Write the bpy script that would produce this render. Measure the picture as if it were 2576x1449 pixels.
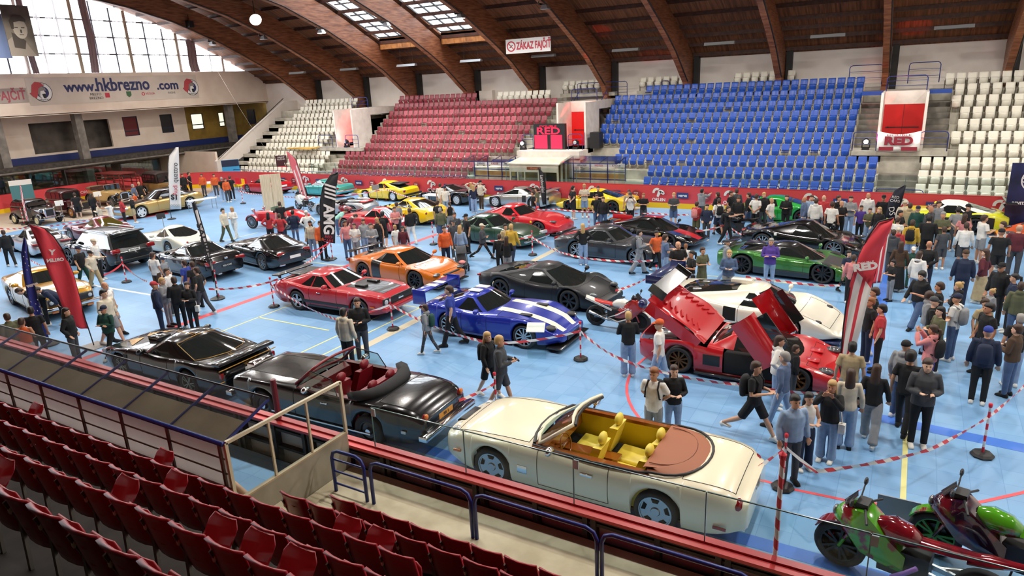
import bpy, math, random
from math import sin, cos, pi, sqrt, radians as rad, atan2
from mathutils import Vector, Matrix, noise
sc = bpy.context.scene
for o in list(bpy.data.objects): bpy.data.objects.remove(o)
COL = sc.collection
# ---------- camera ----------
CF, CYAW, CPIT, CROL, CH = 1702.8, .5367, .29364, -.04879, 7.062
_fw = Vector((-sin(CYAW)*cos(CPIT), cos(CYAW)*cos(CPIT), -sin(CPIT)))
_rt = Vector((cos(CYAW), sin(CYAW), 0)); _up = _rt.cross(_fw)
CR = cos(CROL)*_rt + sin(CROL)*_up; CU = -sin(CROL)*_rt + cos(CROL)*_up
cd = bpy.data.cameras.new('camera'); cam = bpy.data.objects.new('camera', cd); COL.objects.link(cam)
cd.sensor_width = 36; cd.lens = 36*CF/2576; cd.clip_end = 300; cd.clip_start = .05
cam.matrix_world = Matrix(((CR.x, CU.x, -_fw.x, 0), (CR.y, CU.y, -_fw.y, 0), (CR.z, CU.z, -_fw.z, CH), (0, 0, 0, 1)))
sc.camera = cam
sc.view_settings.view_transform = 'Standard'; sc.view_settings.look = 'None'
sc.view_settings.exposure = .36; sc.view_settings.gamma = 1.0
try: sc.view_settings.use_curve_mapping = False
except Exception: pass
# ---------- world ----------
w = bpy.data.worlds.new('world'); sc.world = w; w.use_nodes = True
bg = w.node_tree.nodes['Background']; bg.inputs[0].default_value = (.86, .93, 1, 1); bg.inputs[1].default_value = 5.5
sc.cycles.use_denoising = True
sc.cycles.max_bounces = 7; sc.cycles.diffuse_bounces = 3; sc.cycles.glossy_bounces = 3; sc.cycles.transmission_bounces = 5; sc.cycles.transparent_max_bounces = 12
sc.cycles.sample_clamp_indirect = 4; sc.cycles.caustics_reflective = False; sc.cycles.caustics_refractive = False
def gp(x, y, z=0.0):   # the floor point seen at a photo position
    v = CR*((x-1288)/CF) - CU*((y-724.5)/CF) + _fw
    t = (z-CH)/v.z
    return Vector((v.x*t, v.y*t, z))
# ---------- hall light: far row at the floodlights, unseen mid and near fill rows added ----------
def area(name, loc, size, power, col=(1, .95, .88), rot=(0, 0, 0), sy=None):
    l = bpy.data.lights.new(name, 'AREA'); l.energy = power; l.color = col; l.size = size
    if sy: l.shape = 'RECTANGLE'; l.size_y = sy
    o = bpy.data.objects.new(name, l); o.location = loc; o.rotation_euler = rot; COL.objects.link(o); return o
def spot(name, loc, tgt, power, ang, col=(1, 1, 1), r=.12, blend=.3):
    l = bpy.data.lights.new(name, 'SPOT'); l.energy = power; l.color = col; l.spot_size = rad(ang); l.spot_blend = blend; l.shadow_soft_size = r
    o = bpy.data.objects.new(name, l); o.location = loc; o.rotation_euler = (Vector(tgt)-Vector(loc)).to_track_quat('-Z', 'Y').to_euler(); COL.objects.link(o); return o
RIBX = [-1.75-5.72*k for k in range(-2, 9)]
for i, x in enumerate(RIBX):
    for y, z, p in ((12, 11.2, 300), (22, 12.6, 420), (36.3, 10.3, 330)):
        area('roof_lamp_and_fill_light', (x+.35, y, z), .5, p, (1, .95, .88))
sn = bpy.data.lights.new('sun', 'SUN'); sn.energy = 3.5; sn.angle = .03; sn.color = (1, .97, .92)
so = bpy.data.objects.new('sun', sn); COL.objects.link(so); so.rotation_euler = Vector((.08, .36, -.93)).to_track_quat('-Z', 'Y').to_euler()
# ---------- materials ----------
MC = {}
def M(name, col=(.8, .8, .8), rough=.5, metal=0, emit=0, coat=0, spec=.5, alpha=None):
    if name in MC: return MC[name]
    m = bpy.data.materials.new(name); m.use_nodes = True; b = m.node_tree.nodes['Principled BSDF']
    b.inputs['Base Color'].default_value = (*col, 1); b.inputs['Roughness'].default_value = rough; b.inputs['Metallic'].default_value = metal
    b.inputs['Specular IOR Level'].default_value = spec
    if coat: b.inputs['Coat Weight'].default_value = coat; b.inputs['Coat Roughness'].default_value = .04
    if emit: b.inputs['Emission Color'].default_value = (*col, 1); b.inputs['Emission Strength'].default_value = emit
    m.diffuse_color = (*col, 1); MC[name] = m; return m
def S(h):  # sRGB hex -> linear
    r = []
    for i in (0, 2, 4):
        c = int(h[i:i+2], 16)/255; r.append(c/12.92 if c <= .04045 else ((c+.055)/1.055)**2.4)
    return tuple(r)
def MN(name, c1, c2, scale=3, rough=.6, detail=4, stretch=(1, 1, 1), bump=0, lo=.35, hi=.65, metal=0, coord='Object', c3=None, dirt=0):
    """noise-mixed procedural material"""
    if name in MC: return MC[name]
    m = bpy.data.materials.new(name); m.use_nodes = True; nt = m.node_tree; b = nt.nodes['Principled BSDF']; L = nt.links
    tc = nt.nodes.new('ShaderNodeTexCoord'); mp = nt.nodes.new('ShaderNodeMapping'); mp.inputs['Scale'].default_value = stretch
    nz = nt.nodes.new('ShaderNodeTexNoise'); nz.inputs['Scale'].default_value = scale; nz.inputs['Detail'].default_value = detail
    cr = nt.nodes.new('ShaderNodeValToRGB'); cr.color_ramp.elements[0].position = lo; cr.color_ramp.elements[1].position = hi
    cr.color_ramp.elements[0].color = (*c1, 1); cr.color_ramp.elements[1].color = (*c2, 1)
    L.new(tc.outputs[coord], mp.inputs[0]); L.new(mp.outputs[0], nz.inputs[0]); L.new(nz.outputs[0], cr.inputs[0]); L.new(cr.outputs[0], b.inputs['Base Color'])
    b.inputs['Roughness'].default_value = rough; b.inputs['Metallic'].default_value = metal
    if bump:
        bp = nt.nodes.new('ShaderNodeBump'); bp.inputs['Strength'].default_value = bump; L.new(nz.outputs[0], bp.inputs['Height']); L.new(bp.outputs[0], b.inputs['Normal'])
    MC[name] = m; return m
def glassmat(name, tint=(.85, .95, .95), a=.12, rough=.03):
    """thin pane: mostly see-through with a glossy reflection"""
    if name in MC: return MC[name]
    m = bpy.data.materials.new(name); m.use_nodes = True; nt = m.node_tree; nt.nodes.clear()
    out = nt.nodes.new('ShaderNodeOutputMaterial'); mx = nt.nodes.new('ShaderNodeMixShader'); tr = nt.nodes.new('ShaderNodeBsdfTransparent'); gl = nt.nodes.new('ShaderNodeBsdfGlossy')
    tr.inputs[0].default_value = (*tint, 1); gl.inputs['Roughness'].default_value = rough
    lw = nt.nodes.new('ShaderNodeLayerWeight'); lw.inputs[0].default_value = .5; pw = nt.nodes.new('ShaderNodeMath'); pw.operation = 'POWER'; pw.inputs[1].default_value = 4
    fr = nt.nodes.new('ShaderNodeMath'); fr.operation = 'MULTIPLY'; fr.inputs[1].default_value = .5; nt.links.new(lw.outputs['Facing'], pw.inputs[0]); nt.links.new(pw.outputs[0], fr.inputs[0])
    ad = nt.nodes.new('ShaderNodeMath'); ad.operation = 'ADD'; ad.inputs[1].default_value = a; ad.use_clamp = True
    nt.links.new(fr.outputs[0], ad.inputs[0]); nt.links.new(ad.outputs[0], mx.inputs[0]); nt.links.new(tr.outputs[0], mx.inputs[1]); nt.links.new(gl.outputs[0], mx.inputs[2]); nt.links.new(mx.outputs[0], out.inputs[0])
    MC[name] = m; return m
# ---------- geometry collector ----------
class G:
    def __init__(s): s.v = []; s.f = []; s.m = []; s.T = None
    def add(s, V, F, mi=0):
        b = len(s.v)
        if s.T is not None: V = [s.T @ Vector(p) for p in V]
        s.v.extend(tuple(p) for p in V); s.f.extend([tuple(i+b for i in f) for f in F]); s.m.extend([mi]*len(F)); return s
    def box(s, x0, x1, y0, y1, z0, z1, mi=0):
        V = [(x, y, z) for x in (x0, x1) for y in (y0, y1) for z in (z0, z1)]
        return s.add(V, [(0, 1, 3, 2), (4, 6, 7, 5), (0, 4, 5, 1), (2, 3, 7, 6), (0, 2, 6, 4), (1, 5, 7, 3)], mi)
    def hexa(s, P, mi=0):  # 8 points: bottom 4 ccw, top 4 ccw
        return s.add(P, [(3, 2, 1, 0), (4, 5, 6, 7), (0, 1, 5, 4), (1, 2, 6, 5), (2, 3, 7, 6), (3, 0, 4, 7)], mi)
    def bar(s, a, b, w, h, mi=0, up=(0, 0, 1)):
        a, b = Vector(a), Vector(b); d = (b-a).normalized(); u = Vector(up)
        if abs(d.dot(u)) > .98: u = Vector((1, 0, 0))
        sx = d.cross(u).normalized()*w/2; sz = sx.cross(d).normalized()*h/2
        return s.hexa([a-sx-sz, a+sx-sz, b+sx-sz, b-sx-sz, a-sx+sz, a+sx+sz, b+sx+sz, b-sx+sz], mi)
    def loft(s, rings, mi=0, caps=True, close=True, flip=False):
        n = len(rings[0]); V = [p for r in rings for p in r]; F = []
        for i in range(len(rings)-1):
            for j in range(n if close else n-1):
                k = (j+1) % n; F.append((i*n+j, i*n+k, (i+1)*n+k, (i+1)*n+j))
        if caps: F.append(tuple(range(n-1, -1, -1))); F.append(tuple((len(rings)-1)*n+j for j in range(n)))
        if flip: F = [f[::-1] for f in F]
        return s.add(V, F, mi)
    def tube(s, pts, r, n=6, mi=0, caps=True):
        pts = [Vector(p) for p in pts]; R = []; u = None
        for i, p in enumerate(pts):
            d = (pts[min(i+1, len(pts)-1)]-pts[max(i-1, 0)]).normalized()
            if u is None: u = d.cross(Vector((0, 0, 1)) if abs(d.z) < .95 else Vector((1, 0, 0))).normalized()
            else: u = (u-d*u.dot(d)).normalized()
            v = d.cross(u); rr = r[i] if isinstance(r, (list, tuple)) else r
            R.append([p+(u*cos(2*pi*j/n)+v*sin(2*pi*j/n))*rr for j in range(n)])
        return s.loft(R, mi, caps)
    def lathe(s, prof, n=12, c=(0, 0, 0), axis='z', mi=0, caps=True):  # prof: (r, h)
        R = []
        for r, h in prof:
            ring = []
            for j in range(n):
                a = 2*pi*j/n; x, y = r*cos(a), r*sin(a)
                p = {'z': (x, y, h), 'y': (x, h, -y), 'x': (h, x, y)}[axis]; ring.append((p[0]+c[0], p[1]+c[1], p[2]+c[2]))
            R.append(ring)
        return s.loft(R, mi, caps)
    def poly(s, P, mi=0): return s.add(P, [tuple(range(len(P)))], mi)
    def prism(s, P, d, mi=0):  # polygon extruded by vector d
        d = Vector(d); A = [Vector(p) for p in P]; n = len(A)
        return s.add(A+[a+d for a in A], [tuple(range(n-1, -1, -1)), tuple(range(n, 2*n))]+[(i, (i+1) % n, n+(i+1) % n, n+i) for i in range(n)], mi)
    def ball(s, c, r, n=10, mi=0, sc_=(1, 1, 1)):
        return s.lathe([(max(1e-3, r*sin(pi*i/(n//2+1)))*1, -r*cos(pi*i/(n//2+1))*1) for i in range(n//2+2)], n, (0, 0, 0), 'z', mi) if c is None else s._b(c, r, n, mi, sc_)
    def _b(s, c, r, n, mi, k):
        R = []; m = n//2+1
        for i in range(m+1):
            a = pi*i/m; rr = max(1e-3, sin(a)); R.append([(c[0]+k[0]*r*rr*cos(2*pi*j/n), c[1]+k[1]*r*rr*sin(2*pi*j/n), c[2]-k[2]*r*cos(a)) for j in range(n)])
        return s.loft(R, mi)
    def mesh(s, name, mats, smooth=False):
        me = bpy.data.meshes.new(name); me.from_pydata(s.v, [], s.f)
        for m in (mats if isinstance(mats, (list, tuple)) else [mats]): me.materials.append(m)
        me.polygons.foreach_set('material_index', s.m)
        if smooth: me.polygons.foreach_set('use_smooth', [True]*len(s.f))
        me.update(); return me
def O(name, g, mats, parent=None, smooth=False, loc=None, rz=None, angle=None):
    me = g if isinstance(g, bpy.types.Mesh) else g.mesh(name, mats, smooth or angle is not None)
    if angle is not None: me.set_sharp_from_angle(angle=rad(angle))
    o = bpy.data.objects.new(name, me); COL.objects.link(o)
    if parent: o.parent = parent
    if loc is not None: o.location = loc
    if rz is not None: o.rotation_euler = (0, 0, rz)
    return o
def tag(o, label=None, cat=None, group=None, kind=None):
    if label: o['label'] = label
    if cat: o['category'] = cat
    if group: o['group'] = group
    if kind: o['kind'] = kind
    return o
def st(name, g, mats, label=None, **k): return tag(O(name, g, mats, **k), label, None, None, 'structure')
def E(name, loc=(0, 0, 0), rz=0, label=None, cat=None, group=None):
    o = bpy.data.objects.new(name, None); o.empty_display_size = .2; COL.objects.link(o); o.location = loc; o.rotation_euler = (0, 0, rz); return tag(o, label, cat, group)
def dup(o, loc=None, rz=None, parent=None):
    c = o.copy(); COL.objects.link(c)
    if parent: c.parent = parent
    if loc is not None: c.location = loc
    if rz is not None: c.rotation_euler = (0, 0, rz)
    for ch in list(o.children): dup(ch, parent=c)
    return c
def text(name, s, size, mat, mw, parent=None, sx=1, bold=0, align='CENTER', ext=.004, shear=0):
    """lettering turned into a mesh; mw: 4x4 placing local x right, y up"""
    cu = bpy.data.curves.new(name, 'FONT'); cu.body = s; cu.size = size; cu.align_x = align; cu.align_y = 'CENTER'; cu.extrude = ext; cu.offset = bold; cu.shear = shear; cu.resolution_u = 3
    t = bpy.data.objects.new(name, cu); COL.objects.link(t); dg = bpy.context.evaluated_depsgraph_get()
    me = bpy.data.meshes.new_from_object(t.evaluated_get(dg)); bpy.data.objects.remove(t); bpy.data.curves.remove(cu)
    me.name = name; me.transform(Matrix.Diagonal((sx, 1, 1, 1))); me.materials.clear(); me.materials.append(mat)
    o = bpy.data.objects.new(name, me); COL.objects.link(o)
    if parent: o.parent = parent
    o.matrix_local = mw; return o
def frame(o, x, y):  # matrix with local x axis x, y axis y at o
    x = Vector(x).normalized(); y = Vector(y); z = x.cross(y).normalized(); y = z.cross(x)
    return Matrix(((x.x, y.x, z.x, o[0]), (x.y, y.y, z.y, o[1]), (x.z, y.z, z.z, o[2]), (0, 0, 0, 1)))
# common materials
m_blk = M('black_plastic', (.012, .012, .013), .45); m_rub = M('rubber', (.02, .02, .021), .75); m_chr = M('chrome', (.8, .8, .82), .12, 1)
m_wht = M('white_paint', (.75, .75, .73), .5); m_red = M('red_paint', S('d8283a'), .45); m_bluep = M('blue_rail_paint', S('1f2f7a'), .35)
m_conc = MN('concrete', S('9d988c'), S('c6c0b0'), 1.4, .85, 6, bump=.05); m_concl = MN('light_concrete', S('e0cdbb'), S('ecdccb'), .8, .85, 6)
m_gl = glassmat('clear_pane', (.9, .96, .96), .015)
m_dark = M('dark_steel', (.03, .03, .032), .5, .3)
# =============== FLOOR ===============
XL, XR, YN, YF = -54.6, 9.5, 7.82, 36.5; RC = 8.6
def rink(off=0, n=14):
    P = []
    for cx, cy, a0 in ((XR-RC, YF-RC, 0), (XL+RC, YF-RC, 90), (XL+RC, YN+RC, 180), (XR-RC, YN+RC, 270)):
        for i in range(n+1):
            a = rad(a0+90*i/n); P.append((cx+(RC+off)*cos(a), cy+(RC+off)*sin(a)))
    return P
m_beige = MN('bare_concrete_floor', S('b9a893'), S('cbbba6'), .5, .7, 5)
st('floor', G().box(-60, 15, -4, 48, -.3, 0), m_beige)
# blue sports tiles
m = bpy.data.materials.new('blue_sports_tiles'); m.use_nodes = True; nt = m.node_tree; b = nt.nodes['Principled BSDF']; Lk = nt.links
tc = nt.nodes.new('ShaderNodeTexCoord'); bk = nt.nodes.new('ShaderNodeTexBrick'); bk.offset = 0; bk.inputs['Scale'].default_value = 1
bk.inputs['Color1'].default_value = (*S('86b5e0'), 1); bk.inputs['Color2'].default_value = (*S('7cabd9'), 1); bk.inputs['Mortar'].default_value = (*S('6f9fd0'), 1)
bk.inputs['Mortar Size'].default_value = .006; bk.inputs['Brick Width'].default_value = .5; bk.inputs['Row Height'].default_value = .5
nz = nt.nodes.new('ShaderNodeTexNoise'); nz.inputs['Scale'].default_value = .35; nz.inputs['Detail'].default_value = 5
mx = nt.nodes.new('ShaderNodeMix'); mx.data_type = 'RGBA'; mx.blend_type = 'MULTIPLY'; mx.inputs[0].default_value = .3
Lk.new(tc.outputs['Object'], bk.inputs[0]); Lk.new(tc.outputs['Object'], nz.inputs[0]); Lk.new(bk.outputs[0], mx.inputs[6]); Lk.new(nz.outputs[0], mx.inputs[7]); Lk.new(mx.outputs[2], b.inputs['Base Color'])
b.inputs['Roughness'].default_value = .42
ms = m
P = [p for p in rink(-.06) if p[0] > -44 and not (p[0] < -38 and p[1] < 20)]
P = [(x, y) for x, y in rink(-.05) if x > -38] + [(-48.5, YF-.1)]
Pm = [(x, y) for x, y in rink(-.05) if x > XL+RC-.1 and y > 20]; Pm = [(XR-.05, 28)]+Pm
lo = [(x, y) for x, y in rink(-.05) if y < 20]
poly = Pm + [(-49.3, 36.2), (-42.3, 28.7), (-44.1, 24.5), (-46.2, 21.9), (-45.4, 17.5), (-46, 14), (-50.5, 10.5)] + [p for p in lo if p[0] > -51]
st('floor_court_tiles', G().prism([(x, y, .001) for x, y in poly], (0, 0, .012)), ms)
Z1 = .014
def strip(name, pts, w, mat, z=Z1, h=.002):
    g = G(); n = len(pts)
    Lf, Rt = [], []
    for i, p in enumerate(pts):
        a = Vector(pts[max(i-1, 0)]); c = Vector(pts[min(i+1, n-1)]); d = (c-a).normalized(); nn = Vector((-d.y, d.x))*w/2
        Lf.append((p[0]+nn.x, p[1]+nn.y)); Rt.append((p[0]-nn.x, p[1]-nn.y))
    for i in range(n-1):
        g.hexa([(*Rt[i], z), (*Rt[i+1], z), (*Lf[i+1], z), (*Lf[i], z)]+[(*Rt[i], z+h), (*Rt[i+1], z+h), (*Lf[i+1], z+h), (*Lf[i], z+h)])
    return st(name, g, mat)
m_lr = M('court_red', S('e2555c'), .5); m_ly = M('court_yellow', S('d9d58f'), .5); m_lt = M('court_tan', S('c8bfa6'), .5); m_lb = M('court_dark_blue', S('3f74cf'), .42); m_lw = M('court_white', S('e8f0f4'), .5)
strip('court_line_red', [(-20.1, 8), (-20.1, 36.3)], .28, m_lr)
strip('court_line_tan', [(-13.02, 8), (-13.02, 36.3)], .3, m_lt)
for a, c in (((-18.2, 8.5), (-18.2, 14.04)), ((-18.2, 14.04), (-15, 14.04)), ((-14.42, 8.4), (-14.42, 16.93)), ((-13.7, 12.2), (-13.7, 16.93)), ((-14.48, 16.93), (-13.7, 16.93)), ((-18.2, 14.04), (-18.2, 20)), ((-26.5, 20.2), (-18.2, 20.2)), ((-30, 13), (-30, 24))):
    strip('court_line_yellow', [a, c], .06, m_ly)
strip('court_line_yellow', [(.5, 10.2), (.5, 14.5)], .09, m_ly)
strip('court_line_dark_blue', [(-12, 9.6), (3, 9.5)], .3, m_lb)
strip('court_line_dark_blue', [(-.3, 14.75), (5, 14.3)], .36, m_lb)
strip('court_line_dark_blue', [(-.3, 14.9), (-.3, 36.3)], .3, m_lb, Z1-.0005)
strip('court_line_white', [(-30, 14.1), (-21.5, 14.3)], .12, m_lw)
strip('court_arc_red', [(-1.5+4.0*cos(rad(a)), 15.3+4.0*sin(rad(a))) for a in range(150, 262, 6)] + [(-1.14, 11.27), (-.35, 11.31), (.38, 11.49), (1.01, 11.76), (1.64, 12.23), (2.27, 12.84), (2.8, 13.6), (3.2, 14.6)], .07, m_lr, Z1+.001)
strip('court_line_red', [(-.29, 11.3), (-.29, 10.95)], .08, m_lr, Z1+.001)
for k, (x, y) in enumerate([(-9, 20), (-7, 24), (-5.2, 21), (-24, 24), (-26, 28)]): strip('court_line_yellow', [(x, y), (x+5, y)], .05, m_ly)
st('carpet_red', G().prism([(-42.6, 22.9, .012), (-41.6, 24.6, .012), (-41.2, 26.3, .012), (-43.6, 27.6, .012)], (0, 0, .006)), M('carpet_red', S('d9474e'), .9))
# =============== BOARDS ===============
# banner fabric on far and end boards
m = bpy.data.materials.new('red_banner_fabric'); m.use_nodes = True; nt = m.node_tree; b = nt.nodes['Principled BSDF']
nz = nt.nodes.new('ShaderNodeTexNoise'); nz.inputs['Scale'].default_value = 1.1; nz.inputs['Detail'].default_value = 3; bp = nt.nodes.new('ShaderNodeBump'); bp.inputs['Strength'].default_value = .35; bp.inputs['Distance'].default_value = .08
tc = nt.nodes.new('ShaderNodeTexCoord'); nt.links.new(tc.outputs['Object'], nz.inputs[0]); nt.links.new(nz.outputs[0], bp.inputs['Height']); nt.links.new(bp.outputs[0], b.inputs['Normal'])
b.inputs['Base Color'].default_value = (*S('d4444a'), 1); b.inputs['Roughness'].default_value = .55; m_ban = m
m_yel = M('yellow_kickboard', S('f2c51c'), .4)
def wallstrip(name, pts, z0, z1, t, mat):
    g = G()
    for i in range(len(pts)-1):
        a, c = Vector(pts[i]), Vector(pts[i+1]); d = (c-a).normalized(); nn = Vector((d.y, -d.x))*t
        g.hexa([(*a, z0), (*c, z0), (*(c+nn), z0), (*(a+nn), z0), (*a, z1), (*c, z1), (*(c+nn), z1), (*(a+nn), z1)])
    return st(name, g, mat)
arcF = [(XL+RC+(RC)*cos(rad(a)), YF-RC+RC*sin(rad(a))) for a in range(90, 181, 6)]
arcN = [(XL+RC+(RC)*cos(rad(a)), YN+RC+RC*sin(rad(a))) for a in range(180, 271, 6)]
far = [(XR, YF), (-30, YF)] + arcF + [(XL, 22)]
wallstrip('trim_kick_far', far, 0, .3, .14, m_yel)
wallstrip('wall_boards_far', far, .3, 1.22, .12, m_ban)
wallstrip('trim_boards_cap_far', far, 1.22, 1.26, .12, M('board_cap_red', S('c8323a'), .4))
endp = [(XL, 22)]+arcN+[(-30, YN)]
wallstrip('wall_boards_end', endp, 0, 1.22, .12, m_ban)
# near boards: red cap, white panels in dark frames
m_cap = M('near_cap_red', S('d33a3c'), .35); m_cap2 = M('near_cap_dark_red', S('b32c34'), .35); m_pan = MN('board_panel_back', S('b5aca2'), S('c6beb3'), .7, .7); m_fr = MN('board_frame', S('2b2824'), S('46423a'), 5, .6)
st('trim_near_cap', G().box(-30, 12, YN-.2, YN-.08, 1.05, 1.1), m_cap); st('trim_near_cap_inner', G().box(-30, 12, YN-.08, YN+.04, 1.07, 1.13), m_cap2)
st('wall_boards_near', G().box(-30, 12, YN-.02, YN+.02, .02, 1.07), m_pan)
g = G(); x = -30.0; i = 0
while x < 12:
    g.box(x-.04, x+.04, YN-.16, YN-.02, .1, 1.05)
    if i % 2 == 0: g.box(x-.16, x-.08, YN-.18, YN-.02, .1, 1.05)
    i += 1; x += .95
for z in (.14, .55, .92, 1.0): g.box(-30, 12, YN-.13, YN-.02, z-.025, z+.025)
st('trim_near_frame', g, m_fr)
# near protective glass panes
pz = 1.88; x = -7.53; panes = []
g0 = G(); g0.box(.012, 1.888, -.006, .006, 0, .78)
seam = G().box(-.008, .006, -.009, .009, 0, .78)
clip = G().box(-.004, .08, -.012, .012, .62, .76)
m_seam = M('pane_edge', S('5f7f80'), .2); m_clip = M('pane_clip', S('b9c0c4'), .4)
gm = g0.mesh('glass_pane', m_gl); sm = seam.mesh('pane_edge', m_seam); cm = clip.mesh('pane_clip', m_clip); tm = G().box(.012, 1.888, -.008, .008, .776, .79).mesh('top_edge', m_seam)
names = 'beside the penalty box door|behind the black convertible boot|in front of the cream convertible front wheel|in front of the cream convertible door|in front of the cream convertible boot|in front of the striped pole|in front of the green motorcycle|at the right end of the picture'.split('|')
for k in range(8):
    e = E('glass_pane', (-7.53+1.9*k-(0 if k else 0), YN-.07, 1.1), 0, 'clear protective pane on the near boards ' + names[k], 'glass pane')
    O('pane', gm, None, e); O('top_edge', tm, None, e); O('joint', sm, None, e)
    if k % 2 == 0: O('clip', cm, None, e)
# =============== STANDS ===============
ROW0, RUN, RISE, TZ = 38.1, .8, .5555, .6
def tread(i): return TZ+RISE*i
def steps(g, x0, x1, i0, i1, sub=1, base=0, mi=0):
    for i in range(i0, i1):
        for k in range(sub):
            y0 = ROW0-.55+RUN*(i+k/sub); z = tread(i)+RISE*(k/sub) - (RISE*(1-1/sub) if sub > 1 else 0)
            g.box(x0, x1, y0, 46.9, max(base, z-RISE-.02), z, mi)
g = G()
g.box(-50.3, 12, 36.75, 37.6, 0, .45)
for x0, x1 in ((-50.3, -41.2), (-36.7, -22.1), (-17.7, -2.72), (1.55, 12)): steps(g, x0, x1, 0, 10)
for x0, x1 in ((-41.2, -39.6), (-38.1, -36.7), (-22.1, -17.7), (-2.72, -1.35), (.4, 1.55)): steps(g, x0, x1, 0, 4)
g.box(-50.3, 12, 45.7, 46.9, 5.0, tread(9)+.05)
st('stand_far', g, m_conc)
m_stair = MN('dark_stair_concrete', S('6b6760'), S('8d877c'), 2, .85, 5); m_stl = MN('light_stair_concrete', S('a59f93'), S('bdb6a8'), 2, .85, 5)
g = G(); steps(g, -1.35, .4, 0, 3, 2); st('stairs_far_aisle', g, m_stair)
g = G(); steps(g, -39.6, -38.1, 0, 4, 2); steps(g, -41.2, -39.3, 4, 9, 2, 2.8); steps(g, -37.6, -36.7, 4, 9, 2, 2.8); steps(g, -22.1, -20.1, 4, 9, 2, 2.8); steps(g, -18.05, -17.7, 4, 9, 2, 2.8); steps(g, -50.3, -48.7, 0, 9, 2); st('stairs_far_light', g, m_stl)
g = G(); steps(g, -2.72, -1.62, 4, 9, 2, 2.8); steps(g, .5, 1.55, 4, 9, 2, 2.8); st('stairs_far_dark', g, m_stair)
# vomitory portals with doors
m_door = M('red_door_paint', S('c9201f'), .4); st('floor_landing', G().box(-2.72, 1.55, 39.97, 42.3, 2.6, 2.85).box(-1.35, .4, 40.05, 40.2, 0, 2.6).box(-41.2, -36.7, 39.97, 42.3, 2.6, 2.85).box(-22.1, -17.7, 39.97, 42.3, 2.6, 2.85), m_conc)
m_lint = MN('lintel_plaster', S('d8cdc4'), S('e9dfd6'), 2, .8)
def portal(x0, x1, n, zt=5.05):
    g = G(); zl = 2.85
    g.box(x0-.12, x0, 40.2, 42.35, zl, 5.7); g.box(x1, x1+.12, 40.2, 42.35, zl, 5.7)
    g.box(x0, x1, 42.2, 42.35, zt, 5.7); g.box(x0-.12, x1+.12, 42.35, 45.6, 5.2, 5.72); 
    # side walls slope away with the stairs
    st('wall_portal_%d' % n, g, m_lint)
    d = O('door_%d' % n, G().box(x0, x1, 42.22, 42.27, zl, zt), m_door); tag(d, None, None, None, 'structure')
    O('door_seam', G().box((x0+x1)/2-.008, (x0+x1)/2+.008, 42.205, 42.22, zl, zt), m_dark, d)
    O('panic_bar', G().box(x0+.15, x1-.15, 42.17, 42.2, 3.85, 3.89).box(x0+.25, x0+.29, 42.17, 42.22, 3.83, 3.91), m_dark, d)
portal(-1.5, .35, 1); portal(-19.85, -18.05, 2); portal(-39.3, -37.6, 3)
# blue edge boards along the vomitory landings
m_bluef = M('blue_fascia_paint', S('24489c'), .5)
g = G(); g.box(-2.7, 1.5, 39.98, 40.06, 2.62, 2.84); g.box(-2.7, -1.55, 43.2, 43.25, 5.5, 5.72); g.box(.45, 1.5, 43.2, 43.25, 5.5, 5.72); g.box(-41.1, -36.8, 39.98, 40.05, 2.66, 2.86); g.box(-24, -22.3, 38.6, 38.66, 1.9, 2.3); g.box(-17.6, -15.5, 39.2, 39.26, 2.2, 2.5)
st('trim_blue', g, m_bluef)
# near stand
def ny(i): return 6.2-.8*i
def nz_(i): return .48+.53*i
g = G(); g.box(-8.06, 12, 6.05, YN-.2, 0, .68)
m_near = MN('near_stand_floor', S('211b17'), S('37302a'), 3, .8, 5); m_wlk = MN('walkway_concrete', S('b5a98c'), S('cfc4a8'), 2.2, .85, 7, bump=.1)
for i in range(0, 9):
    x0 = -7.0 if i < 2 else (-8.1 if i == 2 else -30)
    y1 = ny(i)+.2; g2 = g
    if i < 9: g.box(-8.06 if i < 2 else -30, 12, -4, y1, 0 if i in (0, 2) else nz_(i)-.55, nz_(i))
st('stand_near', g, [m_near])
st('walkway_near', G().box(-8.0, 12, 6.42, YN-.21, .6, .7), m_wlk)
st('stairs_near', G().box(-8.0, -7.0, 5.6, 6.1, .68, .95).box(-8, -7, 5.1, 5.6, .9, 1.15).box(-8, -7, 4.62, 5.1, 1.1, 1.42).box(-7.6, -7.0, 6.1, 6.42, .68, .8), m_wlk)
# =============== WALLS ===============
m_wall = MN('white_plaster', S('e6dbd2'), S('f0e8e0'), .7, .85, 5)
st('wall_far', G().box(-54.6, 14, 46.9, 47.2, 0, 9.5), m_wall); st('wall_recess_end', G().box(-58.6, -53.8, 49.3, 49.5, 0, 6.6).box(-54.2, -53.8, 47.2, 49.4, 0, 9.5), m_wall); st('wall_near', G().box(-60, 14, -4.3, -4, 0, 9.5), M('dark_brown_wall', S('3a302a'), .8))
st('wall_right', G().box(14, 14.3, -4, 47, 0, 17), m_wall)
XW = -54.2
st('wall_left', G().box(XW-.3, XW, -4, 47, 6.45, 9.28), m_concl)
m_blkcol = M('black_column', (.012, .011, .011), .6)
for x in RIBX:
    st('column', G().box(x+.2, x+.55, 46.5, 46.9, 5.0, 8.6), m_blkcol)
g = G(); g.box(-30.4, -28.6, 46.5, 46.9, 5.65, 6.6); st('wall_niche_box', g, m_wall)
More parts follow.
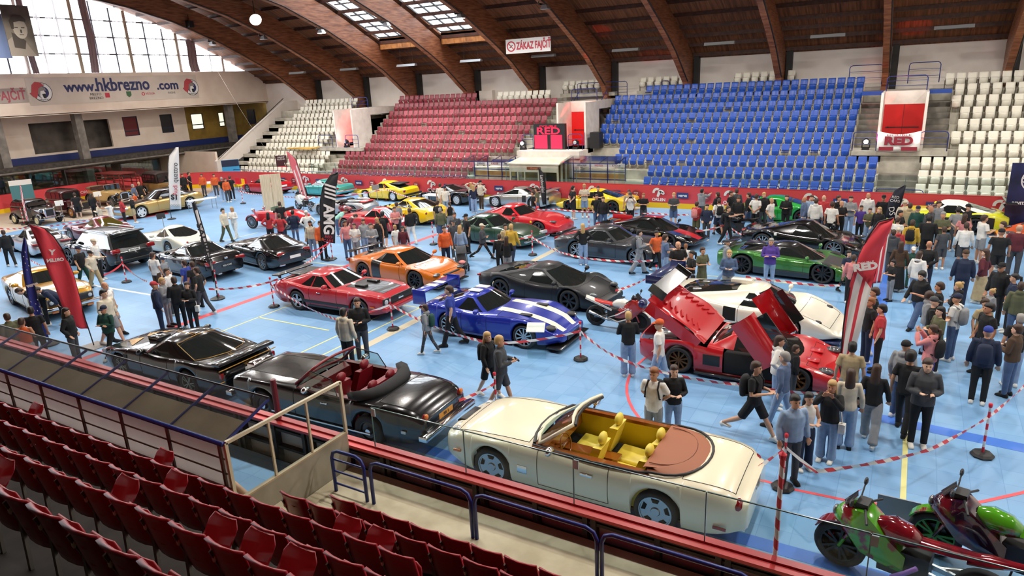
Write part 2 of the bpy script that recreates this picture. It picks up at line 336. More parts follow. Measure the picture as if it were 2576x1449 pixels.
# end wall balcony, recess, lower hall
XB = -56.9
m_yw = MN('ochre_plaster', S('7c6224'), S('93752f'), 1.5, .8); m_fnav = M('navy_band', S('1c2c66'), .5); m_beam = MN('dark_beam', S('2e2a26'), S('4c463f'), 4, .7); m_gcol = MN('grey_concrete_column', S('6f6a64'), S('8b857d'), 2, .85)
def wall_holes(name, y0, y1, z0, z1, holes, mat):
    g = G(); ys = sorted({y0, y1, *[h[0] for h in holes], *[h[1] for h in holes]}); 
    for a, c in zip(ys[:-1], ys[1:]):
        m_ = (a+c)/2; hs = sorted([(h[2], h[3]) for h in holes if h[0] <= m_ <= h[1]]); z = z0
        for q0, q1 in hs: g.box(XB-.2, XB, a, c, z, q0); z = q1
        g.box(XB-.2, XB, a, c, z, z1)
    return st(name, g, mat)
H = [(21.2, 23.5, 3.45, 5.9), (26.7, 29.9, 3.6, 5.85), (30.6, 32.7, 3.6, 5.82), (33.85, 35.15, 4.3, 5.88), (37.2, 38.35, 4.3, 5.86)]
wall_holes('wall_balcony', 18, 39.7, 3.45, 6.5, H, m_concl)
wall_holes('wall_balcony_ochre', 39.7, 49.3, 3.45, 6.5, [(40.2, 41.45, 4.35, 5.75), (43.1, 43.75, 4.4, 5.72), (46.4, 47.4, 4.35, 5.8)], m_yw)
st('trim_navy_band', G().box(XB-.2, XB+.05, 18, 49.3, 2.95, 3.45), m_fnav)
st('ceiling_balcony', G().box(-58.4, XW, 10, 49, 6.4, 6.5), m_concl); st('wall_recess', G().box(-58.6, -58.4, 10, 49.3, 0, 6.5), MN('recess_grey', S('5d564e'), S('7c746b'), 1, .8))
st('floor_balcony', G().box(-58.4, -54.9, 10, 49.3, 2.75, 2.95), m_beam)
st('trim_balcony_beam', G().box(-55.1, -54.7, 10, 49.3, 2.45, 3.0), m_beam); st('trim_balcony_pipe', G().tube([(-54.6, 12, 2.6), (-54.6, 49, 2.6)], .07), m_gcol)
for y in (17.5, 23.9, 29.4, 43.1): st('column', G().box(-55.6, -55.0, y-.28, y+.28, 0, 6.45), m_gcol)
# windows of the balcony wall
m_lit = M('lit_room', S('e8ead2'), .6, emit=.9); m_dkroom = M('dark_room', (.02, .02, .025), .3); m_wf = M('window_frame_navy', (.02, .025, .05), .4); m_rr = M('red_fans_inside', S('6b2224'), .6)
for n, (y0, y1, z0, z1) in enumerate([(33.85, 35.15, 4.3, 5.88), (37.2, 38.35, 4.3, 5.86), (40.2, 41.45, 4.35, 5.75), (43.1, 43.75, 4.4, 5.72), (46.4, 47.4, 4.35, 5.8)]):
    e = E('window_%d' % (n+1), (XB, (y0+y1)/2, z0)); e['kind'] = 'structure'; h = (y1-y0)/2; H_ = z1-z0
    fr = G()
    for a in ((-h, -h+.07, 0, H_), (h-.07, h, 0, H_), (-h, h, 0, .07), (-h, h, H_-.07, H_), (-h, h, .38, .46)): fr.box(-.12, -.02, a[0], a[1], a[2], a[3])
    O('window_frame', fr, m_wf, e); O('window_pane', G().box(-.09, -.07, -h+.05, h-.05, .05, H_-.05), m_lit if n in (2, 3) else (m_rr if n == 0 else m_dkroom), e)
# dark mullioned glazing at ground level behind the end boards
m_gl2 = glassmat('smoky_pane', (.75, .82, .8), .1)
for k, (y0, y1) in enumerate([(20.2, 23.8), (24, 27.2), (27.4, 30.9), (31.1, 34.2)]):
    e = E('glass_pane', (-54.9+max(0, (y0-27)*.28), y0, 1.25), 0, 'tall spectator pane behind the end boards, ' + ['far left of the picture', 'behind the black 1930s car', 'behind the maroon saloon', 'behind the brown saloon'][k], 'glass pane')
    O('pane', G().box(0, .012, 0, y1-y0, 0, 1.15), m_gl2, e); O('post', G().box(-.02, .04, -.05, .03, -.0, 1.18), m_dark, e)
# left window wall above the fascia
m_cur = bpy.data.materials.new('sheer_curtain'); m_cur.use_nodes = True; nt = m_cur.node_tree; nt.nodes.clear()
out = nt.nodes.new('ShaderNodeOutputMaterial'); mx = nt.nodes.new('ShaderNodeMixShader'); tr = nt.nodes.new('ShaderNodeBsdfTransparent'); tl = nt.nodes.new('ShaderNodeBsdfTranslucent'); tl.inputs[0].default_value = (.9, .82, .82, 1); mx.inputs[0].default_value = .35
nt.links.new(tr.outputs[0], mx.inputs[1]); nt.links.new(tl.outputs[0], mx.inputs[2]); nt.links.new(mx.outputs[0], out.inputs[0])
m_curd = M('dark_curtain', S('a08a8c'), .9); m_mul = MN('mullion_cream', S('b8a892'), S('cdbfa9'), 2, .7)
YC = 22.0
LOW = [(0, 14.1), (4, 13.85), (6, 13.55), (8.1, 13.2), (11.4, 12.4), (15, 11.1), (17, 10.2), (19, 9.25), (20.6, 8.4), (21.8, 7.6), (22.6, 7.05), (23.3, 6.6), (23.75, 5.9), (23.8, 4.8)]
UPP = [(0, 15.9), (4, 15.65), (6, 15.3), (8.1, 14.85), (11.4, 13.95), (15, 12.75), (17, 11.9), (19, 10.95), (20.6, 10.2), (21.8, 9.6), (22.9, 9.1), (24.1, 8.45), (24.8, 7.9), (24.85, 4.8)]
def curve(T, d):
    d = abs(d)
    for (a, za), (c, zc) in zip(T[:-1], T[1:]):
        if a <= d <= c: return za+(zc-za)*(d-a)/(c-a)
    return T[-1][1]
def deck(y): return curve(UPP[:-1]+[(30, 5.2)], y-YC)+.22
YM = [18.2, 22.3, 26.35, 30.06, 34.03, 38.22, 42.43]
e = E('window_6', (XW-.1, 30, 9.28)); e['kind'] = 'structure'; fr = G(); ml = G()
def zt(y): return deck(y)-.3
for y in YM: ml.box(-.1, .1, y-30-.12, y-30+.12, 0, zt(y)-9.28+.2)
for z in (10.62, 11.85, 13.04):
    ymax = 46 if z < 10 else (44.2 if z < 11 else (41.8 if z < 12 else 37))
    fr.box(-.06, .06, -26, ymax-30, z-9.28-.05, z-9.28+.05)
for a, c in zip(YM[:-1], YM[1:]):
    for t in (.36, .72):
        y = a+(c-a)*t; fr.box(-.04, .04, y-30-.05, y-30+.05, 0, zt(y)-9.28)
O('window_frame', fr, M('steel_window_frame', S('7b7c86'), .5), e); O('window_mullion', ml, m_mul, e)
cu = G(); random.seed(5); y = 14.0
while y < 45.5:
    wd = random.uniform(.25, .9); z1 = zt(y)-9.28
    if random.random() < .62:
        n = 8; rows = []
        for zi in range(5):
            rows.append([(.16+.05*sin(j*2.2+zi*.5), y-30+wd*j/n+.15*sin(zi*1.3+y)*zi/5, z1*(1-zi/4)) for j in range(n+1)])
        cu.loft(rows, 1 if random.random() < .06 else 0, False, False)
    y += wd+random.uniform(0, .7)
O('curtain', cu, [m_cur, m_curd], e)
sg = G(); yy = -26.
O('window_pane', G().box(-.02, 0, -26, 16, 0, 5.5), glassmat('window_glass', (1, 1, 1), .02), e)
# ceiling: plank deck with purlins, arched ribs
m = bpy.data.materials.new('roof_planks'); m.use_nodes = True; nt = m.node_tree; b = nt.nodes['Principled BSDF']
tc = nt.nodes.new('ShaderNodeTexCoord'); mp = nt.nodes.new('ShaderNodeMapping'); mp.inputs['Scale'].default_value = (7, .35, .35); nz = nt.nodes.new('ShaderNodeTexNoise'); nz.inputs['Scale'].default_value = 1.5; nz.inputs['Detail'].default_value = 3
cr = nt.nodes.new('ShaderNodeValToRGB'); cr.color_ramp.elements[0].color = (*S('4f2d1c'), 1); cr.color_ramp.elements[1].color = (*S('8e5a3a'), 1); cr.color_ramp.elements[0].position = .3; cr.color_ramp.elements[1].position = .7
nt.links.new(tc.outputs['Object'], mp.inputs[0]); nt.links.new(mp.outputs[0], nz.inputs[0]); nt.links.new(nz.outputs[0], cr.inputs[0]); nt.links.new(cr.outputs[0], b.inputs['Base Color']); b.inputs['Roughness'].default_value = .7; m_pl = m
m_rib = MN('glulam', S('6a3a24'), S('9c6444'), 2.2, .5, 5, (.6, .6, 6)); m_pur = MN('purlin', S('35190f'), S('4e2a1b'), 4, .6)
DY = [-3.5, -2.5, -1, 1, 3, 5, 8, 11, 14, 18, 22, 26, 30, 33.5, 36.8, 39, 41, 42.6, 43.8, 45, 46.2, 46.95]
SKY = [(RIBX[7]+.3, RIBX[6]-.3), (RIBX[6]+.3, RIBX[5]-.3)]
SKY = [(-36.07+.3, -30.35-.3), (-30.35+.3, -24.63-.3)]; SY0, SY1 = 33.5, 42.3
g = G(); 
def dk(x0, x1, ys):
    for a, c in zip(ys[:-1], ys[1:]):
        g.hexa([(x0, a, deck(a)), (x1, a, deck(a)), (x1, c, deck(c)), (x0, c, deck(c)), (x0, a, deck(a)+.15), (x1, a, deck(a)+.15), (x1, c, deck(c)+.15), (x0, c, deck(c)+.15)])
dk(-54.5, SKY[0][0], DY); dk(SKY[0][1], SKY[1][0], DY); dk(SKY[1][1], 14.3, DY)
for x0, x1 in SKY: dk(x0, x1, [y for y in DY if y < SY0]+[SY0]); dk(x0, x1, [SY1]+[y for y in DY if y > SY1])
st('ceiling', g, m_pl)
PY = [1.5, 5, 9, 13, 17, 21, 24, 27, 30, 31.6, 33.3, 35, 36.7, 38.2, 39.6, 41, 42.35, 43.6, 44.6, 45.6, 46.5]
for i, y in enumerate(PY):
    z = deck(y); st('ceiling_purlin', G().box(-54, 14, y-.07, y+.07, z-.2, z+.02), m_pur)
N = len(LOW)
for x in RIBX:
    rings = []
    P = [(YC-d, z) for d, z in LOW[::-1]]+[(YC+d, z) for d, z in LOW[1:]]; Q = [(YC-d, z) for d, z in UPP[::-1]]+[(YC+d, z) for d, z in UPP[1:]]
    g = G().loft([[(x-.16, p[0], p[1]), (x+.16, p[0], p[1]), (x+.16, q[0], q[1]), (x-.16, q[0], q[1])] for p, q in zip(P, Q)])
    st('ceiling_rib', g, m_rib)
    # electrical conduit clipped to the underside edge
    st('ceiling_conduit', G().tube([(x+.2, p[0], p[1]+.05) for p in P[14:-2]], .035, 5), m_blk)
# skylight lantern
m_wood = MN('light_lantern_wood', S('8f5a32'), S('b5763f'), 3, .6)
m_frost = glassmat('skylight_glass', (1, 1, 1), .02)
for n, (x0, x1) in enumerate(SKY):
    e = E('window_%d' % (7+n), ((x0+x1)/2, (SY0+SY1)/2, deck(33))); e['kind'] = 'structure'; ox, oy, oz = e.location; h = (x1-x0)/2
    fr = G()
    for i in range(7):
        y = SY0+(SY1-SY0)*i/6; fr.box(-h, h, y-oy-.03, y-oy+.03, deck(y)-oz+.2, deck(y)-oz+.3)
    for i in range(6):
        x = -h+2*h*i/5
        fr.hexa([(x-.04, SY0-oy, deck(SY0)-oz+.2), (x+.04, SY0-oy, deck(SY0)-oz+.2), (x+.04, SY1-oy, deck(SY1)-oz+.2), (x-.04, SY1-oy, deck(SY1)-oz+.2), (x-.04, SY0-oy, deck(SY0)-oz+.3), (x+.04, SY0-oy, deck(SY0)-oz+.3), (x+.04, SY1-oy, deck(SY1)-oz+.3), (x-.04, SY1-oy, deck(SY1)-oz+.3)])
    O('window_frame', fr, m_blk, e)
    O('window_pane', G().hexa([(-h, SY0-oy, deck(SY0)-oz+.31), (h, SY0-oy, deck(SY0)-oz+.31), (h, SY1-oy, deck(SY1)-oz+.31), (-h, SY1-oy, deck(SY1)-oz+.31), (-h, SY0-oy, deck(SY0)-oz+.33), (h, SY0-oy, deck(SY0)-oz+.33), (h, SY1-oy, deck(SY1)-oz+.33), (-h, SY1-oy, deck(SY1)-oz+.33)]), m_frost, e)
    O('lining', G().box(-h, h, SY1-oy, SY1-oy+.1, deck(SY1)-oz-.6, deck(SY1)-oz+.3), m_wood, e)
# parapet beside the left stand
g = G(); g.prism([(-50.3, 37.2, .9), (-50.3, 37.2, 1.95), (-50.3, 45.4, 6.45), (-50.3, 46.9, 6.45), (-50.3, 46.9, 5.0)], (-.25, 0, 0)); st('wall_parapet', g, m_wall)
st('handrail_parapet', G().tube([(-50.2, 37.3, 2.1), (-50.2, 45.2, 6.7)], .03), m_blk)
st('wall_end_base', G().box(-58.4, -50.6, 37.4, 37.6, 0, 2.7), m_concl)
# =============== SEATS ===============
def seatpan(g, ang, mi=0, dz=0, lo=.43, w=.2, ln=.4, yo=0):
    # shell hinged at y=-.02, z=lo; ang=0 flat, 80 folded up
    a = rad(ang); R = []
    for k in range(6):
        t = k/5; d = .02+t*ln; sag = -.025*sin(pi*t)
        c, s_ = cos(a), sin(a); ww = w*(1 if t < .8 else 1-.25*(t-.8)/.2)
        y, z = yo-d*c-sag*s_*-1, lo+d*s_+sag*c
        R.append([(-ww, y, z+.02), (0, y, z), (ww, y, z+.02), (ww, y-.0+.02*s_, z+.02-.022*c-.002), (0, y+.02*s_, z-.022*c), (-ww, y+.02*s_, z+.02-.022*c-.002)])
    g.loft(R, mi); return g
def backrest(g, mi=0, z0=.42, z1=.83, w=.21, lean=.09, n=5):
    R = []
    for k in range(n+1):
        t = k/n; z = z0+(z1-z0)*t; y = .03+lean*t; ww = w*(.96+.03*sin(pi*t)) if t < .93 else w*.96
        b_ = .035
        R.append([(-ww, y-b_, z), (-ww*.5, y-.008, z), (0, y, z), (ww*.5, y-.008, z), (ww, y-b_, z), (ww, y-b_+.025, z), (ww*.5, y+.018, z), (0, y+.026, z), (-ww*.5, y+.018, z), (-ww, y-b_+.025, z)])
    # rolled top lip
    R.append([(p[0]*.97, p[1]+(.03 if i > 4 else .012), p[2]+.012) for i, p in enumerate(R[-1])])
    g.loft(R, mi); return g
def farseat(name, mat, mmet, ang=78):
    g = G(); backrest(g, 0, .5, .86); seatpan(g, ang, 0, 0, .24 if ang > 40 else .42, .19, .32, -.09 if ang > 40 else 0)
    g.tube([(-.21, -.02, .6), (-.2, -.12, .3), (-.12, -.17, .21), (.12, -.17, .21), (.2, -.12, .3), (.21, -.02, .6)], .012, 4, 1)
    for s in (-1, 1): g.bar((s*.222, .05, 0), (s*.222, .03, .5), .02, .05, 1)
    return g.mesh(name, [mat, mmet], True)
m_sb = M('blue_seat_plastic', S('2450b0'), .35); m_sm = M('maroon_seat_plastic', S('8c3440'), .4); m_sw = M('white_seat_plastic', S('e8e3d3'), .4); m_smet = M('seat_bracket_metal', S('c9c0a6'), .4); m_smd = M('seat_bracket_dark', S('6b6456'), .5)
FM = {'blue': (farseat('stadium_seat', m_sb, m_smet), farseat('stadium_seat', m_sb, m_smet, 8)), 'maroon': (farseat('stadium_seat', m_sm, m_smd), farseat('stadium_seat', m_sm, m_smd, 8)), 'white': (farseat('stadium_seat', m_sw, m_smd), farseat('stadium_seat', m_sw, m_smd, 8))}
ORD = 'front second third fourth fifth sixth seventh eighth ninth tenth'.split()
def seatrow(colr, i, x0, x1, where, dz=0, y=None, z=None):
    n = max(1, int((x1-x0)/.49)); stp = (x1-x0)/n
    if z is None: z = tread(i)+dz
    for k in range(n):
        x = x0+stp*(k+.5)
        if i == 9 and any(abs(x-q) < .4 for q in RIBX) and (y or 0) > 46: continue
        fold = 1 if random.random() < .03 else 0
        lab = '%s tip-up seat, %s row of %s' % (colr, ORD[i], where)
        o = O(colr+'_stadium_seat', FM[colr][fold], None, None, False, (x, ROW0+RUN*i-.05 if y is None else y, z)); 
        tag(o, lab, 'seat', '%s row, %s' % (ORD[i], where))
random.seed(11)
BL = [(-13.4, -1.4), (-13.4, -1.4), (-15.8, -1.4), (-15.8, -2.8), (-17.7, -2.8), (-17.7, -2.75), (-17.7, -2.75), (-17.7, -2.7), (-17.7, -2.7), (-15.8, -2.7)]
MR = [(-38.1, -25.7), (-38.1, -25.6), (-38.1, -24.9), (-36.7, -23.3), (-36.7, -23), (-36.7, -22.9), (-36.7, -22), (-36.7, -22), (-36.7, -22), (-36.8, -29.2)]
WL = [(-48.6, -39.6), (-48.4, -39.6), (-48.4, -39.7), (-47.9, -41.2), (-47.95, -41.2), (-47.95, -41.25), (-48, -41.3), (-47.6, -41.3), (-47.5, -41.3), (-47.6, -41.3)]
WR = [(.3, 4.5), (.37, 5), (.43, 5), (1.95, 5), (1.6, 5.2), (1.85, 5.4), (1.9, 5.7), (1.5, 5.8), (1.6, 6), (1.15, 6.2)]
for i in range(10):
    seatrow('blue', i, *BL[i], 'the blue block'); seatrow('maroon', i, *MR[i], 'the maroon block')
    seatrow('white', i, *WL[i], 'the left white block', .0); seatrow('white', i, *WR[i], 'the right white block')
seatrow('white', 9, -27.4, -22.9, 'the short run over the maroon block')
for nm, a, c in (('above the middle door', -22.4, -18.4), ('left above the blue block', -16.6, -12.8), ('above the middle of the blue block', -10.3, -6.6)):
    st('walkway_top', G().box(a-.1, c+.1, 46.0, 46.5, 5.9, 6.15), m_conc)
    seatrow('white', 9, a, c, 'the top run '+nm, y=46.2, z=6.15)
# near red seats: parts kept separate
m_ns = M('near_seat_red', S('a02430'), .4); m_nst = M('near_seat_steel', S('7c7870'), .45, .4); m_nsp = M('near_seat_peg', S('f2eedc'), .5)
nb = G(); backrest(nb, 0, .34, .86, .24, .1, 7); 
for zz, ww in ((.70, .15), (.52, .14)):
    nb.tube([(-ww, .1 if zz > .6 else .068, zz+.012), (0, .125 if zz > .6 else .088, zz-.012), (ww, .1 if zz > .6 else .068, zz+.012)], .007, 4, 0)
nbm = nb.mesh('backrest', [m_ns], True)
npm = seatpan(G(), 84, 0, 0, .36, .2, .3).mesh('seat', [m_ns], True); npf = seatpan(G(), 48, 0, 0, .44, .2, .38).mesh('seat', [m_ns], True)
nbr = G().bar((0.232, .06, 0), (0.232, .03, .52), .03, .045).bar((0.234, .03, .5), (0.234, .1, .72), .02, .05).mesh('bracket', [m_nst])
npg = G().ball((0.236, .085, .62), .02, 8, 0, (1, 1, 2)).mesh('hinge_cap', [m_nsp], True)
NR = [(-6.95, 6), (-7.0, 5), (-18.6, 4.5), (-17, 4), (-15, 3.5), (-12.5, 3)]
for i, (x0, x1) in enumerate(NR):
    stp = .5; n = int((x1-x0)/stp); random.seed(40+i)
    if i == 0: n = 11
    elif i == 1: n = 13
    elif i == 2: n = 29
    elif i == 3: n = 27
    elif i == 4: n = 24
    else: n = 20
    for k in range(n):
        x = x0+stp*(k+.5)
        if i > 1: x += .1
        e = E('red_stadium_seat', (x, ny(i), nz_(i)), pi, 'red tip-up seat seen from behind, %s row of the near stand' % ORD[i], 'seat', '%s row of red seats in the near stand' % ORD[i])
        O('backrest', nbm, None, e); f = i > 1 and random.random() < .12
        O('seat', npf if f else npm, None, e); O('bracket', nbr, None, e); O('hinge_cap', npg, None, e)
# =============== CARS ===============
def cr(T, x):
    """Catmull-Rom through (x, v) pairs"""
    if x <= T[0][0]: return T[0][1]
    if x >= T[-1][0]: return T[-1][1]
    for i in range(len(T)-1):
        if T[i][0] <= x <= T[i+1][0]:
            p1, p2 = T[i][1], T[i+1][1]; h = T[i+1][0]-T[i][0]; t = (x-T[i][0])/h
            m1 = (T[i+1][1]-T[i-1][1])/(T[i+1][0]-T[i-1][0])*h if i > 0 else (p2-p1)
            m2 = (T[i+2][1]-T[i][1])/(T[i+2][0]-T[i][0])*h if i < len(T)-2 else (p2-p1)
            if (p2-p1)*m1 <= 0: m1 = 0
            if (p2-p1)*m2 <= 0: m2 = 0
            return p1*(2*t**3-3*t*t+1)+m1*(t**3-2*t*t+t)+p2*(-2*t**3+3*t*t)+m2*(t**3-t*t)
def paint(name, h, metal=0, rough=.28, coat=1.0): return M('paint_'+name, S(h) if isinstance(h, str) else h, rough, metal, 0, coat)
m_glass = M('tinted_car_glass', (.012, .016, .016), .03, 0, 0, 1); m_ws = glassmat('car_windscreen', (.55, .68, .64), .1)
m_tail = M('tail_lamp_red', S('8d1016'), .15, 0, 0, 1); m_lens = M('headlamp_lens', (.62, .65, .67), .08, .3, 0, 1); m_lens2 = M('headlamp_smoked', (.12, .13, .14), .06, .4, 0, 1); m_amb = M('amber_lamp', S('d9741c'), .2, 0, 0, 1); m_plate = M('plate_white', S('e6e4dc'), .4); m_sil = M('rim_silver', S('b4b6b8'), .25, .85); m_rimk = M('rim_black', (.02, .02, .022), .25, .4); m_crm = M('rim_cream', S('e3dcae'), .35); m_under = M('underbody', (.006, .006, .006), .9); m_brake = M('brake_disc', S('4a4846'), .4, .7); m_cal = M('caliper_red', S('a81d1d'), .4); m_carbon = M('carbon_black', (.014, .014, .015), .22, 0, 0, .6); m_rimw = M('rim_white', S('dfe1e2'), .3, .2); m_pt = M('plate_text', (.02, .02, .03), .5)
WC = {}
def wheelmesh(rw, tw, style, rr, rm):
    k = (rw, tw, style, rr, rm.name)
    if k in WC: return WC[k]
    R = rw*rr; h = tw/2; N = 28
    t = G().lathe([(R, -h*.9), (rw*.93, -h), (rw, -h*.7), (rw, h*.7), (rw*.93, h), (R*1.04, h*.93), (R, h*.8)], N, axis='y', caps=False)
    g = G(); g.lathe([(R*.99, -h*.8), (R*.93, -h*.2), (R*.94, h*.55), (R*1.02, h*.8), (R*1.03, h*.86), (R*.95, h*.84), (R*.92, h*.6)], N, axis='y', caps=False)
    g.lathe([(.001, -.02), (R*.93, -.02), (R*.93, -.01)], N, axis='y', mi=1, caps=False)
    g.lathe([(.001, .0), (R*.62, .0), (R*.62, .015), (.001, .016)], 20, axis='y', mi=2, caps=False)
    d0 = h*.62
    if style in ('disc', 'holes'):
        g.lathe([(.001, d0+.02), (R*.25, d0+.02), (R*.3, d0), (R*.93, d0+.01)], N, axis='y', caps=False)
        n = 5 if style == 'disc' else 8
        for i in range(n):
            a = 2*pi*i/n; g.T = Matrix.Rotation(a, 4, 'Y')
            g.hexa([(-R*.16, d0+.004, R*.6), (R*.16, d0+.004, R*.6), (R*.16, d0+.018, R*.6), (-R*.16, d0+.018, R*.6), (-R*.26, d0+.004, R*.84), (R*.26, d0+.004, R*.84), (R*.26, d0+.018, R*.84), (-R*.26, d0+.018, R*.84)], 1) if style == 'disc' else g.box(-R*.07, R*.07, d0, d0+.015, R*.62, R*.78, 1)
        g.T = None
    elif style == 'plain':
        g.lathe([(.001, d0+.03), (R*.34, d0+.03), (R*.4, d0), (R*.7, d0+.015), (R*.93, d0-.01)], N, axis='y', caps=False)
        g.lathe([(.001, d0+.05), (R*.28, d0+.045), (R*.32, d0+.02)], 16, axis='y', mi=3, caps=False)
    else:
        n, w = {'five': (5, .2), 'ten': (10, .085), 'twin': (10, .07), 'wire': (24, .02), 'seven': (7, .12), 'six': (6, .17)}[style]
        for i in range(n):
            a = 2*pi*i/n+(0 if style != 'twin' else (.12 if i % 2 else -.12)); g.T = Matrix.Rotation(a, 4, 'Y')
            g.hexa([(-w*R*.8, d0-.03, R*.1), (w*R*.8, d0-.03, R*.1), (w*R*.8, d0+.015, R*.1), (-w*R*.8, d0+.015, R*.1), (-w*R, d0-.02, R*.95), (w*R, d0-.02, R*.95), (w*R, d0+.02, R*.95), (-w*R, d0+.02, R*.95)])
        g.T = None
        g.lathe([(.001, d0+.03), (R*.16, d0+.025), (R*.2, d0-.02)], 14, axis='y', caps=False)
        g.add([(R*.35, .01, R*.2), (R*.72, .01, R*.2), (R*.72, .05, R*.2), (R*.35, .05, R*.2), (R*.35, .01, R*.55), (R*.62, .01, R*.55), (R*.62, .05, R*.55), (R*.35, .05, R*.55)], [(3, 2, 1, 0), (4, 5, 6, 7), (0, 1, 5, 4), (1, 2, 6, 5), (2, 3, 7, 6), (3, 0, 4, 7)], 4)
    WC[k] = (t.mesh('tyre', m_rub, True), g.mesh('rim', [rm, m_under, m_brake, m_chr, m_cal])); WC[k][1].polygons.foreach_set('use_smooth', [True]*len(WC[k][1].polygons)); WC[k][1].set_sharp_from_angle(angle=rad(35)); return WC[k]
JW = [(.93, 0), (.972, .13), (1, .36), (1.003, .6), (.99, .8), (.962, .94), (.91, 1)]
def car(x, y, hdg, label, cat='car', name='sports_car', col=None, L=4.4, W=1.9, H=1.2, wb=2.65, fo=.9, rw=.34, tw=.25, tw2=None, rim='five', rimm=None, rr=.72, top=None, sh=None, wd=None, low=None, gh=None, sill=.16, reg=(), ext=(), arch=1.13, opt='', archc=None, group=None, ghmat=None, glass=None, nose=.5, tail=.5):
    e = E(name, (x, y, .015), rad(hdg), label, cat, group); rimm = rimm or m_sil
    X = lambda u: -L/2+u*L
    xf = L/2-fo; xr = xf-wb; R = rw*arch; zc = rw
    sh = sh or [(u, z-.05) for u, z in top]; low = low or [(0, sill+.12), (.1, sill), (.9, sill), (1, sill+.08)]
    wd = wd or [(0, .84), (.06, .94), (.25, 1), (.75, 1), (.93, .92), (1, .76)]
    xs = set(X(i/34) for i in range(35))
    for xc in (xf, xr):
        xs = {q for q in xs if abs(abs(q-xc)-R) > .03}
        for i in range(11): xs.add(xc+R*cos(pi*i/10))
        xs.add(xc-R-.004); xs.add(xc+R+.004)
    for q in reg:
        for u in (q[1], q[2]): xs.add(X(u))
    if 'open' in opt: xs.add(X(CAB[0])); xs.add(X(CAB[1]))
    xs = sorted(xs); xs = [a for i, a in enumerate(xs) if i == 0 or a-xs[i-1] > .003]
    def sect(xq):
        u = (xq+L/2)/L; zt = cr(top, u); zs = cr(sh, u); w_ = cr(wd, u)*W/2; zl = cr(low, u); zb = zl
        for xc in (xf, xr):
            dx = abs(xq-xc)
            if dx <= R+1e-6: zb = max(zb, zc+sqrt(max(0, R*R-dx*dx)))
        zb = min(zb, zs-.05); h = zs-zb
        P = [(a*w_, zb+b*h) for a, b in JW]
        P += [(.79*w_, zs+(zt-zs)*.4+.0), (.56*w_, zs+(zt-zs)*.8), (.28*w_, zt-.004), (0, zt)]
        return P
    SEC = [sect(q) for q in xs]; NJ = len(SEC[0]); n = len(xs)
    # rounded ends
    def ends(S_, xe, sg, k):
        zc_ = (S_[0][1]+S_[-1][1])/2; out = []
        for f, d in ((.97, .035), (.88, .065)): out.append((xe+sg*d*k*2, [(p[0]*f, zc_+(p[1]-zc_)*f) for p in S_]))
        return out
    T_ = ends(SEC[0], xs[0], -1, tail)[::-1]; Fr = ends(SEC[-1], xs[-1], 1, nose)
    st_ = T_+list(zip(xs, SEC))+Fr
    us = [(q[0]+L/2)/L for q in st_]
    parts = {}
    def getp(nm, mat, k=''):
        if (nm, k) not in parts: parts[(nm, k)] = (G(), mat, [])
        return parts[(nm, k)]
    getp('body', col)
    def regof(um, j, s):
        for q in reg:
            nm, u0, u1, j0, j1, mat = q[:6]
            if u0-1e-4 <= um <= u1+1e-4 and j0 <= j < j1: return (nm, mat, '' if j1 >= NJ-1 else ('L' if s > 0 else 'R'), len(q) > 6)
        return ('body', col, '', False)
    idx = {}
    fz = []
    for i in range(len(st_)-1):
        um = (us[i]+us[i+1])/2
        for j in range(NJ-1):
            for s in (1, -1):
                if 'open' in opt and CAB[0] < um < CAB[1] and j >= 6: continue
                nm, mat, k, seam = regof(um, j, s); g, _, fl = getp(nm, mat, k)
                (x0, A), (x1, B) = st_[i], st_[i+1]
                quad = [(x0, s*A[j][0], A[j][1]), (x1, s*B[j][0], B[j][1]), (x1, s*B[j+1][0], B[j+1][1]), (x0, s*A[j+1][0], A[j+1][1])]
                fl.append((quad[::-1] if s > 0 else quad, (i, j, s), seam))
    # end caps
    for sdx, rev in ((0, 0), (len(st_)-1, 1)):
        x0, A = st_[sdx]; ring = [(x0, a, b) for a, b in A]+[(x0, -a, b) for a, b in A[-2::-1]]
        parts[('body', '')][2].append((ring if rev else ring[::-1], None, False))
    res = {}
    for (nm, k), (g, mat, fl) in parts.items():
        vm = {}; ed = {}
        for quad, key, seam in fl:
            f = []
            for p in quad:
                kk = (round(p[0], 4), round(p[1], 4), round(p[2], 4))
                if kk not in vm: vm[kk] = len(g.v); g.v.append(p)
                f.append(vm[kk])
            g.f.append(tuple(f)); g.m.append(0)
            if seam:
                for a, b in zip(f, f[1:]+f[:1]): ed[tuple(sorted((a, b)))] = ed.get(tuple(sorted((a, b))), 0)+1
        for (a, b), c in ed.items():
            if c == 1 and (Vector(g.v[a])-Vector(g.v[b])).length > .002: g.bar(g.v[a], g.v[b], .009, .009, 1)
        res[(nm, k)] = O(nm, g, [mat, m_under], e, angle=38)
    # chassis core and wheel wells
    zm_ = lambda xa, xb: min(cr(sh, (q_+L/2)/L) for q_ in (xa, (xa+xb)/2, xb))-.08
    zm_ = lambda xa, xb: min(min(cr(sh, (q_+L/2)/L), cr(top, (q_+L/2)/L)) for q_ in (xa, (xa+xb)/2, xb))-.07
    g = G().box(X(.1), X(.9), -W*.34, W*.34, sill+.03, .5 if 'open' in opt else min(.6, zm_(X(.1), X(.9))))
    for xc in (xr, xf): g.box(xc-R*.98, xc+R*.98, -W*.4, W*.4, rw*.6, max(rw*.7, min(zc+R*.8, zm_(xc-R, xc+R))))
    g.box(X(.07), X(.93), -W*.42, W*.42, sill+.01, sill+.06)
    O('underbody', g, m_under, e)
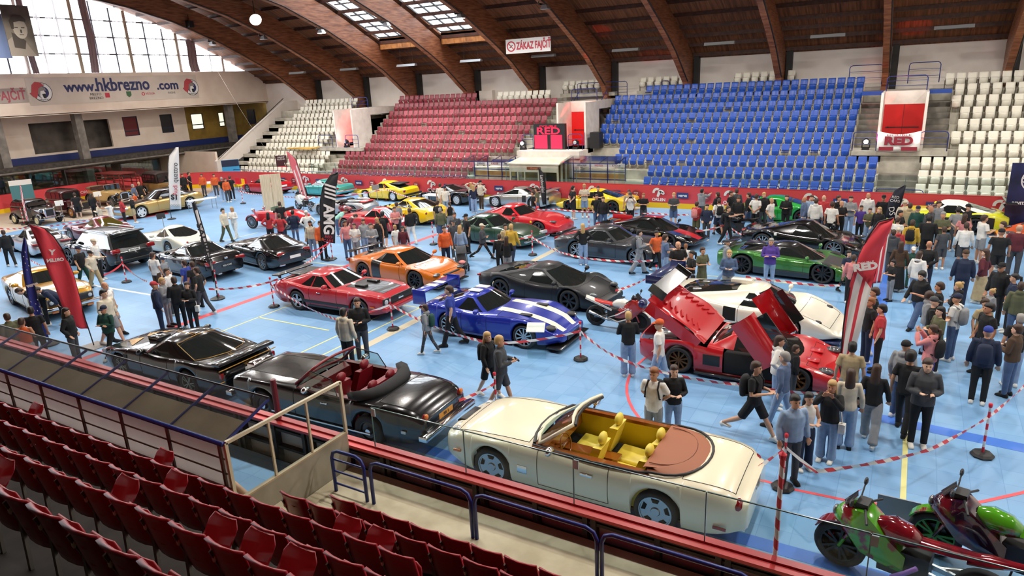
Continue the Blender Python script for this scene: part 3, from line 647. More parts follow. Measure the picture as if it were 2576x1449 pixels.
    for xc, t_ in ((xf, tw), (xr, tw2 or tw)):
        tm_, rm_ = wheelmesh(rw, t_, rim, rr, rimm)
        for s in (1, -1):
            yy = s*(W/2*.985-t_/2); wo = O('wheel', tm_, None, e, loc=(xc, yy, rw-.0), rz=0 if s > 0 else pi); O('rim', rm_, None, wo)
    def bz(xq, yq):
        A = sect(max(-L/2, min(L/2, xq))); yq = abs(yq)
        for j in range(len(A)-1, 6, -1):
            if A[j][0] <= yq <= A[j-1][0]: t = (yq-A[j][0])/max(1e-6, A[j-1][0]-A[j][0]); return A[j][1]+(A[j-1][1]-A[j][1])*t
        return A[6][1]
    # greenhouse
    if gh:
        rb, rt, ft, fb, zr = [gh[k] for k in ('rb', 'rt', 'ft', 'fb', 'z')]; wb_ = gh.get('wb', .86)*W/2; wr = gh.get('wr', .62)*W/2; bow = gh.get('bow', .22); rbow = gh.get('rbow', .1)
        win = gh.get('win', [(0, .5, 'g'), (.5, .53, 'k'), (.53, .82, 'g'), (.82, 1, 'p')])
        def outline(t):
            xb = X(rb)+(X(rt)-X(rb))*t; xfr = X(fb)+(X(ft)-X(fb))*t; w_ = wb_+(wr-wb_)*t**1.25; bf = bow*(1-.35*t); br = rbow*(1-.3*t); P = []
            for yf in (0, .33, .66, .9): P.append((xfr-bf*yf**2, yf*w_, 'w'))
            xs0 = xfr-bf-.05; xs1 = xb+br+.05; P[-1] = (*P[-1][:2], 'pa')
            sp = sorted({0.0, 1.0, *[a for q in win for a in q[:2]], .25, .75})
            for a, b in zip(sp, sp[1:]+[None]):
                tg = 'pc' if b is None else next(q[2] for q in win if q[0]-1e-6 <= (a+b)/2 <= q[1]+1e-6)
                P.append((xs0+(xs1-xs0)*a, w_, tg))
            for yf in (.9, .66, .33, 0): P.append((xb+br*yf**2, yf*w_, 'r'))
            return P
        lv = [0, .3, .62, .9, .985, 1.03]; RG = []
        for t in lv:
            Pn = []
            for (px, py, tg) in outline(min(t, 1)):
                zb_ = bz(px, py) if t == 0 else 0
                q0 = outline(0)[len(Pn)]; z0 = bz(q0[0], q0[1])-.015; z1 = zr-.05*(py/max(wr, .01))**2*(1 if t > .5 else 1)
                Pn.append((px*(1 if t <= 1 else .96)+(X((rt+ft)/2)*.04 if t > 1 else 0), py*(1 if t <= 1 else .93), z0+(z1-z0)*min(t, 1)+(.012 if t > 1 else 0), tg))
            RG.append(Pn)
        tgm = {'w': 'windscreen', 'r': 'rear_window', 'g': 'side_window'}; GP = {}
        pm = ghmat or col
        for a in range(len(lv)-1):
            for j in range(len(RG[0])-1):
                tg = RG[0][j][3]
                for s in (1, -1):
                    nm = tgm.get(tg, 'roof') if a < 3 else 'roof'
                    if tg == 'k' and a < 3: nm = 'side_window'
                    key = (nm, ('L' if s > 0 else 'R') if nm == 'side_window' else '')
                    g = GP.setdefault(key, G()); A, B = RG[a], RG[a+1]
                    q = [(A[j][0], s*A[j][1], A[j][2]), (A[j+1][0], s*A[j+1][1], A[j+1][2]), (B[j+1][0], s*B[j+1][1], B[j+1][2]), (B[j][0], s*B[j][1], B[j][2])]
                    g.add(q[::-1] if s > 0 else q, [(0, 1, 2, 3)], 1 if tg == 'k' and a < 3 else 0)
        g = GP['roof', '']; T_ = RG[-1]; cx_ = (T_[0][0]+T_[-1][0])/2; prev = T_
        for f, dz in ((.75, .012), (.4, .024), (0.02, .03)):
            nx = [(cx_+(p[0]-cx_)*f, p[1]*f, p[2]+dz*.6, '') if 0 else (cx_+(p[0]-cx_)*f, p[1]*f, zr+.0+dz-.05*(p[1]*f/max(wr, .01))**2+(.012), '') for p in T_]
            for j in range(len(T_)-1):
                for s in (1, -1):
                    q = [(prev[j][0], s*prev[j][1], prev[j][2]), (prev[j+1][0], s*prev[j+1][1], prev[j+1][2]), (nx[j+1][0], s*nx[j+1][1], nx[j+1][2]), (nx[j][0], s*nx[j][1], nx[j][2])]
                    g.add(q[::-1] if s > 0 else q, [(0, 1, 2, 3)])
            prev = nx
        for (nm, k), g in GP.items():
            vm = {}; remap = []
            v2 = []
            for p in g.v:
                kk = tuple(round(c, 4) for c in p)
                if kk not in vm: vm[kk] = len(v2); v2.append(p)
                remap.append(vm[kk])
            g2 = G(); g2.v = v2
            for f, mi in zip(g.f, g.m):
                f2 = []
                for i_ in f:
                    if remap[i_] not in f2: f2.append(remap[i_])
                if len(f2) > 2: g2.f.append(tuple(f2)); g2.m.append(mi)
            mt = [pm, pm] if nm == 'roof' else [glass or m_glass, ghmat or col]
            if nm != 'roof' and gh.get('pillar'): mt[1] = gh['pillar']
            res[(nm, k)] = O(nm, g2, mt, e, angle=40)
            if nm == 'roof' and gh.get('stripe'):
                zt_ = zr+.045; xa, xb_ = X(rt)+.05, X(ft)-.1
                O('racing_stripe', G().box(xa, xb_, .08, .32, zt_-.02, zt_).box(xa, xb_, -.32, -.08, zt_-.02, zt_), gh['stripe'], e)
    # extras: (name, x0, x1, y0, y1, z0, z1, mat, mirror) in metres measured from the car centre / ground
    for q in ext:
        nm, x0, x1, y0, y1, z0, z1, mt = q[:8]; mir = q[8] if len(q) > 8 else 0
        for s in ((1, -1) if mir else (1,)):
            ya, yb = sorted((s*y0, s*y1)); g = G()
            cx_, cy_, cz_ = (x0+x1)/2, (ya+yb)/2, (z0+z1)/2; a, b, c = (x1-x0)/2, (yb-ya)/2, (z1-z0)/2
            if len(q) > 9 and q[9] == 'e': g._b((0, 0, 0), 1, 12, 0, (a, b, c)); g.v = [(p[0]+cx_, p[1]+cy_, p[2]+cz_) for p in g.v]
            else:
                k = min(a, b, c)*.35
                P = lambda d, z: [(cx_-a+d, cy_-b+d, z), (cx_+a-d, cy_-b+d, z), (cx_+a-d, cy_+b-d, z), (cx_-a+d, cy_+b-d, z)]
                g.loft([P(k, cz_-c), P(0, cz_-c+k), P(0, cz_+c-k), P(k, cz_+c)])
            res[(nm, s)] = O(nm, g, mt, e, angle=50)
    for s in (1, -1):
        if 'nomirror' in opt: break
        xm = X(gh['fb'] if gh else CAB[1])-.42; zm = cr(sh, (xm+L/2)/L)+.12; g = G()._b((0, 0, 0), 1, 10, 0, (.07, .13, .075)); ww = cr(wd, (xm+L/2)/L)*W/2
        g.v = [(p[0]+xm, p[1]+s*(ww+.05), p[2]+zm) for p in g.v]; g.bar((xm, s*ww*.88, zm-.1), (xm, s*ww, zm-.02), .04, .03)
        O('wing_mirror', g, m_chr if 'chrmirror' in opt else col, e, angle=50)
    return e, res, dict(X=X, bz=bz, L=L, W=W)
SINGLE = ('grille', 'hood_stripes')
CAB = (.34, .66)
def plate(e, x, z, w=.5, h=.11, back=True, txt=None, mat=None, tm=None, tilt=0):
    o = O('number_plate', G().box(-.01, .01, -w/2, w/2, -h/2, h/2), mat or m_plate, e, loc=(x, 0, z))
    if tilt: o.rotation_euler = (0, rad(tilt), 0)
    if txt: text('plate_text', txt, h*.8, tm or m_pt, frame((-.013 if back else .013, 0, 0), (0, -1 if back else 1, 0), (0, 0, 1)), o, 1, 0)
def xfm(o, hinge, ang, axis='Y', pre=(0, 0, 0)):
    h = Vector(hinge); o.matrix_local = Matrix.Translation(h+Vector(pre)) @ Matrix.Rotation(rad(ang), 4, axis) @ Matrix.Translation(-h)
# ---- profile families (u from tail 0 to nose 1) ----
def mid(h=1.15, bl=.86, ns=.5):  # mid-engined supercar
    return dict(top=[(0, .78), (.08, .84), (.3, .87), (.5, .82), (.62, .78), (.78, .66), (.92, .52), (1, ns-.1)], sh=[(0, .74), (.12, .83), (.25, .88), (.4, .8), (.55, .76), (.7, .74), (.8, .7), (.92, .52), (1, ns-.12)],
        gh=dict(rb=.12, rt=.42, ft=.57, fb=.78, z=h, wb=.84, wr=.56, bow=.3, rbow=.05, win=[(0, .46, 'g'), (.46, 1, 'p')]))
def gt(h=1.3):
    return dict(top=[(0, .78), (.05, .9), (.2, .95), (.4, .9), (.6, .92), (.75, .86), (.9, .74), (1, .56)], sh=[(0, .72), (.08, .86), (.2, .92), (.4, .84), (.6, .85), (.75, .84), (.88, .72), (1, .52)],
        gh=dict(rb=.05, rt=.34, ft=.52, fb=.66, z=h, wb=.84, wr=.6, bow=.25, rbow=.12, win=[(0, .52, 'g'), (.52, .56, 'k'), (.56, .72, 'g'), (.72, 1, 'p')]))
red = paint('red', 'c01722'); blk = paint('black', (.004, .004, .005), 0, .2); yel = paint('yellow', 'f0c60c'); dred = paint('dark_red', '7d1424')
hoodr = lambda c, a=.7, b=.97: ('bonnet', a, b, 7, 10, c, 1)
doorr = lambda c, a=.4, b=.62: ('door', a, b, 1, 6, c, 1)
bootr = lambda c, a=.02, b=.2: ('boot_lid', a, b, 7, 10, c, 1)
def lampset(L, W, zf=.62, zr=.72, wf=.3, fr=None): 
    return [('headlamp', L/2-.5, L/2-.1, W*.26, W*.26+wf*.8, zf-.04, zf+.07, m_lens2, 1, 'e'), ('tail_lamp', -L/2-.05, -L/2+.08, W*.24, W*.4, zr-.07, zr+.07, m_tail, 1)]
# --- 1 cream convertible
cream = paint('cream', 'efe6c8', 0, .3); m_yl = M('yellow_leather', S('e6cf4e'), .4); m_tan = M('tan_leather_cover', S('9a5a3a'), .55); m_wood = M('burr_walnut', S('8a4a18'), .15, 0, 0, 1)
def interior(e, X, W, z0, c1, c2, dash, carpet, belt, steer=1, head=.28):
    xa, xb = X(CAB[0]), X(CAB[1]); w_ = W*.4
    g = G().box(xa, xb, -w_, w_, .28, .33); O('cabin_floor', g, carpet, e)
    for s in (1, -1):
        ya, yb = sorted((s*w_, s*(w_+.06))); O('door_lining', G().box(xa, xb, ya, yb, .3, z0-.02), c1, e); ya, yb = sorted((s*(w_-.03), s*(w_+.1))); O('door_capping', G().box(xa-.02, xb, ya, yb, z0-.05, z0+.015), dash, e)
    O('dashboard', G().prism([(xb, -w_, z0-.3), (xb-.22, -w_, z0-.28), (xb-.2, -w_, z0-.04), (xb-.02, -w_, z0+.02)], (0, 2*w_, 0)), dash, e)
    O('console', G().box(X(.42), xb-.15, -.12, .12, .33, .62), dash, e)
    sg = G(); 
    R_ = [Vector((xb-.42+.05*cos(a), steer*.38+.19*sin(a), z0-.1+.19*cos(a))) for a in [2*pi*i/16 for i in range(17)]]
    sg.tube(R_, .016, 6); sg.bar((xb-.4, steer*.38-.17, z0-.1), (xb-.4, steer*.38+.17, z0-.1), .05, .03); sg.tube([(xb-.4, steer*.38, z0-.1), (xb-.1, steer*.38, z0-.18)], .03); O('steering_wheel', sg, dash, e, smooth=True)
    def seat(xs_, yc, w2, back=.62, hr=True):
        g = G(); g.loft([[(xs_-.02, yc-w2, .35), (xs_+.5, yc-w2, .35), (xs_+.5, yc+w2, .35), (xs_-.02, yc+w2, .35)], [(xs_-.02, yc-w2, .5), (xs_+.52, yc-w2, .54), (xs_+.52, yc+w2, .54), (xs_-.02, yc+w2, .5)], [(xs_, yc-w2*.85, .55), (xs_+.48, yc-w2*.85, .58), (xs_+.48, yc+w2*.85, .58), (xs_, yc+w2*.85, .55)]])
        c = O('seat_cushion', g, c1, e, angle=50); g = G(); zt = .5+back
        R = []
        for t in range(7):
            f = t/6; z = .45+(zt-.45)*f; x = xs_-.03-.2*f; ww = w2*(1-.18*f**2); R.append([(x-.1, yc-ww, z), (x+.06, yc-ww, z), (x+.02, yc, z), (x+.06, yc+ww, z), (x-.1, yc+ww, z)])
        g.loft(R); b = O('seat_back', g, c1, e, angle=60)
        if hr: O('headrest', G()._b((0, 0, 0), 1, 10, 0, (.07, .15, .11)), c1, e, smooth=True, loc=(xs_-.27, yc, zt+.1))
    for s in (1, -1): seat(X(.5), s*.38, .27, head+.28)
    for s in (1, -1): seat(X(.35), s*.3, .28, head+.2)
CAB = (.27, .66)
e, r, q = car(-4.33, 10.0, 180, 'cream four-seat convertible with yellow leather interior, parked along the near boards', name='convertible', col=cream, L=5.35, W=1.93, wb=3.08, fo=.98, rw=.365, tw=.25, rim='disc', rr=.74, rimm=m_sil,
  top=[(0, .84), (.04, .99), (.12, 1.03), (.3, 1.0), (.6, .98), (.66, 1.02), (.8, 1.0), (.93, .93), (1, .8)], sh=[(0, .8), (.04, .93), (.2, .97), (.4, .93), (.66, .94), (.8, .93), (.94, .86), (1, .74)], wd=[(0, .82), (.04, .93), (.2, 1), (.8, 1), (.94, .95), (1, .84)], sill=.2, opt='open chrmirror', nose=.9, tail=.7,
  reg=[('door', .39, .635, 1, 6, cream, 1), ('bonnet', .68, .97, 7, 10, cream, 1), ('boot_lid', .02, .17, 7, 10, cream, 1)],
  ext=[('tail_lamp', -2.7, -2.5, .58, .83, .62, .86, m_tail, 1, 'e'), ('headlamp', 2.52, 2.72, .5, .68, .66, .84, m_lens, 1, 'e'), ('headlamp_inner', 2.6, 2.76, .3, .44, .68, .8, m_lens, 1, 'e'), ('grille', 2.6, 2.82, -.3, .3, .4, .82, m_blk), ('door_handle', -.32, -.1, .955, .985, .72, .77, m_chr, 1), ('side_vent', .93, 1.12, .955, .975, .45, .6, m_chr, 1), ('side_marker', 2.35, 2.5, .93, .955, .52, .57, m_amb, 1), ('exhaust', -2.72, -2.5, .5, .62, .2, .26, m_chr, 1), ('rear_reflector', -2.5, -2.3, .93, .955, .38, .43, m_tail, 1)])
interior(e, q['X'], 1.93, .97, m_yl, m_yl, m_wood, M('brown_carpet', S('7a3f24'), .9), m_chr)
X = q['X']
plate(e, X(0)-.075, .72, .52, .13, txt='AZURE')
g = G()
n = 14; R0 = []; R1 = []
for i in range(n+1):
    a = pi/2-pi*i/n; R0.append((X(.275)-.78*max(0, cos(a))**.75, .8*sin(a), 1.005+.02*cos(a)))
O('hood_cover', G().loft([[(X(.29), .8*sin(pi/2-pi*i/n), 1.04) for i in range(n+1)], [(p[0]*.7+X(.29)*.3, p[1]*.93, p[2]+.05) for p in R0], R0], 0, False, False), m_tan, e, smooth=True)
O('hood_piping', G().tube([(p[0]*.75+X(.29)*.25, p[1]*.8, 1.065) for p in R0], .008, 4), M('cover_seam', S('6e3c26'), .6), e)
O('chrome_belt', G().tube([(X(.66), .83, .99), (X(.45), .87, .965), (X(.3), .86, .98)]+[(p[0]-.04, p[1]*1.05, p[2]+.01) for p in R0]+[(X(.3), -.86, .98), (X(.45), -.87, .965), (X(.66), -.83, .99)], .022, 6), m_blk, e, smooth=True)
def wscreen(e, xb, xt, zb, zt, wb_, wt, bow, fm, gm_, surround=.03):
    bt = [(xb-bow*abs(f)**2, f*wb_, zb) for f in (-1, -.6, -.2, .2, .6, 1)]; tp = [(xt-bow*.8*abs(f)**2, f*wt, zt) for f in (-1, -.6, -.2, .2, .6, 1)]
    O('windscreen', G().loft([bt, tp], 0, False, False), gm_, e, smooth=True)
    O('windscreen_frame', G().tube([*bt[:1], *tp, *bt[-1:]], surround, 8).tube(bt, surround*.8, 6), fm, e, smooth=True)
wscreen(e, X(.66)+.12, X(.555)+.05, 1.0, 1.43, .78, .62, .22, cream, m_ws, .035)
O('header_lining', G().tube([(X(.555)-.02-.14*abs(f)**2, f*.6, 1.41) for f in (-1, -.5, 0, .5, 1)], .03, 6), m_blk, e)
O('bonnet_shadow_gap', G().tube([(X(.695)-.2*abs(f)**2, f*.8, 1.0) for f in (-1, -.6, -.2, .2, .6, 1)], .03, 6), m_blk, e)
# --- 2 black convertible with red leather
CAB = (.3, .62)
m_rl = M('red_leather', S('7c1622'), .4); m_blv = M('black_hood_fabric', (.02, .02, .021), .9)
e, r, q = car(-10.37, 9.97, -178, 'black classic convertible with dark red leather seats, roof folded, by the near boards', name='convertible', col=blk, L=5.2, W=1.83, wb=3.0, fo=.92, rw=.36, tw=.2, rim='plain', rr=.6, rimm=M('hubcap_black', (.03, .03, .03), .2),
  top=[(0, .82), (.05, .98), (.2, 1.03), (.4, .99), (.62, 1.02), (.75, 1.0), (.96, .98), (1, .92)], sh=[(0, .78), (.05, .93), (.2, .98), (.5, .93), (.7, .96), (.85, .95), (1, .9)], wd=[(0, .86), (.05, .95), (.2, 1), (.8, 1), (1, .95)], sill=.24, opt='open chrmirror', nose=.4,
  reg=[('door', .36, .63, 1, 6, blk, 1), ('bonnet', .66, .97, 8, 10, blk, 1), ('boot_lid', .02, .2, 7, 10, blk, 1)],
  ext=[('tail_lamp', -2.66, -2.54, .56, .72, .58, .9, m_tail, 1, 'e'), ('indicator_lamp', -2.68, -2.6, .58, .7, .78, .9, m_amb, 1, 'e'), ('headlamp', 2.5, 2.68, .45, .8, .64, .84, m_lens, 1, 'e'), ('radiator_grille', 2.5, 2.74, -.3, .3, .45, 1.02, m_chr), ('rear_bumper', -2.8, -2.62, -.92, .92, .42, .56, m_chr), ('front_bumper', 2.66, 2.84, -.92, .92, .42, .55, m_chr), ('door_handle', -.3, -.12, .905, .93, .78, .81, m_chr, 1), ('sill_trim', -1.4, 1.4, .915, .93, .3, .34, m_chr, 1), ('side_marker', -2.3, -2.2, .9, .925, .52, .58, m_lens, 1)])
interior(e, q['X'], 1.83, .97, m_rl, m_rl, M('red_dash', S('5e1a1c'), .3), M('dark_red_carpet', S('3c0d12'), .9), m_chr, 1, .3)
X = q['X']; wscreen(e, X(.62)+.2, X(.55)+.05, 1.02, 1.42, .76, .66, .12, M('red_screen_frame', S('7a1e24'), .35), m_ws, .03)
for s in (1, -1): O('quarter_glass', G().loft([[(X(.58), s*.8, .99), (X(.4), s*.82, .98)], [(X(.55), s*.72, 1.38), (X(.43), s*.76, 1.3)]], 0, False, False), m_ws, e); O('window_frame', G().tube([(X(.55), s*.72, 1.38), (X(.43), s*.76, 1.3), (X(.4), s*.82, .98)], .012, 5), m_blk, e)
g = G(); R_ = []
for f in [i/8 for i in range(9)]:
    a = -1+2*f; xx = X(.3)-.38*(1-abs(a)**3); R_.append([(xx-.1, a*.86, 1.0), (xx-.05, a*.88, 1.12), (xx+.1, a*.86, 1.17), (xx+.24, a*.82, 1.1), (xx+.22, a*.82, .98)])
O('folded_hood', G().loft(R_), m_blv, e, smooth=True)
O('rear_shelf', G().box(X(.31)-.1, X(.31)+.05, -.7, .7, .95, 1.08), m_rl, e)
plate(e, X(0)-.06, .66, .5, .12, txt='RR 1', mat=M('plate_yellow', S('e39a22'), .4))
# --- 3 black muscle coupe with gold pinstripes
gold = M('gold_pinstripe', S('b98a3a'), .35, .3)
e, r, q = car(-16.12, 9.97, -179, 'black 1970s muscle coupe with gold pinstripes and bird decal on the bonnet', name='muscle_car', col=blk, L=4.95, W=1.86, wb=2.75, fo=1.02, rw=.34, tw=.25, rim='twin', rr=.68, rimm=M('rim_gold_silver', S('a39a84'), .3, .8),
  top=[(0, .8), (.02, .94), (.1, .91), (.3, .93), (.55, .92), (.75, .86), (.93, .76), (1, .6)], sh=[(0, .78), (.02, .88), (.12, .87), (.25, .91), (.45, .83), (.6, .86), (.78, .84), (.95, .7), (1, .55)], sill=.2,
  gh=dict(rb=.12, rt=.36, ft=.5, fb=.64, z=1.24, wb=.86, wr=.62, bow=.28, rbow=.3, win=[(0, .5, 'g'), (.5, 1, 'p')]),
  reg=[('door', .38, .6, 1, 6, blk, 1), ('bonnet', .66, .96, 7, 10, blk, 1), ('boot_lid', .03, .12, 7, 10, blk, 1)],
  ext=[('tail_lamp', -2.5, -2.42, .28, .82, .62, .76, m_tail, 1), ('rear_spoiler', -2.5, -2.25, -.84, .84, .93, 1.02, blk), ('shaker_scoop', .75, 1.15, -.2, .2, .85, 1.0, blk), ('headlamp', 2.3, 2.48, .45, .75, .5, .64, m_lens, 1), ('pinstripe_rear', -2.515, -2.49, -.86, .86, .54, .56, gold), ('pinstripe_rear', -2.515, -2.49, -.86, .86, .83, .85, gold), ('side_vent', 1.05, 1.2, .9, .94, .55, .75, m_blk, 1)])
X = q['X']; plate(e, X(0)-.075, .62, .34, .17, txt='1318'); plate(e, X(0)-.072, .775, .42, .09, txt='TRANS AM', mat=blk, tm=gold)
for s in (.05, .12):
    O('gold_stripe', G().box(X(.36), X(.5), s-.008, s+.008, 1.26, 1.278).bar((X(.03), s, .93), (X(.11), s, .935), .016, .01), gold, e)
g = G(); bz = q['bz']
def bird(g, s):
    for k in range(7):
        a = rad(15+k*20); P = [(1.55, 0)]; x1 = 1.62+.55*sin(a)*-1*.9+.1; y1 = s*.62*cos(a*.6)*(.5+.08*k)
        g.bar((1.6, s*.06, bz(1.6, .06)+.012), (1.25+.1*k, s*(.62-.05*k), bz(1.25+.1*k, .5)+.012), .035, .004)
for s in (1, -1): bird(g, s)
O('bird_decal', g, gold, e)
O('window_outline', G().tube([(X(.13), 0, bz(X(.13), 0)+.02), (X(.13)+.1, .5, .95), (X(.2), .74, .93), (X(.36), .6, 1.19), (X(.36)-.02, 0, 1.25), (X(.36), -.6, 1.19), (X(.2), -.74, .93), (X(.13)+.1, -.5, .95), (X(.13), 0, bz(X(.13), 0)+.02)], .008, 4), gold, e)
# --- 4 red fastback, black bonnet
mred = paint('mustang_red', 'b5222e'); mblk = paint('bonnet_black', (.008, .008, .009), 0, .45, .3)
e, r, q = car(-16.25, 16.05, 1, 'red 1970s fastback with black bonnet panel and black side stripe', name='muscle_car', col=mred, L=4.85, W=1.88, wb=2.72, fo=.95, rw=.345, tw=.25, rim='five', rr=.66, rimm=m_sil,
  top=[(0, .72), (.03, .93), (.15, .98), (.35, .93), (.55, .95), (.75, .93), (.95, .85), (1, .74)], sh=[(0, .7), (.03, .88), (.18, .95), (.35, .86), (.6, .87), (.8, .88), (.96, .8), (1, .7)], sill=.2, nose=.3,
  gh=dict(rb=.02, rt=.3, ft=.47, fb=.62, z=1.28, wb=.86, wr=.6, bow=.2, rbow=.08, win=[(0, .36, 'g'), (.36, .39, 'k'), (.39, .56, 'g'), (.56, 1, 'p')]),
  reg=[('bonnet', .64, .95, 8, 10, mblk, 1), ('side_stripe', .34, .63, 0, 1, mblk), ('door', .37, .62, 1, 6, mred, 1)],
  ext=[('headlamp', 2.42, 2.5, .6, .8, .55, .74, m_lens, 1, 'e'), ('grille', 2.42, 2.475, -.82, .82, .52, .76, m_blk), ('grille_surround', 2.4, 2.47, -.86, .86, .5, .52, m_chr), ('front_bumper', 2.4, 2.56, -.86, .86, .34, .5, mred), ('horse_badge', 2.47, 2.5, -.12, .12, .6, .68, m_chr), ('side_stripe_panel', -.9, 1.1, .93, .95, .36, .46, mblk, 1), ('scoop', .95, 1.35, .2, .4, .92, .99, mblk, 1), ('rear_spoiler', -2.4, -2.1, -.82, .82, 1.08, 1.12, mblk), ('rear_louvre', -1.9, -1.1, -.5, .5, 1.1, 1.14, mblk), ('tail_lamp', -2.5, -2.4, .3, .8, .6, .75, m_tail, 1), ('side_marker', 1.95, 2.12, .9, .92, .45, .5, m_amb, 1), ('door_handle', -.25, -.1, .935, .955, .72, .75, m_chr, 1), ('spoiler_strut', -2.3, -2.2, .6, .64, .95, 1.1, mblk, 1)])
plate(e, q['X'](1)+.11, .4, .5, .12, False, 'RED CARS')
# --- 5 orange supercar with dark side blades
org = paint('orange', 'cc6c14')
e, r, q = car(-16.38, 19.6, -4, 'orange mid-engined coupe with dark side blades and black rear wing', name='sports_car', col=org, L=4.45, W=1.95, wb=2.65, fo=.93, rw=.35, tw=.27, rim='ten', rimm=m_rimk, nose=.8,
  top=[(0, .8), (.06, .93), (.3, .96), (.5, .88), (.66, .86), (.8, .78), (.94, .66), (1, .52)], sh=[(0, .76), (.08, .87), (.24, .9), (.45, .8), (.65, .8), (.8, .78), (.93, .64), (1, .5)],
  gh=dict(rb=.1, rt=.36, ft=.55, fb=.74, z=1.23, wb=.84, wr=.58, bow=.28, win=[(0, .52, 'g'), (.52, .62, 'k'), (.62, 1, 'p')], pillar=m_carbon),
  reg=[('side_blade', .31, .41, 0, 7, m_carbon), hoodr(org, .76, .97), ('door', .41, .63, 1, 6, org, 1), ('intake', .97, 1.01, 1, 3, m_blk)],
  ext=[('rear_wing', -2.28, -1.98, -.85, .85, 1.06, 1.09, m_carbon), ('wing_strut', -2.15, -2.05, .5, .54, .85, 1.07, m_carbon, 1), ('grille', 2.22, 2.33, -.42, .42, .28, .56, m_blk), ('side_intake', 2.12, 2.3, .5, .85, .24, .42, m_blk, 1), ('headlamp', 2.05, 2.25, .5, .86, .52, .64, m_lens2, 1, 'e'), ('tail_lamp', -2.28, -2.15, .5, .88, .68, .78, m_tail, 1), ('splitter', 2.1, 2.36, -.9, .9, .13, .17, m_carbon), ('engine_cover', -1.6, -.7, -.35, .35, .98, 1.06, m_carbon)])
plate(e, 2.34, .4, .5, .11, False, 'RED CARS', m_blk, m_plate)
# --- 6 blue with white stripes
vb = paint('viper_blue', '1a2f9e', .2); wst = M('stripe_white', S('e9e5cf'), .3, 0, 0, .6)
e, r, q = car(-10.02, 16.05, 0, 'blue two-seat sports car with twin white stripes and tall rear wing', name='sports_car', col=vb, L=4.5, W=1.95, wb=2.52, fo=.93, rw=.345, tw=.28, rim='ten', rr=.74, rimm=m_sil, nose=.8,
  top=[(0, .8), (.05, .93), (.2, .96), (.35, .9), (.5, .9), (.6, .9), (.78, .82), (.93, .66), (1, .48)], sh=[(0, .76), (.06, .88), (.17, .93), (.32, .82), (.5, .8), (.65, .84), (.8, .84), (.92, .66), (1, .46)],
  gh=dict(rb=.08, rt=.3, ft=.42, fb=.56, z=1.24, wb=.82, wr=.55, bow=.25, rbow=.15, win=[(0, .55, 'g'), (.55, 1, 'p')], stripe=wst),
  reg=[('hood_stripes', .56, 1.01, 9, 10, vb), ('bonnet_stripe', .56, 1.01, 8, 9, wst), ('tail_stripe', 0, .1, 8, 9, wst), ('bonnet_side', .6, .93, 6, 8, vb, 1), ('door', .34, .53, 1, 6, vb, 1)],
  ext=[('rear_wing', -2.45, -2.05, -.9, .9, 1.2, 1.25, vb), ('wing_stripe', -2.44, -2.06, .08, .3, 1.25, 1.256, wst, 1), ('wing_endplate', -2.45, -2.0, .88, .93, .85, 1.3, vb, 1), ('headlamp', 1.85, 2.2, .5, .82, .54, .68, m_blk, 1, 'e'), ('lamp_bulb', 2.05, 2.2, .58, .7, .55, .66, m_lens, 1, 'e'), ('grille', 2.3, 2.42, -.42, .42, .22, .36, m_blk), ('splitter', 2.0, 2.45, -.92, .92, .1, .14, m_carbon), ('hood_vent', 1.0, 1.35, .42, .58, .8, .862, m_blk, 1), ('tail_lamp', -2.3, -2.2, .55, .85, .68, .78, m_tail, 1)])
# --- 7 matt black
mb = M('paint_matt_black', (.02, .021, .023), .38, .5, 0, .15)
kw = mid(1.2); kw['sh'] = [(0, .76), (.1, .87), (.22, .93), (.38, .8), (.55, .74), (.68, .78), (.79, .83), (.9, .66), (1, .42)]
e, r, q = car(-10.15, 19.52, -6, 'matt black mid-engined coupe with open-looking vents and black wheels', name='sports_car', col=mb, L=4.67, W=1.98, wb=2.72, fo=.98, rw=.355, tw=.27, rim='seven', rimm=m_rimk, rr=.76, nose=.8, tail=.8,
  reg=[hoodr(mb, .79, .97), ('door', .43, .66, 1, 6, mb, 1)], ext=[('grille', 2.3, 2.44, -.5, .5, .2, .36, m_blk), ('headlamp', 1.95, 2.25, .6, .78, .5, .66, m_lens2, 1, 'e'), ('tail_lamp', -2.42, -2.3, .5, .85, .7, .76, m_tail, 1), ('side_skirt', -1.0, 1.1, .93, 1.02, .1, .18, m_carbon, 1), ('splitter', 2.1, 2.4, -.9, .9, .1, .14, m_carbon)], **kw)
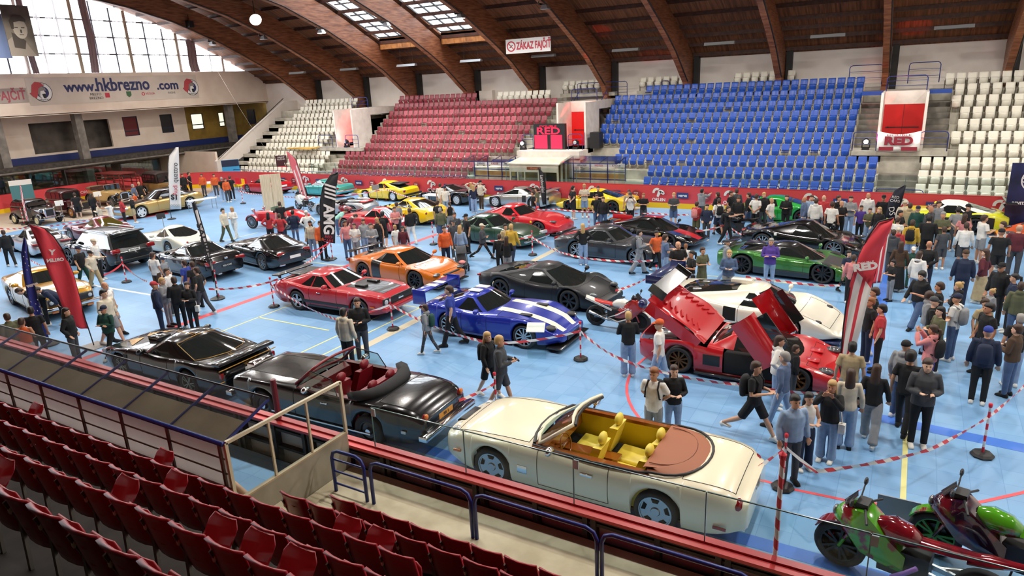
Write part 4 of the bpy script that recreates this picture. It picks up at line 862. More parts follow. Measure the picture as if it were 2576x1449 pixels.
# --- 8 red kit supercar, rear clamshell and doors up
kr = paint('kit_red', 'b8121c'); kw = mid(1.1); kw['top'] = [(0, .8), (.1, .86), (.3, .86), (.5, .8), (.62, .78), (.78, .66), (.92, .5), (1, .34)]; kw['gh'] = dict(kw['gh'], rb=.36, rt=.46, ft=.56, fb=.8, win=[(0, .7, 'g'), (.7, 1, 'p')])
e, r, q = car(-3.05, 16.2, -1, 'bright red supercar with rear clamshell raised and both doors swung up', name='sports_car', col=kr, L=4.75, W=2.0, wb=2.68, fo=1.05, rw=.335, tw=.29, rim='ten', rimm=M('rim_bronze', S('6b4526'), .3, .7), sill=.12, nose=.8, opt='nomirror',
  reg=[('rear_clamshell', 0, .36, 5, 10, kr), ('door', .44, .7, 1, 7, kr), ('front_clamshell', .82, 1.01, 7, 10, kr, 1)],
  ext=[('headlamp', 1.75, 2.1, .55, .85, .48, .62, m_lens2, 1, 'e'), ('driving_lamp', 2.25, 2.42, .5, .85, .25, .36, m_lens, 1, 'e'), ('front_intake', 2.25, 2.44, -.45, .45, .16, .3, m_blk), ('engine_block', -1.6, -.55, -.35, .35, .5, .78, m_carbon), ('gearbox', -2.1, -1.6, -.25, .25, .45, .68, m_sil), ('airbox', -1.2, -.8, -.25, .25, .78, .9, m_sil), ('rear_lamp', -2.44, -2.34, .6, .85, .55, .66, m_tail, 1, 'e'), ('exhaust', -2.3, -1.5, .4, .5, .5, .6, m_sil, 1), ('side_intake', -.75, -.35, .97, 1.01, .35, .62, m_blk, 1), ('side_skirt', -.95, 1.0, .9, 1.02, .08, .14, m_carbon, 1), ('cabin_opening', -.25, .85, .78, .985, .2, .76, m_under, 1), ('seat', .0, .5, .2, .6, .3, .5, m_blk, 1), ('louvre', 1.45, 1.75, .2, .45, .6, .64, kr, 1)], **kw)
cl = r[('rear_clamshell', '')]
g = G(); X = q['X']
for s in (1, -1):
    for k in range(7): g.bar((X(.06+.035*k), s*.42, .875), (X(.06+.035*k)+.12, s*.66, .87), .05, .05)
O('louvre', g, kr, cl, angle=60)
O('rear_wing', G().box(X(0)-.1, X(0)+.3, -.98, .98, 1.12, 1.17).box(X(0)-.12, X(0)+.32, -1.0, -.97, 1.02, 1.25).box(X(0)-.12, X(0)+.32, .97, 1.0, 1.02, 1.25).box(X(0)+.05, X(0)+.15, -.5, -.47, .8, 1.13).box(X(0)+.05, X(0)+.15, .47, .5, .8, 1.13), m_carbon, cl)
[O('clamshell_flank', G().box(X(.02), X(.34), *sorted((s*.93, s*.97)), .5, .8), kr, cl) for s in (1, -1)]
xfm(cl, (X(.38), 0, .95), 33)
for k, s in (('L', 1), ('R', -1)): xfm(r[('door', k)], (X(.7), s*.9, .6), 52, 'Y', (.0, s*.12, .12))
O('door_window', G().box(X(.47), X(.66), .0, .02, .0, .28), m_glass, r[('door', 'R')], loc=(0, -.86, .76)); O('door_window', G().box(X(.47), X(.66), .0, .02, .0, .28), m_glass, r[('door', 'L')], loc=(0, .84, .76))
# --- 9 pearl white racer, blue underside
pw = paint('pearl_white', 'e9e4d2', .05, .25); nb_ = paint('navy', '16224e'); kw = mid(1.2); kw['top'] = [(0, .82), (.1, .9), (.3, .93), (.5, .84), (.62, .8), (.75, .76), (.9, .58), (1, .32)]; kw['sh'] = [(0, .78), (.1, .86), (.25, .88), (.4, .8), (.55, .76), (.7, .82), (.8, .8), (.92, .56), (1, .3)]
kw['gh'] = dict(kw['gh'], rb=.1, rt=.5, ft=.6, fb=.76, win=[(0, .34, 'g'), (.34, 1, 'p')])
e, r, q = car(-3.65, 19.55, -5, 'long pearl white endurance-style supercar with navy lower body', name='sports_car', col=pw, L=5.1, W=2.08, wb=2.8, fo=1.25, rw=.345, tw=.29, rim='six', rimm=m_rimw, rr=.76, sill=.12, nose=.9,
  reg=[('lower_skirt', 0, 1.01, 0, 1, nb_), hoodr(pw, .8, .96), ('door', .5, .68, 2, 7, pw, 1), ('side_intake', .42, .49, 2, 5, m_under)],
  ext=[('rear_wing', -2.75, -2.35, -.98, .98, 1.28, 1.33, nb_), ('wing_upright', -2.6, -2.4, .6, .64, .8, 1.3, nb_, 1), ('wing_endplate', -2.78, -2.3, .96, 1.0, 1.1, 1.36, nb_, 1), ('roof_snorkel', -.5, .1, -.12, .12, 1.18, 1.32, pw), ('headlamp', 1.85, 2.15, .62, .86, .5, .62, m_blk, 1, 'e'), ('nose_intake', 2.45, 2.62, -.25, .25, .16, .3, m_blk), ('engine_louvre', -1.5, -.6, .3, .5, .95, .99, m_sil, 1), ('splitter', 2.2, 2.65, -.95, .95, .1, .14, nb_)], **kw)
plate(e, 2.62, .32, .5, .11, False, 'MC 12', None, None, -30)
# --- second row and further
blkr = blk
kw = gt(1.28); e, r, q = car(-10.15, 25.38, -6, 'dark grey grand tourer coupe with silver multi-spoke wheels', name='coupe', col=paint('gunmetal', '45474b', .6), L=4.7, W=1.92, wb=2.68, fo=.9, rw=.355, tw=.25, rim='twin', rr=.76, reg=[hoodr(paint('gunmetal', 0), .68, .96), doorr(paint('gunmetal', 0), .36, .62)], ext=lampset(4.7, 1.9)+[('grille', 2.3, 2.4, -.4, .4, .3, .5, m_chr), ('spoiler_lip', -2.35, -2.2, -.7, .7, .92, .95, blk)], **kw)
kw = mid(1.14); e, r, q = car(-9.65, 28.45, -9, 'glossy black supercar with red centre stripe along the bonnet and roof', name='sports_car', col=blk, L=4.65, W=1.98, wb=2.65, fo=1.0, rw=.345, tw=.27, rim='seven', rimm=m_rimk, reg=[('centre_stripe', .76, 1.01, 9, 10, red), doorr(blk, .45, .66)], ext=lampset(4.65, 1.9, .55)+[('roof_stripe', -.2, .6, -.2, .2, 1.16, 1.18, red), ('rear_fin', -1.9, -.9, -.02, .02, .9, 1.12, red), ('shield_badge', .9, 1.0, .96, 1.0, .6, .68, M('badge_yellow', S('f2d33c'), .3), 1)], **kw)
kw = gt(1.27); kw['gh'] = dict(kw['gh'], rb=.1, rt=.28, ft=.45, fb=.6, win=[(0, .55, 'g'), (.55, 1, 'p')])
e, r, q = car(-16.25, 28.95, -6, 'red front-engined grand tourer with silver wheels and yellow shield', name='sports_car', col=paint('rosso', 'cf1f2c'), L=4.65, W=1.97, wb=2.72, fo=.95, rw=.35, tw=.27, rim='twin', rr=.76, reg=[hoodr(paint('rosso', 0), .64, .95), doorr(paint('rosso', 0), .34, .56)], ext=lampset(4.65, 1.95, .68)+[('grille', 2.25, 2.36, -.6, .6, .24, .42, m_blk), ('splitter', 2.1, 2.4, -.9, .9, .12, .16, m_carbon), ('shield_badge', .95, 1.05, .97, 1.0, .62, .72, M('badge_yellow', 0), 1)], **kw)
bg_ = paint('racing_green', '123a24')
kw = gt(1.28); kw['gh'] = dict(kw['gh'], rb=.08, rt=.3, ft=.5, fb=.66); e, r, q = car(-16.3, 26.2, -8, 'dark green classic coupe behind the dark grey pushchair, bonnet towards the right', name='coupe', col=bg_, L=4.65, W=1.8, wb=2.6, fo=.9, rw=.33, tw=.2, rim='wire', rr=.66, reg=[hoodr(bg_, .68, .97), doorr(bg_, .38, .64)], ext=[('headlamp', 2.2, 2.35, .4, .8, .52, .66, m_lens, 1), ('front_bumper', 2.3, 2.42, -.88, .88, .36, .44, m_chr), ('tail_lamp', -2.4, -2.28, .5, .8, .6, .7, m_tail, 1)], **kw)
wedge = dict(top=[(0, .78), (.03, .88), (.2, .9), (.5, .84), (.65, .8), (.85, .68), (1, .5)], sh=[(0, .76), (.03, .84), (.3, .84), (.6, .78), (.85, .66), (1, .48)])
e, r, q = car(-30.2, 35.0, 178, 'yellow 1970s wedge coupe with black rear window louvres', name='sports_car', col=yel, L=4.3, W=1.78, wb=2.42, fo=.95, rw=.33, tw=.22, rim='holes', rimm=m_rimw, rr=.66, gh=dict(rb=.04, rt=.36, ft=.55, fb=.72, z=1.18, wb=.86, wr=.64, win=[(0, .45, 'g'), (.45, .48, 'k'), (.48, .68, 'g'), (.68, 1, 'p')]), reg=[hoodr(yel, .74, .97), doorr(yel, .42, .66)], ext=[('tail_lamp', -2.2, -2.1, .5, .8, .62, .76, m_tail, 1), ('rear_bumper', -2.3, -2.15, -.85, .85, .38, .5, m_blk), ('louvre', -1.6, -.75, -.5, .5, 1.05, 1.12, m_blk)], **wedge)
teal = paint('turquoise', '3fa29b', .3)
e, r, q = car(-36.0, 35.05, 175, 'turquoise 1970s wedge coupe behind the black feather flag', name='sports_car', col=teal, L=4.5, W=1.8, wb=2.55, fo=1.0, rw=.34, tw=.22, rim='five', rr=.66, gh=dict(rb=.03, rt=.33, ft=.52, fb=.68, z=1.15, wb=.86, wr=.62, win=[(0, .5, 'g'), (.5, .53, 'k'), (.53, .75, 'g'), (.75, 1, 'p')]), reg=[hoodr(teal, .7, .97), doorr(teal, .4, .64)], ext=[('tail_lamp', -2.3, -2.2, .45, .8, .6, .74, m_tail, 1), ('rear_bumper', -2.38, -2.25, -.86, .86, .4, .52, m_chr)], **wedge)
e, r, q = car(-41.9, 34.9, 173, 'red 1970s coupe at the far left of the banner boards, beside the wooden sign', name='sports_car', col=red, L=4.4, W=1.76, wb=2.5, fo=.98, rw=.325, tw=.21, rim='five', rr=.66, gh=dict(rb=.05, rt=.33, ft=.52, fb=.66, z=1.2, wb=.86, wr=.62), reg=[hoodr(red, .7, .97), doorr(red, .4, .64)], ext=[('tail_lamp', -2.25, -2.15, .45, .8, .62, .72, m_tail, 1), ('rear_bumper', -2.3, -2.18, -.8, .8, .4, .48, m_chr)], **wedge)
plate(e, -2.28, .62, .5, .12)
e, r, q = car(-25.1, 35.0, 176, 'black 1980s wedge supercar with white wheels, by the red boards', name='sports_car', col=blk, L=4.3, W=1.98, wb=2.5, fo=.95, rw=.34, tw=.26, rim='holes', rimm=m_rimw, rr=.68, gh=dict(rb=.2, rt=.42, ft=.54, fb=.76, z=1.1, wb=.8, wr=.56, win=[(0, .6, 'g'), (.6, 1, 'p')]), reg=[hoodr(blk, .78, .97), doorr(blk, .42, .66)], ext=[('tail_lamp', -2.2, -2.1, .5, .85, .62, .72, m_tail, 1), ('rear_wing', -2.2, -1.85, -.9, .9, 1.05, 1.1, blk), ('wing_strut', -2.1, -2.0, .4, .44, .85, 1.06, blk, 1)], **wedge)
silv = paint('silver', 'b9b8b2', .7)
e, r, q = car(-19.9, 35.0, 180, 'silver 1990s wedge supercar with five-hole wheels, beside the slim black flag', name='sports_car', col=silv, L=4.46, W=2.0, wb=2.6, fo=1.0, rw=.35, tw=.26, rim='holes', rimm=m_rimw, rr=.68, gh=dict(rb=.22, rt=.4, ft=.55, fb=.8, z=1.12, wb=.8, wr=.54, win=[(0, .62, 'g'), (.62, 1, 'p')]), reg=[hoodr(silv, .82, .97), doorr(silv, .42, .68), ('side_intake', .3, .36, 2, 5, m_blk)], ext=[('tail_panel', -2.28, -2.2, -.85, .85, .55, .72, m_blk), ('rear_wing', -2.25, -1.9, -.9, .9, 1.0, 1.05, silv), ('engine_vent', -1.6, -.9, .5, .75, .86, .95, m_blk, 1)], **wedge)
e, r, q = car(-15.0, 34.98, 180, 'yellow mid-engined sports car with black wheels, by the red boards', name='sports_car', col=yel, L=4.35, W=1.9, wb=2.56, fo=.9, rw=.345, tw=.26, rim='five', rimm=m_rimk, rr=.74, reg=[hoodr(yel, .8, .97), doorr(yel, .44, .66), ('side_intake', .32, .38, 2, 5, m_blk)], ext=[('tail_lamp', -2.2, -2.1, .5, .85, .66, .74, m_tail, 1), ('rear_grille', -2.24, -2.14, -.85, .85, .4, .6, m_blk)], **mid(1.17))
plate(e, -2.26, .5, .4, .12)
kw = gt(1.24); e, r, q = car(-23.75, 29.4, 166, 'yellow fastback sports car with round tail lamps, behind the yellow motorcycle', name='sports_car', col=yel, L=4.45, W=1.9, wb=2.68, fo=.95, rw=.34, tw=.26, rim='five', rr=.72, reg=[hoodr(yel, .66, .95), doorr(yel, .34, .58)], ext=[('tail_lamp', -2.28, -2.2, .48, .62, .62, .76, m_tail, 1, 'e'), ('tail_lamp_outer', -2.28, -2.2, .68, .82, .62, .76, m_tail, 1, 'e'), ('diffuser', -2.3, -2.15, -.7, .7, .2, .34, m_blk)], **kw)
e, r, q = car(-24.2, 26.6, 180, 'small red classic coupe half hidden by the crowd, right of the tall black flag', name='sports_car', col=red, L=4.4, W=1.66, wb=2.44, fo=1.0, rw=.32, tw=.18, rim='wire', rr=.66, top=[(0, .6), (.06, .74), (.25, .86), (.5, .84), (.7, .86), (.88, .76), (1, .5)], gh=dict(rb=.06, rt=.28, ft=.42, fb=.54, z=1.2, wb=.8, wr=.56), ext=[('tail_lamp', -2.15, -2.0, .5, .7, .5, .58, m_tail, 1, 'e'), ('chrome_bumper', -2.25, -2.1, -.7, .7, .44, .5, m_chr)])
# silver racer 63
CAB = (.32, .52); sr = paint('racer_silver', 'a9adb0', .5)
e, r, q = car(-28.95, 29.6, 184, 'silver vintage racing roadster with red number 63 roundels', name='racing_car', col=sr, L=4.0, W=1.66, wb=2.3, fo=.85, rw=.33, tw=.22, rim='wire', rr=.64, top=[(0, .62), (.06, .82), (.3, .86), (.52, .84), (.7, .8), (.9, .7), (1, .5)], opt='open nomirror', ext=[('red_panel', -1.9, -1.2, -.5, .5, .84, .875, M('race_red', S('b8262b'), .4)), ('front_bumper', 1.95, 2.05, -.4, .4, .3, .5, m_blk), ('roundel', .3, .75, .82, .845, .42, .78, m_wht, 1), ('seat', -.4, -.1, .1, .5, .4, .95, M('seat_black', (.02, .02, .02), .6), 1), ('tail_fairing', -1.6, -.6, .3, .6, .8, 1.0, sr, 1, 'e')])
text('race_number', '63', .34, M('race_red', 0), frame((.52, .85, .6), (-1, 0, 0), (0, 0, 1)), e, 1, .01); text('race_number', '63', .5, m_wht, frame((-1.55, 0, .88), (0, 1, 0), (1, 0, 0)), e, 1, .02)
# red open-wheel roadster
def roadster(x, y, h, label, c, L=3.9):
    e = E('vintage_roadster', (x, y, .015), rad(h), label, 'car'); g = G()
    def oct(xx, w, z0, z1): return [(xx, w, z0), (xx, w, z1-.1), (xx, w*.6, z1), (xx, -w*.6, z1), (xx, -w, z1-.1), (xx, -w, z0)]
    O('body', G().loft([oct(-1.9, .25, .4, .7), oct(-1.5, .5, .32, .9), oct(-.9, .58, .3, .95), oct(-.3, .58, .3, .9), oct(.2, .5, .3, .92), oct(1.0, .4, .34, .86), oct(1.35, .33, .36, .84)]), c, e, angle=35)
    O('grille', G().box(1.35, 1.4, -.3, .3, .38, .84), m_chr, e); O('cockpit', G().box(-.9, -.1, -.45, .45, .8, .96), m_under, e); O('windscreen', G().box(.0, .02, -.45, .45, .9, 1.15), m_ws, e)
    O('seat', G().box(-.85, -.7, -.42, .42, .5, 1.08), M('seat_black', 0), e); O('axle', G().tube([(1.2, -.7, .36), (1.2, .7, .36)], .03).tube([(-1.2, -.7, .36), (-1.2, .7, .36)], .04), m_chr, e)
    t, r_ = wheelmesh(.36, .14, 'wire', .72, m_sil)
    for xx in (1.2, -1.2):
        for s in (1, -1):
            w_ = O('wheel', t, None, e, loc=(xx, s*.72, .36), rz=0 if s > 0 else pi); O('rim', r_, None, w_)
            n = 10; O('mudguard', G().loft([[(xx+.41*cos(a), s*.64, .36+.41*sin(a)), (xx+.41*cos(a), s*.8, .36+.41*sin(a)), (xx+.39*cos(a), s*.8, .36+.39*sin(a)), (xx+.39*cos(a), s*.64, .36+.39*sin(a))] for a in [rad(10+160*i/n) for i in range(n+1)]]), c, e, angle=40)
    for s in (1, -1): O('headlamp', G()._b((0, 0, 0), 1, 12, 0, (.1, .12, .12)), m_chr, e, smooth=True, loc=(1.3, s*.42, .95))
    return e
roadster(-30.1, 25.55, 188, 'red open-wheel vintage roadster with chrome headlamps, in front of the plank sign', paint('roadster_red', 'c8242c'))
kw = gt(1.26); kw['top'] = [(0, .8), (.05, .92), (.2, .95), (.4, .92), (.55, .94), (.8, .86), (.93, .74), (1, .55)]
kw['gh'] = dict(rb=.06, rt=.28, ft=.42, fb=.54, z=1.26, wb=.84, wr=.6, bow=.2, rbow=.2, win=[(0, .62, 'g'), (.62, 1, 'p')])
e, r, q = car(-24.2, 19.55, 170, 'glossy black long-bonnet coupe with silver ten-spoke wheels and white number plate', name='coupe', col=blk, L=4.64, W=1.94, wb=2.68, fo=.95, rw=.35, tw=.27, rim='ten', rr=.78, reg=[doorr(blk, .3, .52), bootr(blk)], ext=lampset(4.64, 1.9, .62, .74)+[('exhaust', -2.4, -2.3, .5, .75, .26, .34, m_chr, 1)], **kw)
plate(e, -2.4, .56, .5, .12)
kw = gt(1.29); e, r, q = car(-25.8, 17.2, 176, 'black two-door roadster with hard top seen from behind, near the slim white-on-black flag', name='coupe', col=blk, L=4.55, W=1.85, wb=2.56, fo=.9, rw=.345, tw=.25, rim='twin', rimm=m_rimk, rr=.74, reg=[bootr(blk, .02, .22), doorr(blk, .36, .6)], ext=[('tail_lamp', -2.32, -2.18, .45, .86, .66, .82, m_tail, 1), ('exhaust', -2.36, -2.2, .3, .45, .24, .32, m_chr, 1), ('star_badge', -2.34, -2.3, -.07, .07, .82, .9, m_chr)], top=[(0, .78), (.03, .97), (.2, .99), (.45, .93), (.6, .94), (.8, .88), (1, .6)], gh=dict(rb=.2, rt=.34, ft=.48, fb=.64, z=1.3, wb=.86, wr=.64, win=[(0, .7, 'g'), (.7, 1, 'p')]))
plate(e, -2.34, .56, .5, .11, txt='RED CARS', mat=m_blk, tm=m_plate)
suvp = paint('suv_grey', '2e3032', .5)
e, r, q = car(-31.3, 16.6, 178, 'dark grey sport utility vehicle seen from behind, with red tail lamps', name='suv', col=suvp, L=4.8, W=1.96, wb=2.88, fo=.95, rw=.39, tw=.28, rim='five', rimm=m_rimk, rr=.72, sill=.3, top=[(0, .9), (.02, 1.12), (.1, 1.16), (.5, 1.1), (.68, 1.08), (.85, 1.02), (1, .8)], sh=[(0, .88), (.02, 1.06), (.5, 1.04), (.8, 1.0), (1, .76)], gh=dict(rb=.01, rt=.1, ft=.56, fb=.7, z=1.68, wb=.9, wr=.7, bow=.16, rbow=.08, win=[(0, .32, 'g'), (.32, .35, 'k'), (.35, .62, 'g'), (.62, .66, 'k'), (.66, .88, 'g'), (.88, 1, 'p')]), reg=[doorr(suvp, .42, .64), ('rear_door', .24, .42, 1, 6, suvp, 1)], ext=[('tail_lamp', -2.45, -2.3, .6, .94, .86, 1.04, m_tail, 1), ('roof_rail', -1.6, .6, .64, .68, 1.68, 1.73, m_sil, 1), ('bumper_trim', -2.48, -2.36, -.9, .9, .4, .55, m_blk), ('roof_spoiler', -2.35, -2.1, -.65, .65, 1.64, 1.69, suvp)])
plate(e, -2.46, .9, .5, .11, txt='RED CARS')
w2 = paint('classic_white', 'dddccf')
e, r, q = car(-30.85, 19.5, 176, 'white 1960s split-fender coupe with chrome bumpers, parked beside the dark grey sport utility', name='coupe', col=w2, L=4.45, W=1.76, wb=2.49, fo=.95, rw=.34, tw=.2, rim='holes', rr=.62, top=[(0, .66), (.05, .84), (.2, .93), (.4, .86), (.6, .87), (.8, .84), (1, .6)], sh=[(0, .62), (.06, .78), (.2, .95), (.36, .8), (.55, .78), (.72, .9), (.85, .88), (1, .56)], gh=dict(rb=.06, rt=.3, ft=.44, fb=.56, z=1.26, wb=.76, wr=.5, rbow=.4), ext=[('tail_lamp', -2.25, -2.15, .35, .46, .62, .72, m_tail, 1, 'e'), ('chrome_bumper', -2.32, -2.18, .25, .8, .4, .48, m_chr, 1)])
plate(e, -2.3, .5, .34, .15, mat=M('plate_yellow', 0))
mro = paint('wine_red', '6b1220', .3)
e, r, q = car(-37.4, 19.7, 181, 'wine red round-tailed sports coupe with olive windows', name='coupe', col=mro, L=4.4, W=1.7, wb=2.5, fo=.9, rw=.33, tw=.2, rim='wire', rr=.7, top=[(0, .55), (.05, .75), (.25, .98), (.5, .88), (.7, .86), (.88, .78), (1, .55)], sh=[(0, .5), (.06, .7), (.22, .92), (.4, .76), (.6, .76), (.8, .88), (.93, .76), (1, .5)], gh=dict(rb=.08, rt=.3, ft=.45, fb=.58, z=1.3, wb=.76, wr=.52, rbow=.3, win=[(0, .6, 'g'), (.6, 1, 'p')]), glass=M('olive_glass', S('4a4218'), .05, 0, 0, 1), ext=[('headlamp', 2.05, 2.2, .45, .68, .55, .74, m_lens, 1, 'e'), ('grille', 2.1, 2.26, -.25, .25, .35, .6, m_chr)])
p9 = paint('silver_911', 'b3b5b8', .6)
e, r, q = car(-37.8, 16.9, 170, 'silver rear-engined coupe with large rear wing, far left of the court', name='sports_car', col=p9, L=4.35, W=1.8, wb=2.35, fo=.95, rw=.33, tw=.27, rim='ten', rr=.74, top=[(0, .6), (.06, .82), (.2, .95), (.4, .9), (.6, .88), (.8, .8), (1, .55)], sh=[(0, .58), (.06, .78), (.2, .86), (.4, .78), (.6, .78), (.82, .84), (.95, .68), (1, .52)], gh=dict(rb=.06, rt=.38, ft=.54, fb=.66, z=1.26, wb=.8, wr=.55, win=[(0, .45, 'g'), (.45, .48, 'k'), (.48, .78, 'g'), (.78, 1, 'p')]), ext=[('rear_wing', -2.15, -1.75, -.75, .75, 1.12, 1.16, p9), ('wing_upright', -2.0, -1.85, .5, .54, .8, 1.13, p9, 1), ('tail_lamp', -2.2, -2.0, .35, .85, .66, .74, m_tail, 1)])
gld = paint('gold', 'c2a05c', .35)
e, r, q = car(-42.35, 26.5, -91, 'long two-tone limousine, gold flanks under a black top, with dish wheels', name='limousine', col=gld, L=5.4, W=1.92, wb=3.4, fo=.92, rw=.375, tw=.26, rim='disc', rimm=m_rimw, rr=.78, sill=.2, top=[(0, .88), (.04, 1.04), (.15, 1.06), (.5, 1.0), (.66, 1.02), (.85, .95), (.97, .84), (1, .7)], sh=[(0, .84), (.04, .98), (.5, .95), (.8, .92), (.95, .82), (1, .66)], gh=dict(rb=.12, rt=.28, ft=.52, fb=.66, z=1.48, wb=.84, wr=.62, win=[(0, .4, 'g'), (.4, .42, 'k'), (.42, .8, 'g'), (.8, 1, 'p')]), ghmat=blk, reg=[('bonnet', .66, .97, 7, 10, blk, 1), ('boot_lid', .02, .14, 7, 10, blk, 1), doorr(gld, .44, .62), ('rear_door', .22, .44, 1, 6, gld, 1)], ext=[('headlamp', 2.5, 2.68, .55, .88, .66, .78, m_lens, 1, 'e'), ('grille', 2.6, 2.78, -.4, .4, .45, .82, m_chr), ('front_bumper_trim', 2.6, 2.76, -.8, .8, .22, .32, m_chr)])
# vintage cars
def vintage(x, y, h, label, c, cf, L=4.4, W=1.65, open_=False, H=1.75, rimm=None, rstyle='plain', rw=.36, roofc=None, drop=None):
    e = E('vintage_car', (x, y, .0), rad(h), label, 'car'); w_ = .56
    def sec(xx, w, z0, z1, t=.1): return [(xx, w*.96, z0), (xx, w, z0+.15), (xx, w, z1-t), (xx, w*.8, z1-t*.3), (xx, w*.4, z1), (xx, -w*.4, z1), (xx, -w*.8, z1-t*.3), (xx, -w, z1-t), (xx, -w, z0+.15), (xx, -w*.96, z0)]
    O('body', G().loft([sec(-L*.44, .5, .5, 1.0), sec(-L*.36, .66, .4, 1.12), sec(-L*.05, .7, .4, 1.12), sec(.1*L, .64, .4, 1.1), sec(.14*L, .5, .42, 1.08)]), c, e, angle=40)
    O('bonnet', G().loft([sec(.14*L, .5, .5, 1.1, .14), sec(.3*L, .42, .5, 1.06, .14), sec(.4*L, .33, .5, 1.02, .14)]), c, e, angle=40)
    O('radiator_grille', G().loft([sec(.4*L, .34, .45, 1.04, .12), sec(.4*L+.06, .31, .46, 1.0, .12)]), m_chr, e); O('grille_core', G().box(.4*L+.06, .4*L+.07, -.22, .22, .52, .92), m_blk, e)
    t, r_ = wheelmesh(rw, .15, rstyle, .66, rimm or m_crm); xf, xr = .33*L, -.31*L
    for s in (1, -1):
        for xx in (xf, xr):
            wo = O('wheel', t, None, e, loc=(xx, s*(W/2-.12), rw), rz=0 if s > 0 else pi); O('rim', r_, None, wo)
        R = rw+.07
        for xx, a0, a1, nm in ((xf, -8, 172, 'front_wing'), (xr, 0, 190, 'rear_wing')):
            ring = []
            for i in range(13):
                a = rad(a0+(a1-a0)*i/12); bulge = .0
                ring.append([(xx+(R+.03)*cos(a), s*(W/2-.3), rw+(R+.03)*sin(a)), (xx+(R+.03)*cos(a), s*(W/2-.06), rw+(R+.02)*sin(a)), (xx+R*cos(a), s*(W/2), rw+(R-.06)*sin(a)), (xx+(R-.03)*cos(a), s*(W/2-.05), rw+(R-.04)*sin(a)), (xx+(R-.03)*cos(a), s*(W/2-.3), rw+(R-.04)*sin(a))])
            O(nm, G().loft(ring), cf, e, angle=45)
        O('running_board', G().hexa([(xr+R-.05, s*(W/2-.32), .3), (xf-R+.05, s*(W/2-.32), .34), (xf-R+.05, s*(W/2-.04), .34), (xr+R-.05, s*(W/2-.04), .3), (xr+R-.05, s*(W/2-.32), .34), (xf-R+.05, s*(W/2-.32), .38), (xf-R+.05, s*(W/2-.04), .38), (xr+R-.05, s*(W/2-.04), .34)]), cf, e)
        O('headlamp', G()._b((0, 0, 0), 1, 12, 0, (.12, .12, .12)).lathe([(.001, .12), (.1, .12)], 12, axis='x', mi=0), m_chr, e, smooth=True, loc=(.36*L, s*.42, .88))
    O('front_bumper', G().tube([(.45*L, -.75, .42), (.47*L, 0, .42), (.45*L, .75, .42)], .035), m_chr, e)
    if not open_:
        O('cabin', G().loft([sec(-L*.36, .6, 1.05, H-.18, .2), sec(-L*.3, .63, 1.05, H, .16), sec(.02*L, .63, 1.05, H, .12), sec(.085*L, .6, 1.05, H-.1, .1)]), roofc or c, e, angle=40)
        for s in (1, -1):
            for a, b in ((-.29, -.17), (-.155, -.055), (-.04, .05)): O('side_window', G().box(a*L, b*L, *sorted((s*.62, s*.65)), 1.14, H-.2), m_glass, e)
        O('windscreen', G().hexa([(.1*L, -.52, 1.12), (.11*L, -.52, 1.12), (.11*L, .52, 1.12), (.1*L, .52, 1.12), (.085*L, -.5, H-.2), (.095*L, -.5, H-.2), (.095*L, .5, H-.2), (.085*L, .5, H-.2)]), m_glass, e)
    else:
        O('seats', G().box(-L*.3, -L*.24, -.58, .58, .9, 1.3).box(-L*.08, -L*.03, -.58, .58, .9, 1.28).box(-L*.24, -L*.1, -.56, .56, .9, 1.14), M('brown_leather', S('4a2a20'), .6), e)
        O('folded_hood', G()._b((0, 0, 0), 1, 10, 0, (.3, .68, .14)), M('tan_hood_fabric', S('7b6a50'), .9), e, smooth=True, loc=(-L*.4, 0, 1.2))
        O('windscreen_frame', G().tube([(.1*L, -.55, 1.08), (.08*L, -.55, 1.5), (.08*L, .55, 1.5), (.1*L, .55, 1.08)], .02), m_chr, e); O('windscreen', G().box(.085*L, .09*L, -.53, .53, 1.1, 1.48), m_ws, e)
    return e
vintage(-47.5, 21.45, 3, 'small black 1930s saloon with cream wheels and oval grille', blk, blk, L=3.9, W=1.5, H=1.52, rw=.31)
vintage(-48.3, 24.0, 0, 'maroon 1930s saloon with tall chrome grille, beside the small black saloon', paint('maroon', '3d0d16'), paint('maroon', '3d0d16'), L=4.7, W=1.75, H=1.72, rw=.37, rimm=M('rim_orange', S('c98a4a'), .4))
vintage(-49.6, 27.5, -2, 'open sand-yellow 1920s tourer with chrome radiator', paint('sand', 'c9a468'), blk, L=4.7, W=1.7, open_=True, rstyle='wire', rimm=m_sil, rw=.39)
vintage(-49.3, 31.4, -4, 'brown and gold 1920s saloon with black roof, furthest of the vintage cars', paint('brown_gold', '8a6a3e'), blk, L=4.7, W=1.7, H=1.9, rstyle='wire', rimm=m_sil, rw=.39, roofc=M('vintage_roof', S('2c1a14'), .5))
# vintage truck with railed flatbed
e = E('vintage_truck', (-51.2, 29.45, 0), rad(0), 'red railed body of a vintage truck between the tourer and the brown saloon', 'truck'); mrb = M('truck_red', S('7b2a24'), .6)
O('flatbed', G().box(-2.2, 1.3, -.62, .62, .8, .95), mrb, e); g = G()
for z in (1.25, 1.5, 1.75): g.box(-2.2, 1.3, -.66, -.61, z, z+.06).box(-2.2, 1.3, .61, .66, z, z+.06)
for xx in (-2.2, -1, .2, 1.25): g.box(xx, xx+.06, -.66, -.61, .9, 1.8).box(xx, xx+.06, .61, .66, .9, 1.8)
O('side_rails', g, mrb, e); O('canopy_frame', G().box(-2.2, .9, -.66, .66, 1.95, 2.02).box(.85, .9, -.66, -.61, .9, 2).box(.85, .9, .61, .66, .9, 2).box(-2.2, -2.15, -.66, -.61, .9, 2).box(-2.2, -2.15, .61, .66, .9, 2), mrb, e)
t, r_ = wheelmesh(.39, .15, 'wire', .66, m_sil)
for xx in (-1.4, 1.0):
    for s in (1, -1): O('rim', r_, None, O('wheel', t, None, e, loc=(xx, s*.52, .39), rz=0 if s > 0 else pi))
